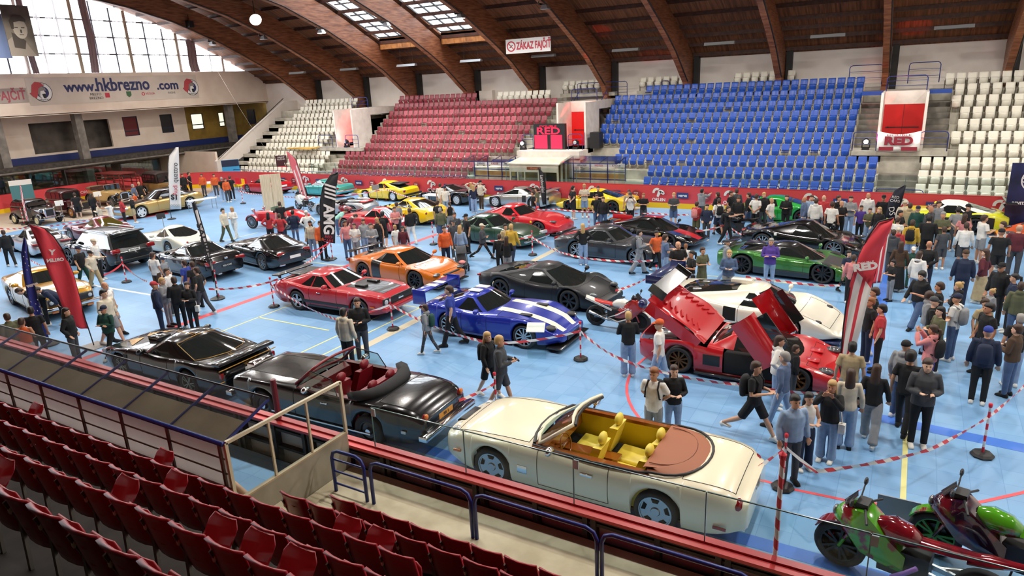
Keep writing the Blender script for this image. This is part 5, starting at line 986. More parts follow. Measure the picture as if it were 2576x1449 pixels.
# gold muscle coupe lower left
gy = paint('mustard', 'c08a1c', .25)
e, r, q = car(-27.1, 12.0, -10, 'mustard gold 1970s coupe with black grille at the left edge', name='muscle_car', col=gy, L=4.8, W=1.85, wb=2.72, fo=.9, rw=.34, tw=.24, rim='five', rr=.66, nose=.2, top=[(0, .75), (.03, .95), (.2, .98), (.4, .93), (.58, .95), (.8, .93), (.97, .86), (1, .78)], sh=[(0, .72), (.03, .9), (.2, .93), (.4, .86), (.6, .87), (.8, .88), (.97, .8), (1, .72)], gh=dict(rb=.06, rt=.32, ft=.48, fb=.62, z=1.3, wb=.86, wr=.62), reg=[hoodr(gy, .64, .97), doorr(gy, .38, .62)], ext=[('grille', 2.38, 2.5, -.7, .7, .5, .74, m_blk), ('headlamp', 2.38, 2.52, .5, .7, .52, .72, m_lens, 1, 'e'), ('front_bumper', 2.42, 2.6, -.88, .88, .36, .46, m_chr), ('indicator_lamp', 2.42, 2.52, .45, .65, .24, .34, m_amb, 1), ('tail_lamp', -2.45, -2.38, .3, .8, .6, .74, m_tail, 1)])
# far right group
gn = paint('signal_green', '1c9a34', .2)
e, r, q = car(-5.5, 34.9, 180, 'bright green mid-engined supercar behind the standing crowd', name='sports_car', col=gn, L=4.6, W=1.98, wb=2.7, fo=.95, rw=.35, tw=.27, rim='five', rimm=m_rimk, rr=.76, reg=[hoodr(gn, .8, .97), doorr(gn, .44, .66), ('side_intake', .3, .38, 2, 5, m_blk)], ext=lampset(4.6, 1.95, .55), **mid(1.18))
vg = paint('metallic_green', '3f7a34', .5); kw = mid(1.12); kw['gh'] = dict(kw['gh'], wb=.72, wr=.5)
e, r, q = car(-3.45, 25.4, -5, 'metallic green low supercar with black roof and dark side sills', name='sports_car', col=vg, L=4.55, W=2.02, wb=2.72, fo=.92, rw=.36, tw=.27, rim='ten', rimm=m_rimk, rr=.78, sill=.12, ghmat=m_carbon, nose=.8, reg=[('side_skirt', .2, .85, 0, 2, m_carbon), ('door', .44, .66, 2, 6, vg, 1), ('bonnet_vent', .78, .9, 8, 10, m_blk)], ext=[('headlamp', 1.85, 2.15, .6, .85, .55, .66, m_lens2, 1, 'e'), ('splitter', 2.0, 2.4, -.95, .95, .1, .14, m_carbon), ('rear_wing', -2.2, -1.85, -.7, .7, .98, 1.02, m_carbon), ('engine_cover', -1.5, -.5, -.3, .3, .95, 1.03, m_carbon)], **kw)
kw = mid(1.2); e, r, q = car(-3.4, 29.1, -8, 'black round-nosed hypercar with polished silver rear deck', name='sports_car', col=blk, L=4.5, W=2.0, wb=2.71, fo=.9, rw=.36, tw=.28, rim='ten', rr=.74, reg=[hoodr(blk, .8, .97), doorr(blk, .44, .66), ('polished_deck', .1, .3, 7, 10, M('polished_metal', S('c9ccce'), .15, 1))], ext=lampset(4.5, 1.9, .6)+[('horseshoe_grille', 2.2, 2.32, -.2, .2, .25, .55, m_chr), ('badge', -.9, -.8, .99, 1.01, .7, .8, m_plate, 1)], **kw)
yr = paint('race_yellow', 'dce02a')
kw = gt(1.25); e, r, q = car(1.5, 34.8, 180, 'yellow and black liveried racing coupe with a big rear wing, behind the right-hand crowd', name='racing_car', col=yr, L=4.5, W=1.95, wb=2.5, fo=.9, rw=.35, tw=.28, rim='ten', rimm=m_rimk, rr=.74, ghmat=m_plate, reg=[('black_livery', .1, .55, 1, 4, m_blk), ('black_livery', .7, .86, 0, 3, m_blk)], ext=[('rear_wing', -2.5, -2.1, -.95, .95, 1.32, 1.37, m_carbon), ('wing_strut', -2.35, -2.2, .4, .44, .85, 1.34, m_carbon, 1)], **kw)
orr = paint('fluo_orange', 'e8642c'); kw = mid(1.15); e, r, q = car(5.6, 32.6, 180, 'orange sports car at the right edge of the picture', name='sports_car', col=orr, L=4.5, W=1.95, wb=2.65, fo=.95, rw=.35, tw=.27, rim='five', rimm=m_rimk, rr=.75, ext=lampset(4.5, 1.9, .55), **kw)
# =============== PEOPLE ===============
def K3(*a): return Vector(a)
def eli(c, ax, ay, n=10, rx=None):  # horizontal ellipse ring (ax forward, ay sideways)
    return [(c[0]+ax*cos(2*pi*i/n), c[1]+ay*sin(2*pi*i/n), c[2]) for i in range(n)]
ARMS = {'o': ((.25, .22, 1.36), (.5, .2, 1.42)),   # elbow, wrist for the left arm (x forward, y left); right arm mirrored unless given
 'd': ((-.02, .25, 1.15), (.06, .27, .90)), 'f': ((.06, .26, 1.15), (.2, -.06, 1.17)), 'p': ((.03, .25, 1.13), (.27, .09, 1.17)), 'h': ((-.1, .36, 1.2), (.05, .2, 1.03)),
 'c': ((.2, .24, 1.28), (.3, .08, 1.53)), 'k': ((-.07, .27, 1.15), (.06, .2, .94)), 'b': ((-.1, .27, 1.16), (-.15, .06, .99)), 'w': ((-.1, .24, 1.17), (-.06, .27, .92)), 'l': ((.1, .25, 1.15), (.22, .2, .95)), 's': ((.05, .24, 1.13), (.28, .14, 1.05)), 'x': ((-.02, .36, 1.62), (-.02, .12, 1.72))}
def joints(arm, stride, bend):
    J = {}
    for s in (1, -1):
        a = (stride*.5)*s; hip = K3(0, s*.09, .92); kn = hip+K3(sin(a)*.44, s*.015, -cos(a)*.44); b = a-(.5 if (s < 0 and stride) else .0)*stride*1.1
        an = kn+K3(sin(b)*.42, 0, -cos(b)*.42); J['hip', s], J['knee', s], J['ank', s] = hip, kn, an; J['toe', s] = b
        e_, w_ = ARMS[arm[0] if s > 0 or len(arm) < 2 else arm[1]]; J['sho', s] = K3(0, s*.185, 1.415); J['elb', s] = K3(e_[0], s*e_[1], e_[2]); J['wri', s] = K3(w_[0], s*w_[1], w_[2])
        if arm[0] == 'd' and stride: sw = -s*.16*stride; J['elb', s] += K3(sw*.5, 0, 0); J['wri', s] += K3(sw, 0, .03)
    z0 = min(J['ank', 1].z, J['ank', -1].z)-.075
    for k in list(J):
        if k[0] != 'toe': J[k] = J[k]-K3(0, 0, z0)
    dz = -z0
    def up(p, b=bend):
        p = Vector(p)
        if b: p2 = p-K3(0, 0, .95+dz); p = K3(p2.x*cos(b)+p2.z*sin(b), p2.y, -p2.x*sin(b)+p2.z*cos(b))+K3(0, 0, .95+dz)
        return p
    return J, dz, up
BC = {}
def hand(g, w_, d, s, up, mi=0):
    d = d.normalized(); sd = K3(0, 1, 0) if abs(d.y) < .8 else K3(1, 0, 0); nrm = d.cross(sd).normalized(); sd = nrm.cross(d).normalized()
    pe = w_+d*.085
    g.loft([[w_+sd*q*.024+nrm*r*.018 for q, r in ((-1, -1), (1, -1), (1, 1), (-1, 1))], [w_+d*.04+sd*q*.04+nrm*r*.014 for q, r in ((-1, -1), (1, -1), (1, 1), (-1, 1))], [pe+sd*q*.04+nrm*r*.012 for q, r in ((-1, -1), (1, -1), (1, 1), (-1, 1))]], mi)
    for i, (o, ln) in enumerate(((-.031, .068), (-.01, .078), (.011, .074), (.031, .056))):
        b = pe+sd*o-d*.01; m_ = b+d*ln*.55-nrm*.008*s; t = m_+d*ln*.45-nrm*.022*s; g.tube([b, m_, t], [.0105, .0095, .007], 5, mi)
    b = w_+d*.02+sd*.032; g.tube([b, b+d*.035+sd*.026, b+d*.07+sd*.03], [.013, .0115, .008], 5, mi)
def bodymesh(key, arm, stride, bend, female):
    if ('b', key) in BC: return BC['b', key]
    J, dz, up = joints(arm, stride, bend); g = G(); N = 10
    wsh = .9 if female else 1
    R = []
    for z, ax, ay, xo in ((.86, .1, .15, 0), (.95, .11, .155, 0), (1.08, .095, .13 if female else .14, .0), (1.25, .115, .16*wsh, .01), (1.38, .1, .165*wsh, 0), (1.45, .06, .09, -.005), (1.49, .052, .055, .0), (1.55, .05, .052, .012)):
        R.append([up((x, y, zz+dz)) for x, y, zz in eli((xo, 0, z), ax, ay, N)])
    g.loft(R)
    # head: rings with brow, nose, jaw
    H = []
    for z, ax, ay, xo in ((1.505, .035, .035, .035), (1.525, .06, .05, .035), (1.55, .078, .064, .03), (1.58, .088, .072, .022), (1.62, .096, .077, .012), (1.66, .098, .079, .005), (1.70, .09, .073, .0), (1.73, .068, .058, -.004), (1.748, .03, .028, -.005)):
        H.append([up((x, y, zz+dz)) for x, y, zz in eli((xo, 0, z), ax, ay, 12)])
    g.loft(H)
    g.loft([[up(p) for p in P] for P in ([(.1, -.008, 1.63+dz), (.1, .008, 1.63+dz), (.09, .01, 1.635+dz), (.09, -.01, 1.635+dz)], [(.13, -.013, 1.6+dz), (.13, .013, 1.6+dz), (.09, .017, 1.6+dz), (.09, -.017, 1.6+dz)], [(.112, -.013, 1.585+dz), (.112, .013, 1.585+dz), (.09, .016, 1.585+dz), (.09, -.016, 1.585+dz)])])
    for s in (1, -1): g._b(up((.0, s*.08, 1.615+dz)), 1, 6, 0, (.018, .012, .03))
    for s in (1, -1):
        sh, el, wr = up(J['sho', s]*1), up(J['elb', s]*1), up(J['wri', s]*1); sh = up(K3(0, s*.185*wsh, 1.415+dz))
        g.tube([up(K3(0, s*.1, 1.4+dz)), sh, sh+(el-sh)*.4, el, el+(wr-el)*.35, wr], [.05, .052, .045, .038, .04, .025], 8)
        hand(g, wr, wr-el, s, up)
        h, k, a = J['hip', s], J['knee', s], J['ank', s]
        g.tube([h+K3(0, 0, .04), h+(k-h)*.2, h+(k-h)*.6, k, k+(a-k)*.3, a], [.085, .085, .07, .052, .056, .034], 8)
        t = J['toe', s]; g.tube([a+K3(-.03, 0, -.03), a+K3(.06, 0, -.045), a+K3(.14, 0, -.05)], [.035, .033, .025], 6)
    me = g.mesh('person', M('skin_a', S('c99a7c'), .5), True)
    o = bpy.data.objects.new('t', me); COL.objects.link(o); md = o.modifiers.new('r', 'REMESH'); md.mode = 'VOXEL'; md.voxel_size = .0125; md.use_smooth_shade = True
    s2 = o.modifiers.new('s', 'SMOOTH'); s2.factor = .4; s2.iterations = 1
    m2 = bpy.data.meshes.new_from_object(o.evaluated_get(bpy.context.evaluated_depsgraph_get())); bpy.data.objects.remove(o); bpy.data.meshes.remove(me)
    m2.name = 'person'; BC['b', key] = m2; return m2
def topmesh(key, arm, stride, bend, female, ty):
    if ('t', key, ty) in BC: return BC['t', key, ty]
    J, dz, up = joints(arm, stride, bend); g = G(); N = 14; th = {'t': .0, 'v': -.005, 'l': .004, 'h': .022, 'j': .02}[ty]; wsh = .9 if female else 1; crop = .0
    R = []
    zb = .86 if ty in 'th' else .88
    if ty == 'v': zb = 1.0
    for z, ax, ay, xo in ((zb, .128+th, .178+th, 0), (.95, .13+th, .178+th, 0), (1.08, .118+th, (.155 if female else .17)+th, 0), (1.25, .13+th, .185*wsh+th, .012 if female else .006), (1.36, .12+th, .19*wsh+th*.6, .0), (1.425, .09+th*.6, .15*wsh+th*.4, -.004), (1.465, .066+th*.6, .08+th*.3, -.004), (1.48, .06+th*.7, .066+th*.5, 0)):
        wob = .004
        R.append([up((x+wob*sin(9*y+z*14), y, zz+dz)) for x, y, zz in eli((xo, 0, z), ax, ay, N)])
    g.loft(R)
    if ty in 'hj': g.loft([[up((x, y, zz+dz)) for x, y, zz in eli((-.02+dx, 0, z), a, b, 12)] for z, a, b, dx in ((1.42, .1, .12, 0), (1.47, .105, .115, -.02), (1.51, .09, .1, -.03), (1.53, .07, .085, -.03))] if ty == 'h' else [[up((x, y, zz+dz)) for x, y, zz in eli((0, 0, z), a, b, 12)] for z, a, b in ((1.44, .085, .1), (1.5, .075, .08))])
    for s in (1, -1):
        if ty == 'v': continue
        el, wr = up(J['elb', s]*1), up(J['wri', s]*1); sh = up(K3(0, s*.185*wsh, 1.41+dz)); a0 = up(K3(0, s*.09, 1.39+dz)); r = 1+th*9
        if ty == 't': g.tube([a0, sh, sh+(el-sh)*.35, sh+(el-sh)*.72], [.065, .072, .066, .068], 10)
        else: g.tube([a0, sh, sh+(el-sh)*.4, el, el+(wr-el)*.45, el+(wr-el)*.9, el+(wr-el)*.96], [.065, .07*r, .06*r, .052*r, .053*r, .042*r, .035*r], 10)
    BC['t', key, ty] = remesh(g, 'top', .016); return BC['t', key, ty]
def remesh(g, name, vs):
    me = g.mesh(name, m_wht, True); o = bpy.data.objects.new('t', me); COL.objects.link(o); md = o.modifiers.new('r', 'REMESH'); md.mode = 'VOXEL'; md.voxel_size = vs; md.use_smooth_shade = True
    s2 = o.modifiers.new('s', 'SMOOTH'); s2.factor = .5; s2.iterations = 2
    m2 = bpy.data.meshes.new_from_object(o.evaluated_get(bpy.context.evaluated_depsgraph_get())); bpy.data.objects.remove(o); bpy.data.meshes.remove(me); m2.name = name; return m2
def botmesh(key, arm, stride, bend, female, ty):
    if ('l', key, ty) in BC: return BC['l', key, ty]
    J, dz, up = joints(arm, stride, bend); g = G(); N = 14
    g.loft([eli((0, 0, z+dz), ax, ay, N) for z, ax, ay in ((.84, .11, .16), (.9, .122, .17), (.98, .118, .165), (1.02, .108, .155))])
    if ty == 'k':
        g.loft([eli(((J['knee', 1].x+J['knee', -1].x)*.5*t, 0, z), a, b, 16) for z, a, b, t in ((.96+dz, .12, .165, 0), (.7+dz, .17, .2, .5), (.3, .2, .24, 1), (.12, .22, .26, 1))])
    else:
        for s in (1, -1):
            h, k, a = J['hip', s], J['knee', s], J['ank', s]; f = {'p': 1, 's': 1.12, 'w': 1.3, 'n': .82}[ty]
            if ty == 's': g.tube([h+K3(0, 0, .02), h+(k-h)*.3, h+(k-h)*.92], [.1, .1, .095], 10)
            else: g.tube([h+K3(0, 0, .02), h+(k-h)*.3, k, k+(a-k)*.5, k+(a-k)*.93, k+(a-k)*1.02], [.1, .098*min(f, 1.1), .07*f, .066*f, .06*f*(1.25 if ty == 'w' else 1), .062*f], 10)
    BC['l', key, ty] = remesh(g, 'trousers', .016); return BC['l', key, ty]
def hairmesh(key, arm, stride, bend, ty):
    if ('h', key, ty) in BC: return BC['h', key, ty]
    J, dz, up = joints(arm, stride, bend); g = G()
    R = []
    for z, ax, ay, xo, cut in ((1.6, .088, .084, -.03, 0), (1.64, .1, .087, -.016, 0), (1.68, .106, .088, -.004, 0), (1.715, .098, .082, .0, 0), (1.745, .075, .064, -.002, 0), (1.765, .03, .03, -.004, 0)):
        R.append([up((x if z > 1.67 or x < .02 else .02+(x-.02)*.25, y, zz+dz)) for x, y, zz in eli((xo, 0, z), ax, ay, 14)])
    if ty in 'lpu':
        n = {'l': 5, 'p': 4, 'u': 2}[ty]
        if ty == 'l': R = [[up((min(x, .0)-.01, y, zz+dz)) for x, y, zz in eli((-.06, 0, z), ax, ay, 14)] for z, ax, ay in ((1.3, .035, .07), (1.36, .05, .09), (1.45, .055, .095), (1.54, .06, .09))]+R
        elif ty == 'p': g.tube([up((-.09, 0, 1.67+dz)), up((-.15, 0, 1.66+dz)), up((-.16, 0, 1.55+dz)), up((-.13, 0, 1.42+dz))], [.03, .035, .035, .015], 8)
        else: g._b(up((-.08, 0, 1.74+dz)), .045, 8, 0, (1, 1, 1))
    elif ty == 's': R = [[up((min(x, -.01), y, zz+dz)) for x, y, zz in eli((-.045, 0, 1.56), .06, .065, 14)]]+R
    elif ty == 'c':  # cap with brim
        R = [[up((x, y, zz+dz)) for x, y, zz in eli((xo, 0, z), ax, ay, 14)] for z, ax, ay, xo in ((1.66, .106, .09, 0), (1.7, .106, .09, 0), (1.745, .085, .075, -.004), (1.77, .04, .04, -.004))]
        g.loft([[up((x, y, z+dz)) for x, y, z in P] for P in ([(.07, -.075, 1.665), (.07, .075, 1.665), (.07, .075, 1.68), (.07, -.075, 1.68)], [(.15, -.06, 1.65), (.15, .06, 1.65), (.15, .06, 1.66), (.15, -.06, 1.66)], [(.185, -.03, 1.643), (.185, .03, 1.643), (.185, .03, 1.652), (.185, -.03, 1.652)])])
    elif ty == 'q': R = [[up((x*1.12, y*1.18, zz+dz+.0)) for x, y, zz in eli((xo-.008, 0, z), ax, ay, 14)] for z, ax, ay, xo in ((1.58, .07, .07, -.05), (1.63, .1, .088, -.02), (1.69, .108, .09, -.005), (1.74, .095, .08, -.005), (1.785, .05, .045, -.005))]
    g.loft(R)
    m = g.mesh('hair', m_wht, True); BC['h', key, ty] = m; return m
def shoemesh(key, arm, stride, bend, s):
    if ('s', key, s) in BC: return BC['s', key, s]
    J, dz, up = joints(arm, stride, bend); a = J['ank', s]; g = G(); t = J['toe', s]*.7; R = []
    for x, w, h, z0 in ((-.09, .03, .05, .0), (-.07, .042, .09, 0), (-.01, .045, .11, 0), (.06, .048, .075, 0), (.13, .05, .055, 0), (.175, .035, .035, 0)):
        P = [(x, -w, 0), (x, w, 0), (x, w*.95, h*.6), (x, w*.5, h), (x, -w*.5, h), (x, -w*.95, h*.6)]
        R.append([a+K3(p[0]*cos(t)+(p[2]-.08)*sin(t)*1, p[1], (p[2]-.078)*cos(t)-p[0]*sin(t)*-1 if 0 else (p[2]-.077)*cos(t)+min(0, -p[0]*sin(t))*.6+ (0)) for p in P])
    zmin = min(p.z for r in R for p in r)
    R = [[p+K3(0, 0, max(0, .002-zmin)) for p in r] for r in R]
    g.loft(R); m = g.mesh('shoe', m_wht, True); BC['s', key, s] = m; return m
CLR = dict(k=('black', '151517'), n=('navy', '1f2a44'), w=('white', 'e6e3dc'), c=('cream', 'd9cdb6'), g=('grey', '8f9194'), d=('dark grey', '44464a'), r=('red', 'b8353a'), m=('maroon', '5e222c'), o=('olive', '5e5f44'), b=('blue', '2f439a'), l=('light blue', '8fa6c4'), j=('denim blue', '4c6184'), t=('beige', 'b6a27c'), y=('yellow', 'c9a136'), p=('pink', 'd98a88'), u=('purple', '51398f'), e=('green', '1f4a40'), q=('orange', 'd9602c'), a=('mint', '9ed6c6'), z=('blue-grey', '5b6c8c'), x=('brown', '4f3a28'), s=('skin', 'c99a7c'))
def cloth(c, kind):
    return MN('cloth_%s_%s' % (CLR[c][0], kind), tuple(v*.82 for v in S(CLR[c][1])), S(CLR[c][1]), 9, .85, 3, bump=.25)
HC = dict(k=('black', '14110f'), b=('brown', '3b271b'), y=('blond', 'b6935c'), g=('grey', '8f8b86'), r=('ginger', '8a5630'))
SKN = [M('skin_%d' % i, S(h), .55) for i, h in enumerate(('c99a7c', 'c08d6d', 'd3a88c', 'b98262'))]
eye_m = G()._b((0, 0, 0), .011, 8, 0, (1, 1, 1)).mesh('eye', M('eye', (.015, .01, .01), .2), True)
TT = dict(t='t-shirt', v='sleeveless top', l='long-sleeved top', h='hoodie', j='jacket'); BT = dict(p='trousers', s='shorts', w='wide trousers', n='slim trousers', k='long skirt')
REG = dict(A=(0, 370), B=(600, 370), C=(1200, 370), D=(1876, 370), E=(0, 640), F=(600, 640), G=(1200, 640), H=(1876, 640))
pk = 0
CARS = []
for o_ in bpy.data.objects:
    if o_.parent is None and o_.get('category') in ('car', 'truck'):
        xs_ = [q for c_ in o_.children if c_.type == 'MESH' for q in [c_.matrix_local @ Vector(v_) for v_ in c_.bound_box]]
        CARS.append((o_.location.x, o_.location.y, o_.rotation_euler.z, min(q.x for q in xs_)-.22, max(q.x for q in xs_)+.22, 0, max(abs(q.y) for q in xs_)+.16))
PEO = []
def freepos(P, lean=0):
    d = Vector((P.x, P.y, 0)).normalized()
    def ok(p):
        if p.y < YN+.35: return False
        for cx_, cy_, r_, a_, b_, _, w_ in CARS:
            dx, dy = p.x-cx_, p.y-cy_; u, v = dx*cos(r_)+dy*sin(r_), -dx*sin(r_)+dy*cos(r_)
            if a_ < u < b_ and abs(v) < w_: return False
        return all((p.x-q.x)**2+(p.y-q.y)**2 > .56**2 for q in PEO)
    for k in range(60):
        for s in (-1, 1):
            p = P+d*(s*k*.06)
            if ok(p): PEO.append(p); return p
    return P
def slot(o, m):
    o.material_slots[0].link = 'OBJECT'; o.material_slots[0].material = m
def person(x, y, hd, h, arm, stride, top, bot, hair, label, extra='', bend=0, group=None, z=.016):
    global pk; pk += 1
    female = hair[0] in 'lpu'; key = (arm, stride, bend, female); s = h/1.75
    o = bpy.data.objects.new('person', bodymesh(key, arm, stride, bend, female)); COL.objects.link(o); slot(o, SKN[pk % 4]); o.location = (x, y, z); o.rotation_euler = (0, 0, hd); o.scale = (s*(1.12 if 'F' in extra else 1), s*(1.14 if 'F' in extra else (.96 if h < 1.5 else 1)), s)
    tag(o, label, 'person', group)
    def part(n, me, mt):
        c = bpy.data.objects.new(n, me); COL.objects.link(c); c.parent = o; slot(c, mt); return c
    part({'t': 'tshirt', 'v': 'vest', 'l': 'sweater', 'h': 'hoodie', 'j': 'jacket'}[top[1]], topmesh(key, arm, stride, bend, female, top[1]), cloth(top[0], 'top'))
    part({'p': 'trousers', 's': 'shorts', 'w': 'trousers', 'n': 'leggings', 'k': 'skirt'}[bot[1]], botmesh(key, arm, stride, bend, female, bot[1]), cloth(bot[0], 'bottom'))
    sc_ = cloth('w' if pk % 3 else 'k', 'shoe')
    for q in (1, -1): part('shoe', shoemesh(key, arm, stride, bend, q), sc_)
    if hair[0] != 'n': part('cap' if hair[0] == 'c' else 'hair', hairmesh(key, arm, stride, bend, hair[0]), cloth(hair[1], 'cap') if hair[0] == 'c' else M('hair_'+HC[hair[1]][0], S(HC[hair[1]][1]), .5))
    J, dz, up = joints(arm, stride, bend)
    if y < 24:
        for q in (1, -1):
            c = bpy.data.objects.new('eye', eye_m); COL.objects.link(c); c.parent = o; c.location = up((.1, q*.032, 1.635+dz))
    if 'B' in extra:
        ks = 'backpack'; k_ = ('bp', bend, dz)
        if k_ not in BC:
            g = G(); R = []
            for zz, a, b in ((1.0, .04, .12), (1.02, .08, .15), (1.2, .1, .155), (1.36, .085, .14), (1.42, .05, .1)): R.append([up(p) for p in eli((-.2, 0, zz+dz), a, b, 10)])
            g.loft(R)
            for q in (1, -1): g.tube([up(p) for p in ((-.12, q*.1, 1.4+dz), (.02, q*.11, 1.475+dz), (.125, q*.12, 1.36+dz), (.1, q*.15, 1.15+dz), (-.12, q*.14, 1.06+dz))], .017, 5)
            BC[k_] = g.mesh(ks, m_wht, True)
        part(ks, BC[k_], cloth(extra[extra.index('B')+1], 'pack'))
    if 'G' in extra:
        if ('bag', dz) not in BC:
            BC['bag', dz] = G().box(.02, .14, .2, .32, .72+dz, .92+dz).tube([(.08, .26, .92+dz), (.02, .2, 1.2+dz), (.0, .0, 1.5+dz)], .012, 4).mesh('bag', m_wht)
        part('bag', BC['bag', dz], cloth(extra[extra.index('G')+1], 'bag'))
    if 'P' in extra:
        wr = up((J['wri', 1]+J['wri', -1])/2) if arm in ('p', 'c') else up(J['wri', 1]*1)
        o.rotation_euler = (0, 0, hd); mw = Matrix.Translation(o.location) @ Matrix.Rotation(hd, 4, 'Z') @ Matrix.Diagonal((*o.scale, 1)); p = mw @ (wr+K3(.1, 0, .03))
        ph = O('phone', G().box(-.005, .005, -.075 if arm == 'c' else -.038, .075 if arm == 'c' else .038, -.038 if arm == 'c' else -.075, .038 if arm == 'c' else .075), M('phone_black', (.02, .02, .025), .1), None, loc=p, rz=hd)
        if arm != 'c': ph.rotation_euler = (0, rad(-50), hd)
        tag(ph, 'dark phone held by the '+' '.join(label.replace('person', 'person', 1).split()[:10]), 'phone')
    return o
def crowd(T):
    for ln in T.strip().split('\n'):
        c, sfx = ln.split('|'); f = c.split(); R = f[0]; ox, oy = REG[R]; px, py = ox+float(f[1])*.2719, oy+float(f[2])*.2719
        a, h, arm, stride = float(f[3]), float(f[4]), f[5], int(f[6])/2; top, bot, hair = f[7], f[8], f[9]; ex = f[10] if len(f) > 10 else ''
        hraw = h; h *= .965; bend = .95 if 'L' in ex else 0; ex = ex.replace('L', '')
        if bend: P = gp(px, py, 1.3)
        else: P = gp(px, py, h+.016)
        th = atan2(-P.y, -P.x); hd = th+rad(a)
        if bend: P = P-Vector((cos(hd), sin(hd), 0))*.55
        hr = {'n': 'bald', 's': HC[hair[1]][0]+' hair' if hair[0] == 's' else '', 'l': '', 'p': '', 'u': '', 'c': '', 'q': ''}[hair[0]]
        hr = dict(n='bald', s=lambda: 0, c=0).get(hair[0], 0) if hair[0] == 'n' else (CLR[hair[1]][0]+' cap' if hair[0] == 'c' else {'s': 'short ', 'l': 'long ', 'p': 'ponytailed ', 'u': 'bunned ', 'q': 'curly '}[hair[0]]+HC[hair[1]][0]+' hair')
        who = 'child' if hraw < 1.45 else 'person'
        P = freepos(P)
        lab = '%s, %s %s, %s %s, %s, %s' % (who, CLR[top[0]][0], TT[top[1]], CLR[bot[0]][0], BT[bot[1]], hr, sfx)
        w_ = lab.split()
        if len(w_) > 16: lab = '%s, %s %s, %s, %s' % (who, CLR[top[0]][0], TT[top[1]], hr, sfx)
        person(P.x, P.y, hd, h, arm, stride, top, bot, hair, lab, ex, bend)
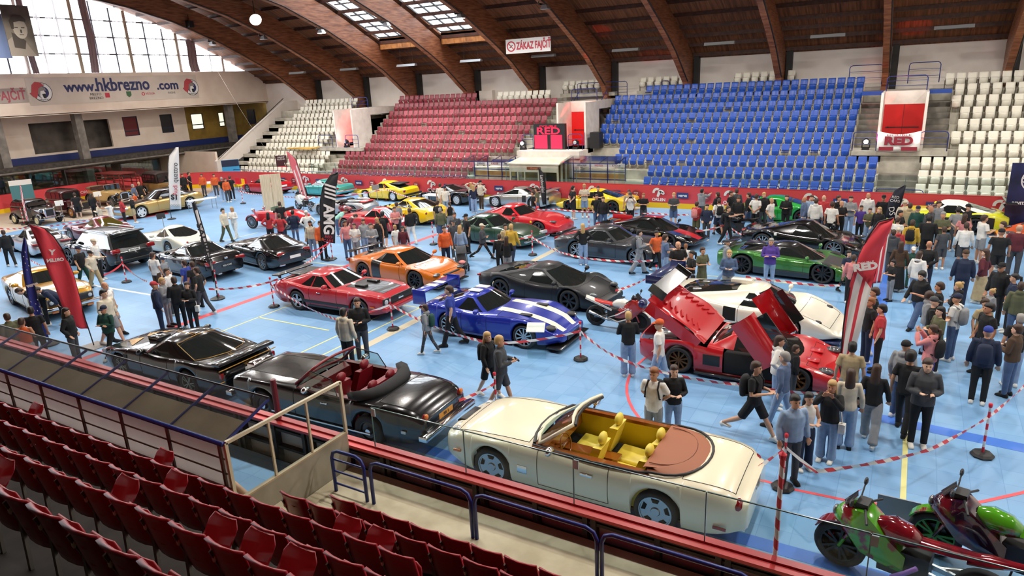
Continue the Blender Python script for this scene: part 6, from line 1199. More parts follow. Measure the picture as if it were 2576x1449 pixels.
crowd('''A 22 765 190 1.8 d 1 kj kp sb|at the far left edge
A 685 425 175 1.8 d 0 kt ks sb|before the maroon saloon
A 840 432 150 1.68 d 0 kj kp lb|beside the maroon saloon
A 902 510 240 1.66 p 0 cl kk lb|left of the pointing person
A 1000 504 250 1.72 ok 0 wt wp sb|reaching towards vintage cars
A 1112 474 100 1.68 f 0 rh kp sb|by the limousine bonnet
A 1205 450 75 1.72 f 0 kl ts sg|by the limousine bonnet
A 1225 346 60 1.7 d 0 zj np sg|by the tourer radiator
A 1280 322 30 1.78 d 0 kt kp n|by the tourer radiator
A 1240 432 300 1.4 d 0 qt dp sb|by the limousine windscreen
A 1682 245 20 1.8 d 0 kj kp sb|left firefighter
A 1742 238 80 1.8 h 0 kt kp sb|right firefighter, hands on hips
A 2046 280 190 1.76 d 0 kt lp sg|by the blue info stand
A 2122 270 170 1.76 f 0 kt kp sb|by the blue info stand
A 1862 250 330 1.72 d 0 qj dp sb|rescuer behind the table, left
A 1975 250 10 1.72 d 0 qj dp sb|rescuer behind the table, middle
A 2080 285 30 1.72 d 0 qj dp sb|rescuer behind the table, right
A 2055 565 50 1.8 d 1 cj op sk|walking with the white-clad woman
A 2140 553 330 1.7 p 1 wl wp py|walking, all in white
A 712 915 40 1.76 d 1 kt ep cn|walking by the grey sport utility
A 825 958 45 1.6 ok 1 ch tw ck|leaning towards the sport utility
A 857 853 60 1.8 d 0 wt kp cc|cross-body strap, behind the sport utility
A 1405 978 130 1.74 d 0 wt xs sb|left of the roadster group
A 1500 1024 30 1.35 d 0 gl np cn|left of the roadster group
A 1535 1124 60 1.7 d 0 wt dp sb|middle of the roadster group
A 1698 1050 230 1.7 d 0 bt dp sb|at the black roadster door
A 1770 1054 210 1.72 d 0 kt kp sb|at the black roadster door
A 1812 1108 235 1.76 k 1 kt dp sb|right of the roadster group
E 1415 258 95 1.76 d 0 nj np cr|left of the roadster group
E 1492 220 60 1.68 f 0 gj gn sy|black boots, roadster group
E 1602 212 200 1.78 p 0 kj kp sb|back to camera, roadster group
E 1722 246 330 1.66 p 0 kj kp pb Gw|smiling, white bag, roadster group
E 960 254 45 1.82 d 1 wt gs n|behind the cream-sweatered walker
E 948 322 40 1.82 d 1 cl gs sk F|walking by the red feather flag
E 945 450 315 1.68 f 2 ej kp cn|walking by the red feather flag
E 600 500 60 1.72 k 0 kj dp lk|beside the red feather flag
E 275 490 175 1.74 d 0 kt kp sk|in front of the mustard coupe
E 62 574 200 1.66 d 0 oj kp sb|behind the shelter, left corner
E 205 648 150 1.66 p 0 qv gp sb|behind the shelter, orange vest
E 165 265 270 1.76 l 0 kj kp sb L|stooping over the mustard coupe
E 330 228 280 1.8 l 0 nj kp sk L|stooping, nearer the blue flag
B 375 508 180 1.82 d 0 kt kp sb|behind the red roadster
B 268 608 170 1.66 h 0 rl kp lk|left of the red roadster
B 372 618 165 1.74 h 0 rt np sb|in front of the red roadster
B 497 588 160 1.78 h 0 nj jn sk|by the red roadster tail
B 622 592 190 1.75 h 0 wl dp cw|by the red roadster tail
B 657 685 340 1.7 d 0 cj lp lk|left of the tall black flag
B 750 686 20 1.78 d 0 qj kp sb|behind the tall black flag
B 1000 585 90 1.7 l 0 at jp sb L|stooping by the red coupe
B 1085 640 90 1.72 l 0 mt kp sb L|stooping by the red coupe
B 982 684 20 1.72 d 0 pl jp lb Gw|carrying a white handbag
B 1066 708 340 1.66 p 0 wt gs sb|right of the handbag carrier
B 1150 668 10 1.7 d 0 gh lw lb|left of the cardigan wearer
B 1220 708 0 1.7 p 0 gj ks sb|open white cardigan, in the crowd
B 1277 655 340 1.72 d 0 kv kp ly|in the crowd before the red coupe
B 1327 598 170 1.76 d 1 kt ks qk Bk|back to camera, before the red coupe
B 1440 556 15 1.68 f 0 pt kp sb|before the yellow motorcycle
B 1458 508 200 1.75 d 0 gt dp sb|behind the yellow motorcycle
B 1445 724 40 1.5 d 0 wt wp sy|child in pale clothes by the red line
B 1515 734 160 1.55 d 0 ml gp cd|back to camera by the red line
B 1577 564 200 1.76 d 1 kj wp sb|behind the yellow fastback
B 1838 498 150 1.76 d 0 kt jp sb|right of the yellow fastback
B 1862 556 170 1.7 d 0 oj jp sg|right of the yellow fastback
B 1862 338 160 1.78 d 0 wt tp sb|by the black wedge car
B 1906 363 350 1.76 d 0 wt lp cn|by the black wedge car
B 1950 508 200 1.64 d 0 kv gp pb|by the yellow fastback tail
B 1996 608 0 1.76 d 0 dt dp sb|behind the green classic tail
B 1982 673 30 1.74 d 0 dt dp cd|by the green classic tail
B 2102 624 300 1.78 d 0 kt kp ck|by the green classic roof
B 1900 735 20 1.78 d 0 qj np sb|purple shirt, holding the pushchair
B 2045 729 160 1.68 d 0 lj wp ly|between the pushchair and green classic
B 2147 330 190 1.68 x 0 cl jw ly|arms raised, by the black wedge
B 2167 352 200 1.68 p 0 nl lw ly|looking over the silver wedge
B 2235 312 310 1.78 h 0 cj xp ck|by the silver wedge nose
B 2247 692 80 1.68 f 2 dj kn cc|walking past the green classic
B 2466 714 30 1.66 d 0 tt gp sk|in front of the green classic
B 2520 694 150 1.78 d 1 yj np sy|in front of the green classic
B 2410 808 180 1.62 d 0 kl kp sb|back to camera, embracing couple
B 2477 828 170 1.66 f 0 kl gp lb|back to camera, embracing couple
C 517 408 270 1.78 b 0 kt lp sb|leaning back by the slim flag
C 552 374 260 1.78 d 0 ot jp sb|behind the slim black flag
C 887 362 120 1.82 b 0 kt ks sk|left of the yellow sports car
C 992 344 0 1.84 f 0 ct ls sy|in front of the yellow sports car
C 1120 364 0 1.78 f 0 kt kp sb|behind the yellow sports car door
C 1107 440 10 1.76 k 0 kt jp sb|in front of the yellow sports car
C 1167 453 350 1.7 d 0 kj jp pb|white shirt, by the yellow car
C 1406 398 0 1.75 d 0 tt dp sb|behind the photographer in white
C 1420 424 0 1.74 c 0 wt kp cd P|photographing by the yellow car tail
C 1541 430 350 1.66 f 0 kt ds sr|alone before the stop sign logo
C 1822 424 0 1.76 p 0 dt js sy|dark polo, alone before the boards
C 2082 388 150 1.72 o 0 gh dp sk|pointing over the crowd
C 2228 420 240 1.76 f 0 kh kp sb|left end of the boards crowd
C 2352 408 60 1.78 d 0 kt dp sb|boards crowd
C 2402 394 200 1.8 d 0 dj kp sb|boards crowd, tallest
C 2420 464 0 1.76 d 0 kj kp sb|leather-clad, before the boards crowd
C 2517 420 260 1.78 d 1 kj jp sb|near the black motorcycle
C 2035 508 150 1.7 p 0 rt os sb Bp|by the barrier tape
C 2130 528 350 1.66 k 0 nl dp sk|by the barrier tape
C 2240 474 200 1.74 d 1 wt ns sb Bk|by the barrier tape
C 2325 545 60 1.76 o 1 kt kp sb Bk|arm stretched out by the tape
C 977 712 185 1.72 h 0 kl lw ly|back to camera by the grey coupe
C 1502 762 90 1.76 p 1 gh gw sk Bd|walking along the grey coupe
C 1662 744 30 1.66 k 1 qt kp sk|by the grey coupe nose
C 1742 810 110 1.8 p 0 zt lp sb|beside the bald man in black
C 1862 878 20 1.8 p 0 kt dp n F|by the grey coupe
C 1932 898 160 1.4 d 0 wl lp sr|small, behind the bald man
C 1988 1010 300 1.66 p 0 kt lp pk Gk|turned left, black bag
C 2087 968 40 1.66 p 0 ot ok sb|in an olive dress, holding a jacket
C 2317 853 100 1.6 d 1 gh lp cd|by the green supercar tail
C 2337 958 0 1.72 p 0 jj gw sy|denim jacket, by the green supercar
D 100 438 150 1.8 b 0 wt kp sb|before the bright green car
D 170 428 20 1.8 d 0 kj dp sy|before the bright green car
D 240 473 60 1.76 k 0 wt jp n|before the bright green car
D 382 447 350 1.74 p 0 kj kp lb|badge round neck, green car
D 547 463 280 1.78 d 0 zj wp n|right of the badge wearer
D 612 449 0 1.76 d 0 lt np sb|behind the bald man in blue-grey
D 655 474 170 1.78 d 0 wh dp sb|back to camera, boards crowd right
D 727 440 160 1.82 d 0 rj np n|red and white jacket
D 805 508 160 1.82 d 0 wt kp sb|back to camera, above the black hypercar
D 862 452 60 1.76 d 0 kt kp sb|behind the phone holder
D 887 518 30 1.78 p 0 kt kp n P|holding a phone, above the hypercar
D 977 453 0 1.8 f 0 gj lp sb|arms folded before the boards
D 1072 543 10 1.55 d 0 ut kp sb|beside the girl in olive
D 1152 568 0 1.55 p 0 ot lw sb|beside the boy in purple
D 1137 428 0 1.86 d 0 wh op n|tall, arm resting on the boards
D 1240 560 330 1.7 d 0 kj dp ly|left of the dark feather flag
D 1280 449 0 1.78 d 0 kt kp ck|behind the dark feather flag
D 1475 500 170 1.75 d 0 cj dp cc|behind the dark feather flag, right
D 1527 503 180 1.76 d 0 th dp sb|by the yellow racing car nose
D 1600 533 170 1.74 d 0 ej kp cn|by the yellow racing car nose
D 1715 536 60 1.84 d 0 dj kp n|bearded, before the racing car
D 1790 503 40 1.8 d 0 gt dp sb|watching the racing car
D 1832 603 0 1.82 f 0 ot dp sg|facing the camera, right crowd
D 1972 558 190 1.78 b 0 gt dp sk|back to camera, racing car door
D 2032 622 170 1.68 d 0 pt kp lb|back to camera, racing car door
D 2062 533 60 1.76 d 0 kt kp ck|holding a green flag
D 1547 678 170 1.76 d 0 yh lw sb Bk|yellow hoodie, black backpack
D 1702 633 180 1.84 d 0 kl kp sk F|back to camera, centre right crowd
D 1432 588 60 1.78 f 0 kt dp sk|bearded, behind the flag top
D 1412 652 160 1.6 d 0 wt dp sb|behind the red feather flag top
D 1372 768 175 1.6 d 0 dh dp sb|behind the red feather flag
D 1415 764 200 1.55 d 0 rh kp cc|behind the red feather flag
D 1842 742 200 1.58 d 0 dt ds sb|back to camera, print on shirt
D 2047 703 185 1.76 d 0 wl ds sb|back to camera, raglan sleeves
D 2212 632 120 1.82 p 0 wt gs sb F P|looking at a phone, right side
D 2388 693 280 1.76 p 0 wt gp sb|right of the phone watcher
D 2372 762 190 1.78 d 0 kt ks ck F|back to camera, right side
D 2537 722 180 1.84 d 0 ml dp n F|white lettering, right edge
D 238 848 0 1.78 f 0 uh lp sg|standing before the green supercar
D 957 953 40 1.5 d 1 nt kn sk|green supercar nose
D 1002 1000 180 1.6 d 0 pl kp sb|hidden by the big red flag
D 1442 878 180 1.7 d 0 xl kk lb|long skirt, back to camera
D 1555 928 10 1.4 d 0 ej ep cw|child in a green jacket
D 1612 967 150 1.7 d 0 wh lp lb|back to camera, lower right crowd
D 1702 873 175 1.8 b 0 kl np n|back to camera, hands behind
D 1367 1048 300 1.35 p 0 kt gp sk|small boy right of the red flag
D 2042 958 185 1.8 d 0 nj np cx|dark suit, back to camera
D 2227 948 250 1.72 k 0 ml tk lb|burgundy jacket and long skirt
D 2377 1078 330 1.82 d 0 kh kp ck|white lettering, right side
D 2497 1173 280 1.68 d 0 nl kp pk|right edge, dark bag
H 2556 262 180 1.72 d 0 oh jp sb|cropped by the right edge
H 1637 133 330 1.74 d 2 kh jw qk|striding left, hand raised
H 1802 263 270 1.78 ok 0 kt dp sb|pointing left in the right crowd
H 1977 262 260 1.68 f 0 kh kp uy|hair in a bun
H 1717 312 90 1.66 d 0 gh lp qb|curly, beneath the pointing man
H 1752 362 90 1.72 p 0 kt dp cd|filming, lower right crowd
H 2287 312 300 1.3 d 0 gj kp uy|pink headband, small girl
H 2222 414 40 1.66 d 0 tt np ub|behind the black t-shirt man
H 1962 398 250 1.76 p 0 wt jp cn Bg|grey backpack, right side
H 1812 462 300 1.68 p 0 ol kp lk|right crowd, dark green top
H 2262 458 300 1.8 d 0 kt np sk F|white print on chest, right
H 2250 677 180 1.8 d 0 nj kp cb Bn|blue cap, striped tracksuit trousers
H 2552 558 200 1.76 d 0 kt lp sg|cropped at the right edge
H 2522 648 250 1.7 p 0 xj jp sb|leather jacket, right edge
H 1742 660 250 1.68 c 0 ph up pb Bk|photographing with a camera
H 1487 808 150 1.76 d 0 gh jp ck|behind the curly-haired man
H 1542 843 170 1.8 d 1 kt kp qk|back to camera, lower right
H 1692 973 10 1.86 p 0 dh kp sb P|drawstring hoodie, looking down at phone
H 1162 403 300 1.74 d 0 kt np sr|behind the bearded man
H 1272 433 270 1.76 d 0 rt kp sk|right of the bearded man
H 1182 472 280 1.82 p 0 kt ks sb|bearded, in profile by the flag
H 992 818 180 1.78 d 0 tt gp sk|by the foot of the red flag
H 977 1067 185 1.7 d 0 cl lw lb|back to camera, left of the flag
H 1217 1023 175 1.72 d 1 kl gw lb Gk|flared trousers, back to camera
H 315 760 90 1.72 h 0 wh lw lb|beside the red supercar bonnet
H 367 898 250 1.76 d 1 zl lp sg|blue-grey sweater, by the red supercar
H 457 938 100 1.35 d 0 kj dp sb|small, between adults and supercar
H 102 952 70 1.82 p 2 kt ks sb Bk P|striding right, white socks
G 202 748 80 1.82 p 1 dj ds sy P|walking right, sunglasses on head
G 92 714 50 1.7 d 1 kj ks ly Bk|beside the man with sunglasses
G 1400 535 185 1.72 f 0 kl lw sy|back to camera by red motorcycle
G 1690 600 260 1.8 d 1 wt lw cq|striding by the red supercar
G 1640 1054 340 1.8 b 0 wt gp sr Bk|dark jacket over arm, lower middle
G 1822 1138 10 1.68 p 0 kl lp lb|glasses, waist bag, lower middle
F 965 503 140 1.76 d 0 ch kp sk|behind the black convertible
F 1095 432 350 1.86 p 0 kj dp sb P|red sunglasses, behind black convertible
F 1722 460 250 1.5 d 1 gh dn sb Be|green straps, by the blue sports car
F 1945 288 260 1.84 d 1 bt kp sb F|large, by the blue sports car''')
REG['J'] = (1688, 950)
for a, b, c, h, arm, st_2, top, bot, hair, ex, lab in ((1180, 26, 350, 1.62, 'c', 0, 'kj', 'lw', 'ly', 'Gw', 'woman in black jacket photographing, pale bag across her hip'), (1010, 104, 30, 1.52, 'p', 0, 'wv', 'nw', 'lk', '', 'woman in white off-shoulder top and dark blue flared jeans'), (915, 48, 30, 1.7, 'd', 0, 'lj', 'dp', 'sk', '', 'man in pale denim jacket over white hoodie, lower right')):
    P = gp(1688+a*.3447, 950+b*.3447, h+.016); P = freepos(P); person(P.x, P.y, atan2(-P.y, -P.x)+rad(c), h, arm, st_2/2, top, bot, hair, lab, ex)
# =============== BANNERS, SIGNS, FLAGS ===============
m_tw = M('print_white', (.8, .79, .77), .6); m_tn = M('print_navy', S('2a3160'), .6); m_tr = M('print_red', S('c03446'), .6); m_tk = M('print_black', (.02, .02, .02), .6); m_tgr = M('print_grey', S('8b8580'), .6)
m_bc = MN('banner_cloth_cream', S('cbbfb2'), S('d8ccbf'), .6, .8); m_vn = M('print_verva_navy', S('2b3d77'), .5); m_stop = M('print_dark_red', S('93353b'), .6)
# logos printed on the red board banner
for k in range(14):
    x = -43.1+3.9*k; y = 36.365
    g = G()
    def arc(cx, cz, r0, r1, a0, a1, n=8):
        P = [(cx+r1*cos(rad(a0+(a1-a0)*i/n)), y, cz+r1*sin(rad(a0+(a1-a0)*i/n))) for i in range(n+1)]; Q = [(cx+r0*cos(rad(a0+(a1-a0)*i/n)), y, cz+r0*sin(rad(a0+(a1-a0)*i/n))) for i in range(n+1)]
        for i in range(n): g.add([P[i], P[i+1], Q[i+1], Q[i]], [(0, 1, 2, 3)])
    arc(x-.08, .88, .13, .26, 60, 190); arc(x+.12, .8, .12, .24, 20, 120); g.add([(x-.02, y, .98), (x+.16, y, .92), (x+.0, y, .6), (x-.1, y, .68)], [(0, 1, 2, 3)]); g.add([(x+.1, y, .98), (x+.36, y, .84), (x+.28, y, .76), (x+.08, y, .86)], [(0, 1, 2, 3)])
    st('trim_banner_logo', g, m_tw); o = text('trim_banner_lettering', 'ORLEN', .24, m_tw, frame((x+.02, y, .48), (1, 0, 0), (0, 0, 1)), bold=.006); tag(o, kind='structure')
    if k < 13:
        xv = x+1.35; st('trim_banner_badge', G().box(xv-.32, xv+.32, 36.36, 36.37, .62, .92), m_vn); o = text('trim_banner_lettering', 'verva', .22, m_tw, frame((xv, 36.355, .76), (1, 0, 0), (0, 0, 1)), bold=.008, shear=.2); tag(o, kind='structure')
        xv = x+2.6; st('trim_banner_roundel', G().lathe([(.001, 0), (.25, 0), (.25, .008)], 20, (xv, 36.36, .74), 'y'), m_stop); o = text('trim_banner_lettering', 'stop\ncafe', .14, m_tw, frame((xv, 36.355, .76), (1, 0, 0), (0, 0, 1))); tag(o, kind='structure')
for a in (165, 176):
    p = (XL+RC+(RC-.15)*cos(rad(a)), YF-RC+(RC-.15)*sin(rad(a))); d = (sin(rad(a)), -cos(rad(a)), 0); o = text('trim_banner_lettering', 'ORLEN', .3, m_tw, frame((*p, .6), (-d[0]*-1, -d[1]*-1, 0) if 0 else (d[0], -cos(rad(a)), 0), (0, 0, 1))); tag(o, kind='structure')
# clear panes above the far boards
fp = G().box(.01, 2.37, 0, .012, 0, .8).mesh('pane', m_gl); fj = G().box(-.012, .01, -.01, .02, 0, .82).mesh('joint', m_seam)
for k in range(20):
    x = -38.5+2.4*k
    e = E('glass_pane', (x, 36.43, 1.27), 0, 'clear spectator pane standing on the far red boards', 'glass pane', 'clear panes on the far boards'); O('pane', fp, None, e); O('joint', fj, None, e)
# club banner on the left fascia
XF = XW+.04
e = O('club_banner', G().box(0, .02, 25.9, 39.45, 7.12, 9.0), m_bc, loc=(XW+.01, 0, 0)); tag(e, 'wide cream hockey club web address banner on the left end wall', 'banner')
T = lambda s, sz, mt, y, z, **k: text('lettering', s, sz, mt, frame((.03, y, z), (0, 1, 0), (0, 0, 1)), e, **k)
T('www.', 1.0, m_tn, 29.6, 8.28, bold=.03); T('hkbrezno', 1.32, m_tn, 32.9, 8.36, bold=.035, sx=.86); T('.com', 1.0, m_tn, 36.65, 8.22, bold=.03)
T('MESTO\nBREZNO', .27, m_tk, 30.6, 7.58); T('VEOLIA', .24, m_tr, 35.0, 7.62); T('FUCHS', .22, m_tk, 36.9, 7.62)
g = G().box(.02, .03, 31.3, 31.65, 7.45, 7.8); O('town_crest', g, m_tr, e); O('green_shield', G().prism([(.02, 33.0, 7.85), (.02, 33.4, 7.85), (.02, 33.4, 7.55), (.02, 33.2, 7.4), (.02, 33.0, 7.55)], (.01, 0, 0)), M('print_green', S('3f6a45'), .6), e); O('water_roundel', G().lathe([(.08, 0), (.14, 0), (.14, .01), (.08, .01)], 16, (.02, 34.4, 7.62), 'x', caps=False), m_tr, e)
for yc in (26.75, 38.75):
    b = O('knight_emblem', G().lathe([(.001, .012), (.66, .012), (.66, .0)], 32, (.02, yc+.12, 8.0), 'x'), m_tk, e)
    O('emblem_ring', G().lathe([(.001, .016), (.62, .016), (.62, .014)], 32, (.02, yc+.12, 8.0), 'x'), m_tw, b); O('emblem_disc', G().lathe([(.001, .02), (.42, .02), (.42, .016)], 28, (.02, yc+.12, 8.0), 'x'), m_tn, b)
    P = lambda L_: [(.045, yc+a, 8.0+c) for a, c in L_]
    O('red_plume', G().prism(P([(-.75, -.05), (-.62, .0), (-.5, .5), (-.25, .72), (.1, .66), (.3, .42), (.1, .4), (-.1, .25), (-.2, -.1), (-.35, -.4), (-.55, -.3)]), (.012, 0, 0)), M('plume_red', S('b8474c'), .6), b)
    O('helmet', G().prism(P([(-.2, -.05), (-.12, .25), (.12, .4), (.32, .3), (.38, .1), (.1, .12), (-.05, -.1), (-.02, -.45), (-.15, -.3)]), (.018, 0, 0)), m_tgr, b); O('face', G().prism(P([(-.02, .08), (.2, .12), (.3, -.05), (.24, -.4), (.02, -.5), (-.1, -.25)]), (.022, 0, 0)), m_tw, b); O('beard', G().prism(P([(.05, -.12), (.28, -.1), (.28, -.42), (.1, -.4)]), (.026, 0, 0)), m_tk, b)
    for s_, dz_ in (('BREZNO', .5), ('HOKEJOVY KLUB', -.52)): text('emblem_lettering', s_, .13, m_tk, frame((.05, yc+.15, 8.0+dz_), (0, 1, 0), (0, 0, 1)), b, sx=.8)
e = O('no_smoking_banner', G().box(0, .03, 21.5, 25.85, 7.35, 8.32), M('banner_faded', S('ab9f96'), .7), loc=(XW+.01, 0, 0)); tag(e, 'faded no smoking banner at the far left of the end wall', 'banner'); text('lettering', 'ZÁKAZ FAJČIŤ', .8, M('print_faded_red', S('a8505a'), .6), frame((.04, 23.7, 7.82), (0, 1, 0), (0, 0, 1)), e, bold=.02, sx=.78)
e = O('no_smoking_sign', G().box(-1.65, 1.65, -.02, .02, -.45, .45), m_tw, loc=(-22.3, 41.0, 9.36)); tag(e, 'white no smoking sign with red lettering hung between the roof ribs', 'sign')
text('lettering', 'ZÁKAZ FAJČIŤ', .62, m_tr, frame((.42, -.03, -.02), (1, 0, 0), (0, 0, 1)), e, bold=.02, sx=.62); O('no_smoking_ring', G().lathe([(.25, 0), (.33, 0), (.33, .01), (.25, .01)], 24, (-1.24, -.03, 0), 'y', caps=False).bar((-1.44, -.035, .2), (-1.04, -.035, -.2), .01, .05), m_tr, e); O('cigarette', G().bar((-1.36, -.025, -.08), (-1.14, -.025, .08), .01, .05), m_tk, e)
O('hanging_wires', G().tube([(-1.6, 0, .45), (-1.6, 1, 1.9)], .01, 4).tube([(1.6, 0, .45), (1.6, 1, 1.9)], .01, 4), m_blk, e)
# portrait banner (a plain generic man)
e = O('portrait_banner', G().box(-.02, .02, -.82, .82, -1.53, 1.53), MN('sepia_dark', S('4b443c'), S('6b6256'), .8, .8), loc=(-50, 24.3, 11.7)); tag(e, 'tall sepia portrait banner of a man hanging before the windows', 'banner')
m_s1 = M('sepia_face', S('9d9384'), .8); m_s2 = M('sepia_hair', S('3d362f'), .8); m_s3 = M('sepia_coat', S('80766a'), .8)
O('printed_coat', G().prism([(.02, a, b) for a, b in ((-.82, -1.53), (.7, -1.53), (.3, -.8), (.1, -.5), (-.5, -.35), (-.82, -.6))], (.006, 0, 0)), m_s3, e); O('printed_scarf', G().prism([(.026, a, b) for a, b in ((-.5, -1.0), (.1, -1.1), (.25, -.6), (0, -.35), (-.5, -.1))], (.004, 0, 0)), m_s2, e)
O('printed_face', G()._b((0, 0, 0), 1, 20, 0, (.01, .42, .62)), m_s1, e, loc=(.03, .06, .15)); O('printed_hair', G().prism([(.04, a, b) for a, b in ((-.45, .1), (-.5, .6), (-.2, .95), (.25, .95), (.5, .7), (.45, .55), (.1, .6), (-.25, .5), (-.3, .1))], (.004, 0, 0)), m_s2, e)
for a, b, c, d in ((-.16, .2, .1, .03), (.22, .2, .1, .03), (.08, -.02, .05, .1), (.08, -.22, .13, .02)): O('printed_feature', G().box(.038, .044, a-c+0*b, a+c, b-d, b+d), m_s2, e)
O('hanging_wires', G().tube([(0, -.8, 1.5), (0, -.8, 2.6)], .01, 4).tube([(0, .8, 1.5), (0, .8, 2.4)], .01, 4), m_blk, e)
e = O('blue_banner', G().box(-.02, .02, -.8, .8, -1.5, 1.2), M('banner_blue', S('6f80a6'), .7), loc=(-51, 23.2, 11.6)); tag(e, 'pale blue banner partly hidden behind the portrait banner', 'banner')
# --- feather flags: outline traced in the upright plane that stands on the flag's own foot
def flag(name, label, base, Lp, Rp, mats, poleR=True, marks=(), stand='base', thick=.006):
    P = gp(*base); n = Vector((P.x, P.y, 0)).normalized()
    def pt(q, d=0):
        v = CR*((q[0]-1288)/CF)-CU*((q[1]-724.5)/CF)+_fw; t = (P.x*n.x+P.y*n.y)/(v.x*n.x+v.y*n.y); return Vector((v.x*t, v.y*t, CH+v.z*t))-P+n*d
    e = E(name, P, 0, label, 'flag')
    def dens(L_):
        out = []
        for i in range(len(L_)-1):
            for k in range(4): t = k/4; out.append((L_[i][0]*(1-t)+L_[i+1][0]*t, L_[i][1]*(1-t)+L_[i+1][1]*t))
        return out+[L_[-1]]
    A, B = dens(Lp), dens(Rp); nc = 6; g = G(); 
    for i in range(len(A)-1):
        for j in range(nc):
            def q(ii, jj):
                u = jj/nc; x_ = A[ii][0]*(1-u)+B[ii][0]*u; y_ = A[ii][1]*(1-u)+B[ii][1]*u; return pt((x_, y_), .05*sin(u*5+ii*.35)*(1 if ii else 0))
            mi = 0
            if len(mats) > 1: u = (j+.5)/nc; mi = mats[-1](u, i/(len(A)-1))
            if i == 0 and j == 0: g.v = [tuple(q(a_, b_)) for a_ in range(len(A)) for b_ in range(nc+1)]
            k0 = i*(nc+1)+j; g.f.append((k0, k0+nc+1, k0+nc+2, k0+1)); g.m.append(mi)
    ms_ = mats[:-1] if callable(mats[-1]) else mats
    o = O('sail', g, ms_, e, smooth=True); sd = o.modifiers.new('s', 'SOLIDIFY'); sd.thickness = thick
    ed = Rp if poleR else Lp; O('pole', G().tube([pt(q_) for q_ in ed]+[Vector((0, 0, .05))], .018, 6), m_blk, e, smooth=True)
    g = G()
    if stand == 'base': g.lathe([(.26, 0), (.26, .05), (.2, .07), (.03, .08), (.03, .16)], 16)
    else: g.box(-.35, .35, -.3, .3, 0, .03)
    O('foot', g, m_blk if stand == 'base' else m_tgr, e)
    for s_, c, c2, sz, mt, kw in marks:
        a = pt(c, -.09); b = pt(c2, -.09); text('lettering', s_, sz, mt, frame(a, (b-a), (b-a).cross(n)), e, **kw)
    return e, pt
frd = M('flag_red', S('d23a46'), .7); fwh = M('flag_white', S('e2dcd6'), .7); fbl = M('flag_blue', S('2c3585'), .7); fbk = M('flag_black', (.02, .02, .022), .7)
flag('feather_flag', 'tall red feather flag with white oil company eagle, beside the mustard coupe', (237, 872), [(73, 565), (82, 585), (95, 616), (117, 672), (139, 723), (155, 767), (174, 812), (198, 825)], [(74, 565), (114, 575), (136, 596), (160, 631), (185, 691), (203, 759), (215, 805), (223, 828)], [frd], True, [('ORLEN', (139, 653), (160, 651), .13, fwh, dict(sx=-1, bold=.006)), ('Y', (131, 634), (150, 634), .2, fwh, dict(bold=.012))], 'plate')
flag('feather_flag', 'narrow dark blue feather flag with small white flecks, lower left', (126, 868), [(60, 598), (53, 640), (58, 690), (68, 740), (82, 790), (101, 852)], [(62, 596), (69, 620), (77, 680), (91, 735), (105, 790), (123, 855)], [fbl], True, [('verva', (81, 715), (92, 712), .13, fwh, dict(bold=.01))]+[("' , '", (57+k*4.4, 640+k*17), (67+k*4.4, 637+k*17),   .18, fwh, {}) for k in (0, 1, 2, 7, 8, 9, 10, 11)])
flag('feather_flag', 'slim black and white feather flag leaning beside the black roadster', (548, 753), [(483, 511), (489, 539), (503, 588), (517, 634), (530, 677), (537, 712)], [(489, 506), (499, 533), (514, 582), (525, 623), (534, 669), (540, 704)], [fbk, fwh, lambda u, t: 1 if (u > .35 and .1 < t < .82) else 0], True, [('SAURUS', (514, 612), (526, 655), .26, fbk, dict(sx=1.6, bold=.006))])
flag('feather_flag', 'white feather flag with red and grey lettering beside the gold limousine', (432, 552), [(441, 371), (425, 392), (422, 420), (425, 470), (428, 527)], [(449, 370), (450, 385), (451, 420), (453, 470), (456, 526)], [fwh], False, [('Audi', (441, 478), (441, 450), .36, m_tr, {}), ('quattro', (441, 434), (441, 400), .4, m_tk, {}), ('S1', (439, 496), (452, 496), .42, m_tk, dict(bold=.02)), ('OOOO', (441, 517), (450, 517), .2, m_tgr, dict(sx=.8))])
flag('feather_flag', 'tall black feather flag with white lettering amid the crowd', (829, 655), [(849, 434), (831, 441), (812, 470), (805, 506), (806, 560), (808, 606)], [(852, 434), (850, 450), (846, 475), (843, 520), (843, 560), (843, 612)], [fbk], False, [('AMG', (826, 552), (826, 586), .6, fwh, dict(bold=.02)), ('////', (829, 482), (829, 520), .6, fwh, dict(bold=.02)), ('RED\nCARS', (826, 600), (840, 601), .17, m_tr, {})])
flag('feather_flag', 'red and white striped feather flag behind the plank sign', (779, 518), [(720, 381), (733, 424), (747, 465), (760, 503)], [(722, 381), (744, 400), (758, 440), (777, 509)], [M('flag_pink', S('dc6a72'), .7), fwh, lambda u, t: 1 if t > .38 and int(u*5) % 2 else 0], True)
flag('feather_flag', 'slim black feather flag with white script beside the silver wedge car', (1372, 548), [(1354, 422), (1358, 451), (1360, 484), (1365, 515)], [(1355, 422), (1368, 437), (1373, 465), (1374, 515)], [fbk], True, [('Lamborghini', (1364, 462), (1368, 505), .24, fwh, dict(sx=.8))])
flag('feather_flag', 'dark feather flag with red and white lettering in the right-hand crowd', (2236, 604), [(2276, 466), (2251, 479), (2235, 506), (2227, 547)], [(2279, 466), (2270, 500), (2260, 533), (2250, 552)], [M('flag_navy_black', S('17192a'), .7)], True, [('RED\nCARS', (2252, 500), (2262, 501), .15, fwh, {}), ('DS', (2243, 530), (2245, 545), .3, fwh, {})])
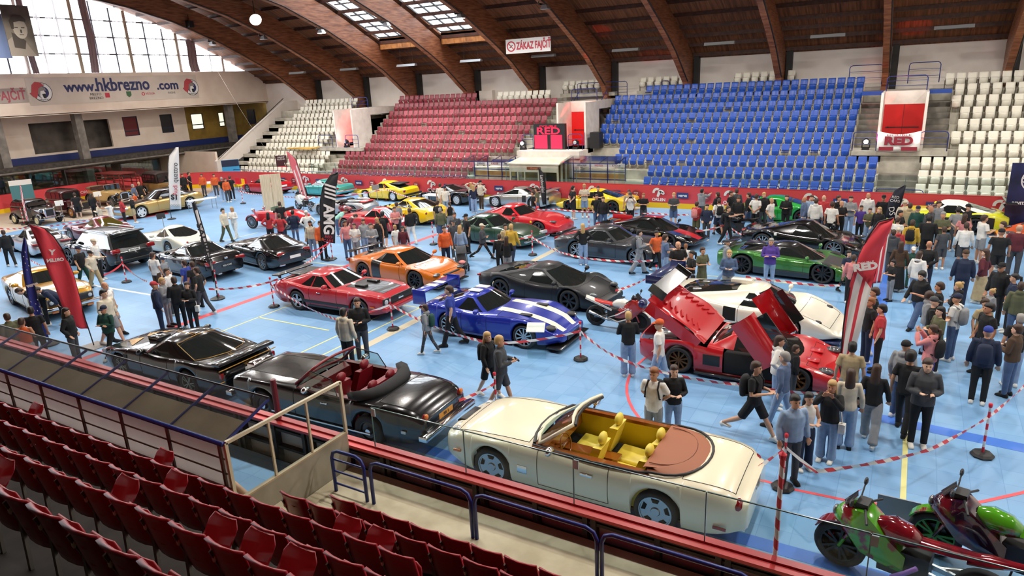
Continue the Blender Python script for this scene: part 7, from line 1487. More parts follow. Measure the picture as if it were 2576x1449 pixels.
e, pt = flag('feather_flag', 'large red and white feather flag at right with lettering in white', (2125, 1012), [(2247, 548), (2210, 558), (2183, 596), (2161, 642), (2140, 710), (2129, 764), (2121, 830), (2112, 920)], [(2249, 548), (2240, 580), (2217, 630), (2200, 690), (2182, 760), (2166, 830), (2151, 880), (2138, 925)], [frd, fwh, lambda u, t: 1 if t > .47 and (.17 < u < .5 or .6 < u < .95) else 0], False, [('RED', (2177, 669), (2200, 666), .2, fwh, dict(bold=.012, sx=1.2)), ('DOUBLE', (2178, 658), (2200, 655), .06, fwh, dict(sx=1.3))])
flag('feather_flag', 'small red and white striped flag directly behind the large one', (2192, 738), [(2222, 585), (2207, 640), (2200, 690), (2196, 712)], [(2238, 575), (2232, 620), (2223, 680), (2217, 712)], [frd, fwh, lambda u, t: 1 if (.3 < u < .5 or u > .8) else 0], False)
flag('feather_flag', 'thin pink and white furled flag in front of the small black saloon', (72, 572), [(50, 466), (54, 500), (60, 530), (67, 556)], [(52, 465), (60, 500), (67, 530), (75, 558)], [M('flag_pink', 0), fwh, lambda u, t: int(t*9+u*2) % 2], True)
# --- roll-up banners and panels: (name, label, base px centre, width, height, colour, heading)
def rollup(label, base, w, h, mt, a=0, name='roll_up_banner'):
    P = gp(*base); o = E(name, P, atan2(-P.y, -P.x)+rad(a), label, 'banner'); O('printed_panel', G().box(-.01, .01, -w/2, w/2, .05, h), mt, o); O('stand', G().box(-.1, .1, -w/2, w/2, 0, .06), m_dark, o); return o
mcel = MN('celestial_navy', S('0f1230'), S('2a2f66'), 1.2, .4)
o = rollup('tall navy roll-up banner with glowing planet logo at the right edge', (2572, 593), 1.5, 3.0, mcel, 12)
O('planet_logo', G().lathe([(.42, .015), (.47, .015), (.47, .01)], 28, (0, .1, 2.3), 'x', caps=False), m_tw, o); text('lettering', 'Celineo', .3, m_tw, frame((.02, .1, 2.3), (0, 1, 0), (0, 0, 1)), o, bold=.01); text('lettering', 'REVITALIZÁCIA', .16, m_tw, frame((.02, 0, 1.35), (0, 1, 0), (0, 0, 1)), o, bold=.008)
o = rollup('blue and navy information banner beside the far left stand', (588, 466), 1.35, 2.1, M('info_blue', S('3f9ed6'), .5), 0); O('navy_header', G().box(.01, .015, -.66, .66, 1.55, 2.08), M('info_navy', S('152542'), .5), o); O('white_icon', G().box(.012, .02, -.25, -.05, .5, .7), m_tw, o); O('white_icon', G().box(.012, .02, .05, .25, .5, .7), m_tw, o)
P = gp(708, 466); o = E('event_poster', P+Vector((0, .35, 0)), atan2(-P.y, -P.x), 'dark event poster with red car above the red 1970s coupe', 'poster'); O('printed_panel', G().box(-.01, .01, -.42, .42, .9, 2.35), M('poster_maroon', S('3c1820'), .5), o); O('printed_car', G().box(.01, .02, -.34, .34, 1.25, 1.5), m_tr, o); text('lettering', 'DRUHÝ\nROČNÍK', .16, m_tw, frame((.02, 0, 2.12), (0, 1, 0), (0, 0, 1)), o); O('post', G().box(-.03, -.01, -.03, .03, 0, .9), m_dark, o)
P = gp(85, 552); o = E('teal_banner', Vector((-52.6, 23.3, 0)), rad(-20), 'white and teal banner standing behind the small black saloon', 'banner'); O('printed_panel', G().box(-.01, .01, -.65, .65, .5, 2.3), M('teal_print', S('4a7f88'), .6), o); O('white_wave', G().box(.01, .02, -.65, .65, 1.95, 2.3).box(.01, .02, -.65, .65, .5, .95), m_tw, o); O('foot', G().box(-.2, .2, -.5, .5, 0, .5), m_dark, o)
P = gp(692, 532); o = E('plank_sign', P, atan2(-P.y, -P.x), 'tall pale plank board standing behind the red roadster', 'board'); m_plk = MN('pale_planks', S('c9b493'), S('ddc9aa'), 3, .7, 4, (1, 6, .5))
O('planks', G().box(-.02, .02, -.62, -.01, 0, 2.35), m_plk, o); O('planks', G().box(-.02, .02, .01, .62, 0, 2.35), m_plk, o); O('brace', G().bar((-.02, 0, 1.5), (-.7, 0, .02), .05, .05), m_plk, o)
# =============== BARRIER POSTS AND TAPE ===============
m_tape = bpy.data.materials.new('striped_tape'); m_tape.use_nodes = True; nt = m_tape.node_tree; b = nt.nodes['Principled BSDF']; tc = nt.nodes.new('ShaderNodeTexCoord'); sp = nt.nodes.new('ShaderNodeSeparateXYZ'); wv = nt.nodes.new('ShaderNodeMath'); wv.operation = 'MODULO'; wv.inputs[1].default_value = .3; gt_ = nt.nodes.new('ShaderNodeMath'); gt_.operation = 'GREATER_THAN'; gt_.inputs[1].default_value = .15
ad = nt.nodes.new('ShaderNodeMath'); ad.operation = 'ADD'; mx = nt.nodes.new('ShaderNodeMix'); mx.data_type = 'RGBA'; mx.inputs[6].default_value = (*S('d9464c'), 1); mx.inputs[7].default_value = (.85, .83, .8, 1)
nt.links.new(tc.outputs['Object'], sp.inputs[0]); nt.links.new(sp.outputs[0], ad.inputs[0]); nt.links.new(sp.outputs[2], ad.inputs[1]); nt.links.new(ad.outputs[0], wv.inputs[0]); nt.links.new(wv.outputs[0], gt_.inputs[0]); nt.links.new(gt_.outputs[0], mx.inputs[0]); nt.links.new(mx.outputs[2], b.inputs['Base Color'])
g = G()
for k in range(8): g.lathe([(.022, .07+.12*k), (.022, .07+.12*(k+1))], 10, mi=k % 2, caps=k == 7)
pm_ = g.mesh('post', [m_red, m_tw], True); bs_ = G().lathe([(.19, 0), (.2, .03), (.16, .07), (.04, .085)], 8).mesh('base', m_blk); kn_ = G().lathe([(.001, 1.08), (.03, 1.07), (.035, 1.04), (.03, 1.0), (.024, .99)], 10).mesh('knob', m_red, True)
PL = [('left of the roadster group', 319, 711), ('at the foot of the slim black and white flag', 551, 751), ('behind the red fastback tail', 690, 773), ('by the red fastback nose', 989, 830), ('in front of the striped blue car nose', 1461, 906), ('right of the cream convertible boot', 1968, 1229), ('at the lower right, before the curved tape', 2470, 1148), ('left of the grey coupe tail', 1340, 643), ('by the red floor line', 1091, 616), ('beneath the tall black flag', 837, 653), ('on the open floor, far left', 612, 513), ('before the yellow wedge car', 972, 506), ('between the motorcycle and white racer', 1650, 745), ('beside the black motorcycle', 1828, 610), ('behind the cream convertible bonnet', 1250, 1050), ('at the left edge of the crowd tape', 62, 566), ('left of the glossy black supercar', 1482, 577)]
PP = []
for lab, x, y in PL:
    P = gp(x, y); PP.append(P); e = E('barrier_post', (P.x, P.y, .014), 0, 'red and white striped barrier post '+lab, 'barrier post', 'barrier posts'); O('post', pm_, None, e); O('base', bs_, None, e); O('knob', kn_, None, e)
def tape(label, pts, z=.82, sag=.12, w=.07):
    pts = [Vector((p.x, p.y, z)) if isinstance(p, Vector) else Vector((*gp(*p, z)[:2], z)) for p in pts]; o0 = pts[0].copy(); d0 = (pts[-1]-pts[0]); rz = atan2(d0.y, d0.x); Rm = Matrix.Rotation(-rz, 3, 'Z'); g = G()
    for a, c in zip(pts[:-1], pts[1:]):
        n = max(4, int((c-a).length/.4)); A = []
        for i in range(n+1):
            t = i/n; p = a.lerp(c, t); p.z = z-sag*min(1, (c-a).length/4)*4*t*(1-t); q = Rm @ (p-o0); tw = .4*sin(t*7); A.append([(q.x, q.y-w/2*sin(tw), q.z-w/2*cos(tw)), (q.x, q.y+w/2*sin(tw), q.z+w/2*cos(tw))])
        g.loft(A, 0, False, False)
    o = O('barrier_tape', g, m_tape, None, loc=o0, rz=rz); tag(o, label, 'barrier tape'); return o
tape('striped tape from the roadster group to the flag foot', [(261, 692), PP[0], (370, 708)]); tape('striped tape beside the black roadster tail', [(525, 727), (625, 721), (700, 702)]); tape('striped tape at the left by the silver coupe', [(78, 655), (125, 672)])
tape('striped tape around the red fastback and striped blue car', [PP[2], (847, 804), PP[3], (1198, 855), (1265, 863), PP[4], (1548, 897), (1646, 930)]); tape('striped tape in front of the red supercar', [(1646, 930), (1850, 966), (2080, 990)]); tape('striped tape curving across the lower right floor', [(1907, 1176), PP[5], (2053, 1186), (2205, 1163), (2339, 1131), PP[6], (2576, 971)], .82, .06); tape('striped tape behind the cream bonnet', [(1155, 1007), PP[14]])
tape('striped tape in front of the dark grey coupe', [(1205, 606), PP[7], (1430, 640), (1500, 652), (1642, 655)]); tape('striped tape in front of the green supercar', [(1876, 696), (1960, 706), (2113, 718)]); tape('striped tape by the tall black flag', [(785, 632), PP[9], (760, 668)]); tape('striped tape before the far row of display cars', [(600, 480), (677, 488), (774, 495), (846, 492), PP[11], (1102, 512)]); tape('striped tape before the silver and yellow wedge cars', [(1235, 522), (1309, 522), (1400, 526), (1529, 530), (1646, 536), (1733, 540)], .7)
tape('striped tape round the vintage cars', [(0, 575), (73, 572), (169, 562), (226, 552)]); tape('striped tape before the crowd at the boards', [(1750, 582), PP[13], (1866, 590)]); tape('striped tape behind the red motorcycle', [(1548, 731), PP[12]])
tape('striped tape tied upright to the near pole', [PP[5], PP[5]+Vector((.03, -.02, 0))], .8)
# near striped pole behind the glass
e = O('striped_pole', G().tube([(0, 0, 1.0), (0, 0, 2.52)], .03, 8), m_tape, loc=(-.97, 7.92, 0)); tag(e, 'tall red and white striped pole standing at the near boards', 'pole'); O('pole_tip', G().lathe([(.001, 2.6), (.05, 2.56), (.04, 2.5)], 10), m_red, e); O('pole_shaft', G().tube([(0, 0, .0), (0, 0, 1.02)], .025, 8), m_tw, e)
# =============== PENALTY BOX (near left) ===============
m_frost = MN('frosted_polycarbonate', S('b5aaa4'), S('dcd4ce'), 1.4, .3, 5); _t = m_frost.node_tree; _o = _t.nodes['Material Output']; _m = _t.nodes.new('ShaderNodeMixShader'); _s = _t.nodes.new('ShaderNodeBsdfTranslucent'); _s.inputs[0].default_value = (.85, .8, .78, 1); _m.inputs[0].default_value = .6
_t.links.new(_t.nodes['Principled BSDF'].outputs[0], _m.inputs[1]); _t.links.new(_s.outputs[0], _m.inputs[2]); _t.links.new(_m.outputs[0], _o.inputs[0]); m_prf = MN('box_frame_brown', S('5c5248'), S('7b7064'), 4, .6); m_alu = M('cream_aluminium', S('cfc3a6'), .4); m_ply = MN('beige_plywood', S('a69274'), S('c2ae8f'), 1.5, .7, 6)
m_roofg = glassmat('scratched_roof_glass', (.84, .86, .86), .1, .15)
e = E('players_box', (-8.06, 5.3, 0), 0, 'glazed players box with sloping clear roof on the near left boards', 'shelter')
O('back_wall', G().box(-23, 0, -.03, .03, 1.62, 2.33), m_frost, e); g = G()
for k in range(19): O('back_wall_post', G().box(-.04-1.22*k-.05, -.04-1.22*k, -.06, -.02, 1.6, 2.33), m_prf, e)
O('back_wall_seams', G().box(-23, 0, -.045, -.03, 2.08, 2.1).box(-23, 0, -.045, -.03, 1.84, 1.86), m_prf, e)
O('roof_pane', G().hexa([(-23, 0, 2.34), (0, 0, 2.34), (0, .86, 2.65), (-23, .86, 2.65), (-23, 0, 2.352), (0, 0, 2.352), (0, .86, 2.662), (-23, .86, 2.662)]), m_roofg, e)
O('pipe_rail', G().tube([(-23, -.04, 2.34), (.02, -.04, 2.34)], .035, 8), m_bluep, e, smooth=True); O('front_rail', G().tube([(-23, .87, 2.66), (0, .87, 2.66)], .018, 6), m_dark, e)
for k in range(19): O('roof_strut', G().bar((-.02-1.24*k, -.02, 2.31), (-.02-1.24*k, .87, 2.63), .03, .04), m_bluep, e)
O('plywood_strip', G().hexa([(-23, .03, 2.31), (-.05, .03, 2.31), (-.05, .42, 2.455), (-23, .42, 2.455), (-23, .03, 2.325), (-.05, .03, 2.325), (-.05, .42, 2.47), (-23, .42, 2.47)]), m_ply, e); O('bench_deck', G().box(-23, -.3, .1, .5, .72, .77), m_ply, e); O('bench_back', G().box(-23, -.3, .06, .1, .77, 1.2), m_ply, e); O('bench_fascia', G().box(-23, -.3, .42, .45, .3, .72), MN('worn_dark_panel', S('5d5850'), S('86807a'), 3, .7, 6), e)
O('skirting_red', G().box(-23, .02, -.1, -.02, 1.2, 1.62), M('dark_red_wall', S('6d1a20'), .6), e)
st('floor_players_box', G().box(-31, -8.1, 5.3, YN-.2, .0, .3), ms)
e = E('side_screen', (-8.04, 5.3, 0), 0, 'cream framed glass side screen with grey lower panel by the near boards', 'screen'); g = G()
g.bar((0, 0, 2.34), (0, 2.3, 2.31), .05, .05).bar((0, 2.3, 1.33), (0, 2.3, 2.33), .05, .05).bar((0, 0, 1.3), (0, 0, 2.34), .05, .05)
for y in (.76, 1.52): g.bar((0, y, 1.38), (0, y, 2.31), .035, .035)
O('frame', g, m_alu, e); O('pane', G().box(-.006, .006, .03, 2.28, 1.38, 2.3), m_gl, e); O('lower_panel', G().box(-.03, .03, 0, 2.3, .5, 1.36), MN('grey_painted_panel', S('8b8473'), S('a59d8a'), 1.5, .6, 6), e); O('panel_edge', G().box(-.035, .035, -.01, 2.3, 1.355, 1.385), m_ply, e)
e = O('maroon_post', G().lathe([(.055, 1.1), (.055, 1.92), (.05, 1.94)], 12), M('post_maroon', S('6f1f2a'), .4), loc=(-9.95, 7.76, 0)); tag(e, 'short maroon post on the near board cap by the players box', 'post')
# seated legs in the box
def seated():
    o = E('person', (-9.75, 5.95, .3), rad(20), 'person sitting hidden in the players box, only bare legs and dark trainers showing', 'person')
    g = G()
    for s in (1, -1):
        g.tube([(-.05, s*.1, .52), (.36, s*.1, .5), (.44, s*.1, .46), (.72, s*.09, .2), (.82, s*.09, .1)], [.08, .07, .062, .055, .035], 9)
    g.loft([eli((0, 0, z), .12, .17, 10) for z in (.42, .6, .8, .98)]); g._b((0, 0, 1.2), 1, 10, 0, (.09, .08, .12)); O('body', g, SKN[0], o, smooth=True)
    O('top', G().loft([eli((0, 0, z), a, b, 12) for z, a, b in ((.5, .14, .19), (.7, .14, .19), (.95, .13, .2), (1.05, .07, .09))]), cloth('k', 'top'), o, smooth=True); g = G()
    for s in (1, -1): g.tube([(-.06, s*.1, .52), (.34, s*.1, .5)], [.1, .085], 10)
    O('shorts', g, cloth('k', 'bottom'), o, smooth=True)
    for s in (1, -1): O('shoe', G().loft([[(x, s*.09-w, 0), (x, s*.09+w, 0), (x, s*.09+w, h*.6), (x, s*.09, h), (x, s*.09-w, h*.6)] for x, w, h in ((.74, .03, .08), (.8, .045, .13), (.9, .045, .08), (1.0, .02, .04))]), cloth('d', 'shoe'), o, smooth=True)
seated()
# =============== RAILS ===============
def rail(label, pts, r=.026, mid=(), group=None, name='blue_rail', mat=None, z=0):
    a, c = Vector(pts[0]), Vector(pts[1]); h = pts[2]; d = (c-a); L_ = d.length; u = d.normalized(); k = min(.15, L_/4); up = Vector((0, 0, 1))
    P = [a, a+up*(h-k), a+up*(h-k*.3)+u*k*.3, a+up*h+u*k, c+up*h-u*k, c+up*(h-k*.3)-u*k*.3, c+up*(h-k), c]
    o = E(name, a, 0, label, 'railing', group); O('rail_tube', G().tube([p-a for p in P], r, 8), mat or m_bluep, o, smooth=True)
    for f in mid: O('crossbar', G().tube([up*h*f, d+up*h*f], r*.6, 6), mat or m_bluep, o)
    return o
rail('short blue handrail with three crossbars beside the players box screen', ((-7.7, 6.9, .7), (-7.02, 6.9, .7), .78), .03, (.2, .5, .78))
for k in range(7):
    x = -6.88+1.97*k; rail('blue tubular rail on the near walkway, %s from the left' % ORD[k], ((x, 6.9, .7), (x+1.9, 6.9, .7), .77), .03, () if k < 4 else (.3, .6), 'blue rails on the near walkway')
for k in range(23):
    x = -48.6+2.15*k
    if -26 < x < -13.8: continue
    rail('dark blue front rail of the far stand', ((x, 37.35, .45), (x+2.0, 37.35, .45), .85), .02, (.5,), 'front rails of the far stand')
for nm, x0, x1, y, z, h in (('above the right red door', -1.5, .35, 42.3, 5.72, .75), ('above the middle red door', -19.85, -18.05, 42.3, 5.72, .75), ('above the left red door', -39.3, -37.6, 42.3, 5.72, .8), ('at the top left of the right stairs', -3.6, -1.9, 45.6, 6.0, 1.1), ('at the top right of the right stairs', -.6, .9, 45.6, 6.0, 1.1), ('left of the hanging flag, right landing', -2.7, -1.6, 40.0, 2.85, .95), ('right of the hanging flag, right landing', .3, 1.5, 40.0, 2.85, .95), ('on the left landing', -41.1, -39.6, 40.0, 2.85, .95), ('right side of the left landing', -38.2, -36.9, 40.0, 2.85, .95), ('left of the screen platform', -22.2, -21.4, 39.55, 2.85, .95), ('right of the screen platform', -18.9, -17.9, 39.6, 2.85, .95), ('top walkway above the middle door', -20.9, -17.2, 45.5, 5.72, 1.1), ('small frame on the top walkway', -14.9, -14.4, 45.9, 5.64, 1.1)):
    rail('blue rail '+nm, ((x0, y, z), (x1, y, z), h), .022, (.35, .68))
for nm, x, s in (('left of the middle door', -20.0, -1), ('right of the middle door', -18.0, 1), ('left of the left door', -39.4, -1)):
    o = E('stair_rail', (x, 40.2, 2.9), 0, 'sloping dark stair rail '+nm, 'railing'); O('rail_tube', G().tube([(0, 0, 0), (0, 0, .95), (0, 3.6, 3.4), (0, 3.6, 2.6)], .02, 6), m_bluep, o); O('crossbar', G().tube([(0, 0, .5), (0, 3.6, 2.95)], .014, 5), m_bluep, o)
# =============== STAGE, SCREEN, TIMEKEEPER CABIN, TEAM SHELTERS ===============
st('wall_platform', G().box(-22.1, -17.7, 38.6, 42.2, 2.3, 2.85).box(-22.1, -17.7, 38.6, 38.75, 1.2, 2.4), m_lint)
m_scr = M('led_red', S('d81e3f'), .4, emit=1.0); m_scb = M('led_black', (.015, .015, .018), .4)
e = E('led_screen', (-20.25, 39.7, 2.86), 0, 'black and red light-emitting screen on the platform before the middle door', 'screen'); O('cabinet', G().box(-1.12, 1.12, -.08, .2, 0, 1.6), m_scb, e)
O('red_panel', G().box(-1.06, -.13, -.095, -.08, .04, .9), m_scr, e); O('red_panel', G().box(.12, .92, -.095, -.08, .04, .9), m_scr, e); text('lettering', 'RED', .6, m_scr, frame((-.05, -.1, 1.14), (1, 0, 0), (0, 0, 1)), e, bold=.012, sx=1.55); text('lettering', 'DOUBLE', .16, m_scr, frame((-.05, -.1, 1.45), (1, 0, 0), (0, 0, 1)), e, sx=2)
def movinghead(p, label, tgt=None, col=(.8, .85, 1), pw=0):
    o = E('stage_light', p, 0, label, 'stage light'); O('base', G().box(-.17, .17, -.17, .17, 0, .12), m_blk, o); O('yoke', G().box(-.2, -.15, -.06, .06, .1, .5).box(.15, .2, -.06, .06, .1, .5).box(-.2, .2, -.06, .06, .1, .14), m_blk, o); O('head', G()._b((0, 0, .42), .16, 12, 0, (1, 1.1, 1.1)), m_blk, o, smooth=True)
    O('lens', G().lathe([(.001, -.19), (.11, -.185), (.11, -.15)], 14, (0, 0, .42), 'y'), M('lamp_lens_on', (.85, .9, 1), .4, emit=14) if pw else M('lamp_lens_off', (.6, .62, .65), .2), o)
    return o
movinghead((-22.0, 39.3, 2.86), 'lit stage light left of the red screen', pw=1); movinghead((-18.5, 39.9, 2.86), 'unlit stage light right of the red screen'); movinghead((-2.1, 40.4, 2.86), 'lit stage light left of the hanging flag', pw=1); movinghead((-38.4, 40.3, 2.86), 'unlit stage light on the left landing')
e = O('speaker_case', G().box(-.32, .32, -.3, .3, 0, 1.0), m_blk, loc=(-17.35, 40.5, 2.86)); tag(e, 'tall black loudspeaker case right of the screen platform', 'speaker')
for loc, tg, col, pw, an in (((-1.6, 39.6, 3.4), (-.9, 42.3, 4.4), (1, .05, .06), 260, 55), ((.2, 39.6, 3.3), (.1, 42.3, 4.6), (1, .05, .06), 200, 50), ((-18.4, 39.6, 3.6), (-19.0, 43, 3.9), (1, .06, .06), 160, 70), ((-38.6, 39.8, 3.4), (-40.2, 43, 4.6), (1, .1, .1), 260, 70), ((-38.0, 39.6, 3.4), (-37.9, 42.3, 4.2), (1, .05, .05), 120, 50), ((-19.6, 40, 4.6), (-15.6, 46.6, 8.0), (1, .05, .04), 500, 16), ((-19.6, 40, 4.6), (-20.9, 46.8, 8.2), (1, .05, .04), 400, 14), ((-1, 40, 4.6), (-.6, 45.6, 9.2), (1, .04, .03), 700, 15), ((-1, 40, 4.6), (-2.2, 46, 7.0), (1, .04, .03), 300, 16), ((-19, 40, 4.6), (-18.2, 43.5, 10.2), (1, .05, .04), 500, 14)):
    spot('red_stage_spot', loc, tg, pw, an, col)
e = O('hanging_flag', G().loft([[(-.95+.0+1.9*i/12, .04*sin(i*1.3+j), 1.0-1.0*j/5-.16*sin(pi*i/12)*(1-j/6)) for i in range(13)] for j in range(6)], 0, False, False), m_tw, smooth=True, loc=(-.62, 39.86, 2.85)); e.modifiers.new('s', 'SOLIDIFY').thickness = .01; tag(e, 'white flag with dark red lettering hung on the right landing rail', 'flag')
text('lettering', 'RED', .55, M('flag_wine', S('8b2233'), .6), frame((0, -.07, .5), (1, 0, 0), (0, 0, 1)), e, bold=.03, sx=1.25); text('lettering', 'DOUBLE', .13, M('flag_wine', 0), frame((0, -.07, .8), (1, 0, 0), (0, 0, 1)), e, sx=2.2); O('red_band', G().box(-.85, -.2, -.07, -.055, .03, .22), M('flag_wine', 0), e); O('red_band', G().box(.15, .85, -.07, -.055, .03, .22), M('flag_wine', 0), e)
# timekeeper cabin
m_cab = MN('cabin_cream', S('c2bca6'), S('d8d3bf'), 1.5, .6); e = E('timekeeper_cabin', (-20.0, 37.0, .45), 0, 'cream timekeeper cabin with sloping roof behind the far boards', 'cabin')
O('roof', G().hexa([(-1.85, -.15, 1.75), (1.75, -.15, 1.75), (1.75, 1.6, 1.95), (-1.85, 1.6, 1.95), (-1.85, -.15, 1.82), (1.75, -.15, 1.82), (1.75, 1.6, 2.02), (-1.85, 1.6, 2.02)]), m_cab, e); O('front_fascia', G().box(-1.75, 1.65, -.06, 0, 1.3, 1.75), m_cab, e); O('floor', G().box(-1.75, 1.65, 0, 1.6, 0, .1), m_dark, e); O('back_wall', G().box(-1.75, 1.65, 1.5, 1.55, 0, 1.8), MN('cabin_inside', S('8a7448'), S('a89468'), 2, .7), e)
O('front_frame', G().box(-1.75, -1.65, -.05, .05, 0, 1.75).box(-1.2, -1.12, -.05, .05, 0, 1.35).box(-.7, -.64, -.05, .05, 0, 1.35).box(.25, .33, -.05, .05, 0, 1.35).box(1.55, 1.65, -.05, .05, 0, 1.75).box(1.55, 1.65, .5, .58, 0, 1.8).box(1.55, 1.65, 1.1, 1.18, 0, 1.8), m_cab, e); O('pane', G().box(-1.65, 1.55, -.01, 0, .1, 1.3), m_gl, e); O('dark_partition', G().box(.4, 1.3, .8, .84, .1, 1.3), m_dark, e)
o = O('sponsor_sign', G().box(-.48, .48, -.09, -.06, 1.45, 1.62), M('sign_brown', S('8a4a2a'), .5), e); text('lettering', 'Orange', .15, M('sign_orange', S('f0a070'), .5), frame((0, -.1, 1.535), (1, 0, 0), (0, 0, 1)), o)
def shelter(x0, x1, label, words):
    e = E('team_shelter', (x0, 37.3, .45), 0, label, 'shelter'); L_ = x1-x0
    O('roof_pane', G().hexa([(-.2, -.35, 1.9), (L_+.2, -.35, 1.9), (L_+.2, 1.1, 2.15), (-.2, 1.1, 2.15), (-.2, -.35, 1.92), (L_+.2, -.35, 1.92), (L_+.2, 1.1, 2.17), (-.2, 1.1, 2.17)]), m_roofg, e); g = G()
    for k in range(4): x = L_*k/3; g.bar((x, -.3, 1.88), (x, 1.1, 2.12), .04, .04).box(x-.025, x+.025, 1.05, 1.1, 0, 2.1)
    g.box(0, L_, 1.05, 1.1, 1.2, 1.25).box(0, L_, -.34, -.3, 1.86, 1.9).box(0, L_, 1.05, 1.1, .75, .79); O('frame', g, m_bluep, e)
    O('plywood_back', G().box(0, L_, 1.12, 1.16, 0, 1.1), MN('ochre_plywood', S('a8874c'), S('c6a465'), 2, .6), e); O('bench', G().box(.1, L_-.1, .5, .85, 0, .4), m_red, e)
    O('sponsor_strip', G().box(0, L_, 1.08, 1.1, 1.5, 1.72), m_tw, e)
    for k, wd in enumerate(words): text('lettering', wd, .16, m_tn if k % 2 == 0 else m_tr, frame((L_*(k+.5)/len(words), 1.06, 1.6), (1, 0, 0), (0, 0, 1)), e)
    for xx in (-.1, L_+.1): O('side_pane', G().box(xx-.006, xx+.006, -.3, 1.1, .1, 1.8), m_gl, e)
shelter(-25.3, -22.1, 'open team shelter with plywood back left of the cream cabin', ['ENERGO', 'K KLUB', 'BREZNO']); shelter(-18.0, -14.6, 'open team shelter with plywood back right of the cream cabin', ['ORANGE', 'NOTUS', 'K KLUB'])
e = O('grey_board', G().box(-.55, .55, -.02, .02, 0, .85), M('pale_green_board', S('b5c2b2'), .5), loc=(-13.6, 37.15, .45)); tag(e, 'pale green board leaning by the front of the blue block', 'board')
# wooden planks piled on the left white seats
for k in range(6):
    o = O('timber_plank', G().box(-1.4+.1*(k % 3), 1.4-.15*(k % 2), -.12, .12, 0, .05), MN('fresh_timber', S('c79f4c'), S('dcb969'), 2, .6, 4, (.5, 6, 6)), loc=(-42.6+.35*(k % 2), 39.35+.0+.28*(k % 3)-.1, 2.78+.06*(k//3)), rz=rad(-4+3*k)); tag(o, 'long yellow timber plank laid over the left white seats', 'plank', 'timber planks on the left white seats')
# =============== ROOF EQUIPMENT ===============
m_lon = M('lamp_face_lit', (1, .96, .86), .4, emit=16); m_hs = M('heater_steel', S('9c9ea0'), .35, .6)
for k, x in enumerate(RIBX[2:]):
    y = 36.3; z = curve(LOW, y-YC)-.05; lit = k in (2, 4, 6) 
    o = E('roof_floodlight', (x+.35, y, z-.25), 0, '%s roof floodlight under the %s roof rib counted from the right' % ('lit' if lit else 'unlit', ORD[k]), 'floodlight'); O('bracket', G().box(-.35, .1, -.04, .04, .1, .16).box(-.3, -.24, -.2, .2, .1, .2).tube([(-.4, 0, .2), (-.4, 0, .5)], .03), m_blk, o)
    O('housing', G().hexa([(-.25, -.2, -.12), (.25, -.2, -.12), (.25, .2, -.12), (-.25, .2, -.12), (-.12, -.12, .1), (.12, -.12, .1), (.12, .12, .1), (-.12, .12, .1)]), m_hs, o); O('lens', G().box(-.22, .22, -.17, .17, -.14, -.121), m_lon if lit else M('lamp_face_off', (.5, .52, .54), .2), o)
o = E('round_spotlight', (-40.9, 35.3, 12.2), 0, 'large round lit spotlight hanging high at the upper left', 'floodlight'); hd_ = G().lathe([(.02, -.3), (.2, -.25), (.42, .1)], 20); O('reflector', hd_, m_hs, o, smooth=True).rotation_euler = (0, rad(120), rad(-30)); O('lens', G().lathe([(.001, .1), (.4, .1), (.4, .08)], 20), m_lon, o).rotation_euler = (0, rad(120), rad(-30)); O('hanger', G().tube([(0, 0, .1), (0, 0, 1.2)], .03), m_blk, o)
for k in range(10):
    x = RIBX[k+1]+2.9 if k else 6.8
    x = 6.9-5.72*k; o = E('radiant_heater', (x, 42.0, 8.62), 0, 'grey radiant tube heater hung above the far stand, %s from the right' % ORD[k], 'heater'); O('hood', G().hexa([(-.85, -.18, 0), (.85, -.18, 0), (.85, .18, 0), (-.85, .18, 0), (-.85, -.1, .16), (.85, -.1, .16), (.85, .1, .16), (-.85, .1, .16)]), m_hs, o); O('burner', G().box(-.75, .6, -.12, .12, -.02, 0), m_dark, o); O('hanging_wires', G().tube([(-.6, 0, .16), (-.5, 0, 1.6)], .008, 4).tube([(.6, 0, .16), (.5, 0, 1.6)], .008, 4), m_blk, o)
for k in range(6):
    x = 4-5.72*k*1.0; o = O('ceiling_sensor', G().box(-.09, .09, -.06, .06, -.1, .1), m_wht, loc=(x-1.2, 39.2, deck(39.2)-.42)); tag(o, 'small white box sensor on a ceiling purlin, %s from the right' % ORD[k], 'sensor')
for k, (a, c) in enumerate((((-49.8, 37.6, 10.6), (-44, 37, 3.2)),)): o = O('steel_cable', G().tube([a, ((a[0]+c[0])/2, (a[1]+c[1])/2, (a[2]+c[2])/2-.15), c], .007, 4), m_tgr); tag(o, 'thin steel cable strung beneath the roof, '+['above the left white seats', 'upper right of the picture', 'near the no smoking sign'][k], 'cable')
o = E('roof_speaker', (-47.2, 34.6, 12.4), 0, 'black loudspeaker hanging from the leftmost roof rib', 'speaker'); O('cabinet', G().box(-.25, .25, -.2, .2, -.3, .15), m_blk, o); O('hanger', G().tube([(0, 0, .1), (0, 0, .6)], .02), m_blk, o)
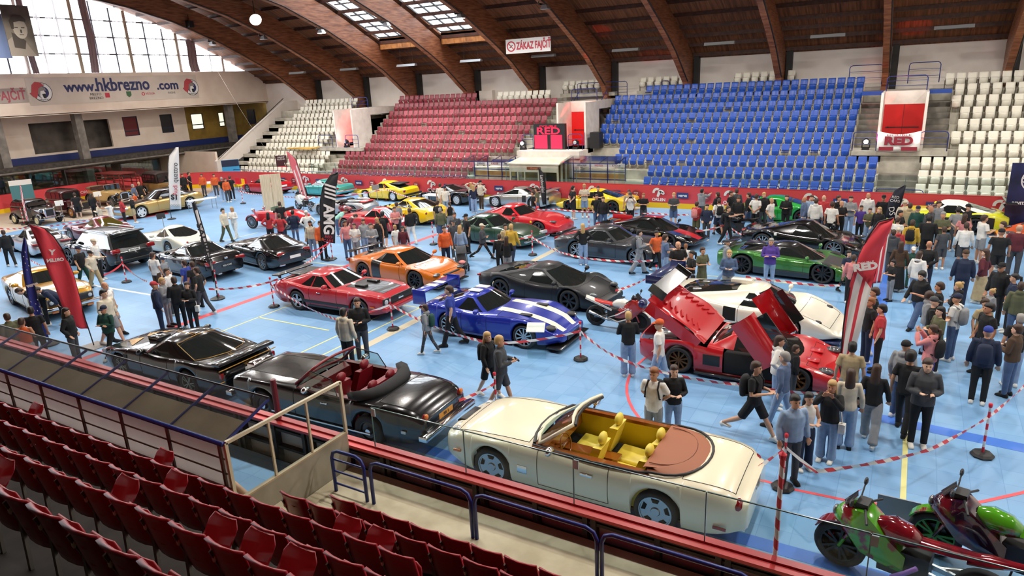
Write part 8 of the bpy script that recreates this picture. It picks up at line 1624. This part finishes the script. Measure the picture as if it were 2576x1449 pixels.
# =============== MOTORCYCLES ===============
def moto(x, y, h, label, cb, cs, cf, rimm=None, big=0, wrap=None, tailup=0):
    e = E('motorcycle', (x, y, .015), rad(h), label, 'motorcycle'); xf, xr, rw = .72+.05*big, -.68-.12*big, .31+.01*big; tw = .12+.05*big
    t, r_ = wheelmesh(rw, tw, 'twin' if big else 'five', .72, rimm or m_rimk)
    for xx in (xf, xr): O('rim', r_, None, O('wheel', t, None, e, loc=(xx, 0, rw)))
    for s in (1, -1): O('fork', G().tube([(xf, s*.09, rw), (xf-.25, s*.1, .88)], .025, 8), cf, e, smooth=True)
    O('mudguard', G().loft([[(xf+(rw+.04)*cos(a), -.07-.03*big, rw+(rw+.04)*sin(a)), (xf+(rw+.04)*cos(a), .07+.03*big, rw+(rw+.04)*sin(a)), (xf+(rw+.02)*cos(a), .07+.03*big, rw+(rw+.02)*sin(a)), (xf+(rw+.02)*cos(a), -.07-.03*big, rw+(rw+.02)*sin(a))] for a in [rad(30+12*i) for i in range(9)]]), cb, e, angle=50)
    def sec(x_, w, z0, z1): return [(x_, -w*.6, z0), (x_, -w, z0+(z1-z0)*.4), (x_, -w*.7, z1-.03), (x_, 0, z1), (x_, w*.7, z1-.03), (x_, w, z0+(z1-z0)*.4), (x_, w*.6, z0)]
    O('fuel_tank', G().loft([sec(-.12, .1, .68, .82), sec(0, .15, .66, .9), sec(.2, .17, .64, .94), sec(.36, .12, .66, .9)]), cs if big else cb, e, angle=60)
    O('seat', G().loft([sec(-.75, .09, .76+tailup, .86+tailup), sec(-.45, .13, .72, .82), sec(-.1, .12, .68, .8)]), cs, e, angle=60); O('tail_cowl', G().loft([sec(-.98-.15*big, .05, .84+tailup, .92+tailup), sec(-.8, .11, .74+tailup, .88+tailup), sec(-.6, .12, .7, .82)]), cb, e, angle=60)
    O('fairing', G().loft([sec(.86, .08, .68, .84), sec(.74, .2, .6, .98), sec(.5, .24, .38, 1.0), sec(.3, .2+.06*big, .34, .82), sec(-.0, .18+.06*big, .3, .58)]), wrap or cf, e, angle=50)
    O('engine', G().box(-.25, .3, -.15, .15, .25, .6), m_dark, e); O('swingarm', G().bar((-.2, .1, .4), (xr, .1, rw), .04, .06).bar((-.2, -.1, .4), (xr, -.1, rw), .04, .06), m_sil, e); O('exhaust', G().tube([(.2, -.17, .28), (-.3, -.19, .32), (-.8, -.2, .48)], [.03, .035, .05], 10), m_sil, e, smooth=True)
    O('handlebar', G().tube([(.42, -.34, .93), (.5, -.12, .98), (.5, .12, .98), (.42, .34, .93)], .016, 6), m_blk, e); O('windscreen', G().loft([[(.72, -.15, .98), (.78, 0, .96), (.72, .15, .98)], [(.6, -.1, 1.14), (.63, 0, 1.16), (.6, .1, 1.14)]], 0, False, False), M('smoked_screen', (.03, .03, .035), .05), e, smooth=True)
    O('instrument_panel', G().box(.48, .62, -.1, .1, .96, 1.04), m_blk, e); O('headlamp', G()._b((.86, 0, .78), .07, 10, 0, (.6, 1.2, 1)), m_lens2, e, smooth=True)
    for s in (1, -1): O('mirror', G()._b((.62, s*.3, 1.14), .05, 8, 0, (.5, 1.3, 1)).tube([(.62, s*.14, 1.0), (.62, s*.28, 1.12)], .01, 5), m_blk, e)
    O('side_stand', G().tube([(-.1, .12, .3), (-.05, .3, .0)], .014, 5), m_blk, e); return e
m_hr = paint('honda_red', 'b8322c'); m_hw = paint('honda_white', 'dddbd2'); m_hb = paint('honda_blue', '20265c')
e = moto(-6.95, 17.62, -2, 'red, white and blue sports motorcycle between the black coupe and red supercar', m_hw, m_hr, m_hr, m_sil, 0, m_hr); O('white_frame', G().tube([(.45, -.21, .72), (.1, -.22, .5), (-.2, -.2, .38), (.1, -.21, .28), (.4, -.2, .4)], .022, 6), m_hw, e, smooth=True); O('white_side_rail', G().bar((-.95, -.13, .86), (-.1, -.16, .6), .02, .06), m_hw, e); O('nose_cowl', G()._b((.78, 0, .88), 1, 12, 0, (.14, .2, .14)), m_hb, e, smooth=True); text('lettering', 'HONDA', .1, m_tw, frame((.36, -.25, .72), (1, 0, -.1), (0, 0, 1)), e, shear=.3)
m_gs = MN('splattered_green', S('4f9a1e'), S('7a1c22'), 5, .12, 3, lo=.52, hi=.6); m_ps = MN('splattered_purple', S('2a1028'), S('6e1420'), 5, .12, 3, lo=.5, hi=.62); m_ps2 = MN('splattered_maroon', S('4a0d1c'), S('8c1420'), 4, .12, 3)
for m_ in (m_gs, m_ps, m_ps2): m_.node_tree.nodes['Principled BSDF'].inputs['Coat Weight'].default_value = 1
e = moto(.55, 9.42, 168, 'custom motorcycle with green fairing and maroon tank, nearest the glass', m_ps2, m_ps2, m_gs, m_rimk, 1, m_gs); e.scale = (1.12,)*3; O('purple_hose', G().tube([(.1, .28, .3), (-.05, .3, .45), (-.15, .28, .55)], .03, 8), M('hose_purple', S('8a62b0'), .4), e, smooth=True)
e = moto(1.75, 10.25, 168, 'custom motorcycle with dark purple fairing and lime green tank, lower right corner', m_gs, m_gs, m_ps, M('rim_green', S('3a8a2a'), .3), 1, m_ps); e.scale = (1.12,)*3
moto(-6.4, 30.75, 170, 'black and silver motorcycle behind the black hypercar tail', blk, blk, silv, None, 0, blk); moto(-23.3, 27.3, 168, 'yellow and red motorcycle beside the yellow fastback', yel, m_blk, red, m_sil, 0, yel); moto(-32.6, 29.9, 170, 'white and chrome motorcycle behind the silver racing roadster', m_hw, m_rl, m_chr, m_sil, 0, m_hw); moto(-26.6, 27.6, 175, 'dark red motorcycle partly hidden by the tall black flag', dred, m_blk, dred, m_sil, 0, dred)
# =============== SMALL PROPS ===============
e = E('pushchair', (-14.75, 21.05, .015), rad(-50), 'dark grey three-wheeled pushchair beside the green classic coupe', 'pushchair'); t, r_ = wheelmesh(.15, .05, 'five', .72, m_rimk)
for xx, yy in ((-.3, .28), (-.3, -.28), (.5, 0)): O('rim', r_, None, O('wheel', t, None, e, loc=(xx, yy, .15)))
O('frame', G().tube([(.5, 0, .15), (.2, .2, .4), (-.3, .26, .15)], .018, 6).tube([(.5, 0, .15), (.2, -.2, .4), (-.3, -.26, .15)], .018, 6).tube([(.1, .22, .4), (-.5, .24, 1.02), (-.5, -.24, 1.02), (.1, -.22, .4)], .018, 6), m_dark, e); O('seat_shell', G().loft([[(.35, -.18, .4), (.35, .18, .4), (.3, .18, .45), (.3, -.18, .45)], [(-.02, -.2, .42), (-.02, .2, .42), (.02, .2, .5), (.02, -.2, .5)], [(-.2, -.18, .85), (-.2, .18, .85), (-.15, .16, .86), (-.15, -.16, .86)]]), cloth('d', 'fabric'), e)
O('canopy', G().loft([[(-.18+.38*cos(a)*.9, s*.2, .72+.34*sin(a)) for s in (-1, -.5, 0, .5, 1)] for a in [rad(20+22*i) for i in range(7)]], 0, False, False), cloth('d', 'fabric'), e, smooth=True); O('basket', G().box(-.2, .25, -.18, .18, .2, .32), m_blk, e)
o = O('pink_blanket', G()._b((.2, 0, .52), 1, 8, 0, (.2, .14, .07)), cloth('p', 'fabric'), None, smooth=True, loc=(-14.75, 21.05, 0), rz=rad(-50)); tag(o, 'pink blanket lying on the pushchair seat', 'blanket')
def lectern(px, py, label, mt=None, h=1.15):
    P = gp(px, py); e = E('info_stand', (P.x, P.y, .012), atan2(-P.y, -P.x)+rad(20), label, 'info stand'); O('pole', G().tube([(0, 0, 0), (0, 0, h)], .02), m_tgr, e); O('foot', G().box(-.15, .15, -.2, .2, 0, .02), m_tgr, e); O('panel', G().hexa([(-.16, -.24, h-.1), (-.15, -.24, h-.12), (-.15, .24, h-.12), (-.16, .24, h-.1), (-.3+.1, -.24, h+.2), (-.19, -.24, h+.19), (-.19, .24, h+.19), (-.2, .24, h+.2)]), mt or m_plate, e); return e
lectern(952, 520, 'grey information stand before the yellow wedge car', m_tgr); lectern(163, 559, 'white information stand before the small black saloon'); lectern(257, 533, 'white information stand before the sand tourer'); lectern(414, 577, 'dark low information stand left of the slim flag', m_dark, .7)
e = E('clear_stand', (-8.05, 14.65, .014), rad(-70), 'clear acrylic stand with printed sheet before the striped blue car', 'info stand'); O('panel', G().box(-.01, .01, -.25, .25, 0, .95), m_gl, e); O('sheet', G().hexa([(-.15, -.24, .95), (.15, -.24, .8), (.15, .24, .8), (-.15, .24, .95), (-.15, -.24, .97), (.15, -.24, .82), (.15, .24, .82), (-.15, .24, .97)]), m_plate, e)
def bench(x, y, h, label, w=1.8):
    e = E('folding_table', (x, y, .014), rad(h), label, 'table'); O('table_top', G().box(-w/2, w/2, -.35, .35, .7, .74), m_wht, e)
    for sx in (-1, 1):
        for sy in (-1, 1): O('leg', G().tube([(sx*(w/2-.1), sy*.3, 0), (sx*(w/2-.1), sy*.3, .7)], .018), m_sil, e)
bench(-24.9, 33.3, 0, 'white folding table in front of the black wedge car', 1.6); bench(-39.9, 27.9, 80, 'white folding table beside the gold limousine', 1.8)
e = E('camping_table', (-47.4, 33.9, .014), rad(-40), 'low table where the orange-clad rescuers sit', 'table'); O('table_top', G().box(-.8, .8, -.35, .35, .7, .73), m_wht, e)
for sx in (-1, 1):
    for sy in (-1, 1): O('leg', G().tube([(sx*.7, sy*.3, 0), (sx*.7, sy*.3, .7)], .018), m_sil, e)
def chair(x, y, h, label, mt):
    e = E('folding_chair', (x, y, .014), rad(h), label, 'chair', 'chairs by the red boards'); O('seat', G().box(-.22, .22, -.22, .22, .43, .47), mt, e); O('backrest', G().box(-.24, -.2, -.22, .22, .47, .9), mt, e)
    for sx in (-1, 1):
        for sy in (-1, 1): O('leg', G().tube([(sx*.2, sy*.2, 0), (sx*.2, sy*.2, .43)], .014), m_blk, e)
chair(-46.0, 35.4, -90, 'red chair by the far left red boards', m_red); chair(-45.3, 35.5, -90, 'second red chair by the far left red boards', m_red); chair(-44.9, 35.0, -100, 'yellow chair left of the red coupe', m_yel)
P = gp(240, 872); o = O('floor_plate', G().box(-.45, .45, -.3, .3, 0, .02), M('pale_sheet', S('a9b3ab'), .5), loc=(-17.9, 9.75, .014)); tag(o, 'pale sheet lying on the floor before the black muscle car', 'sheet')
P = gp(2290, 1340); o = O('grey_board', G().box(-.3, .3, -.01, .01, 0, .45), M('board_grey', S('8f959c'), .6), loc=(.42, 11.0, .014)); tag(o, 'grey board standing between the two custom motorcycles', 'board')
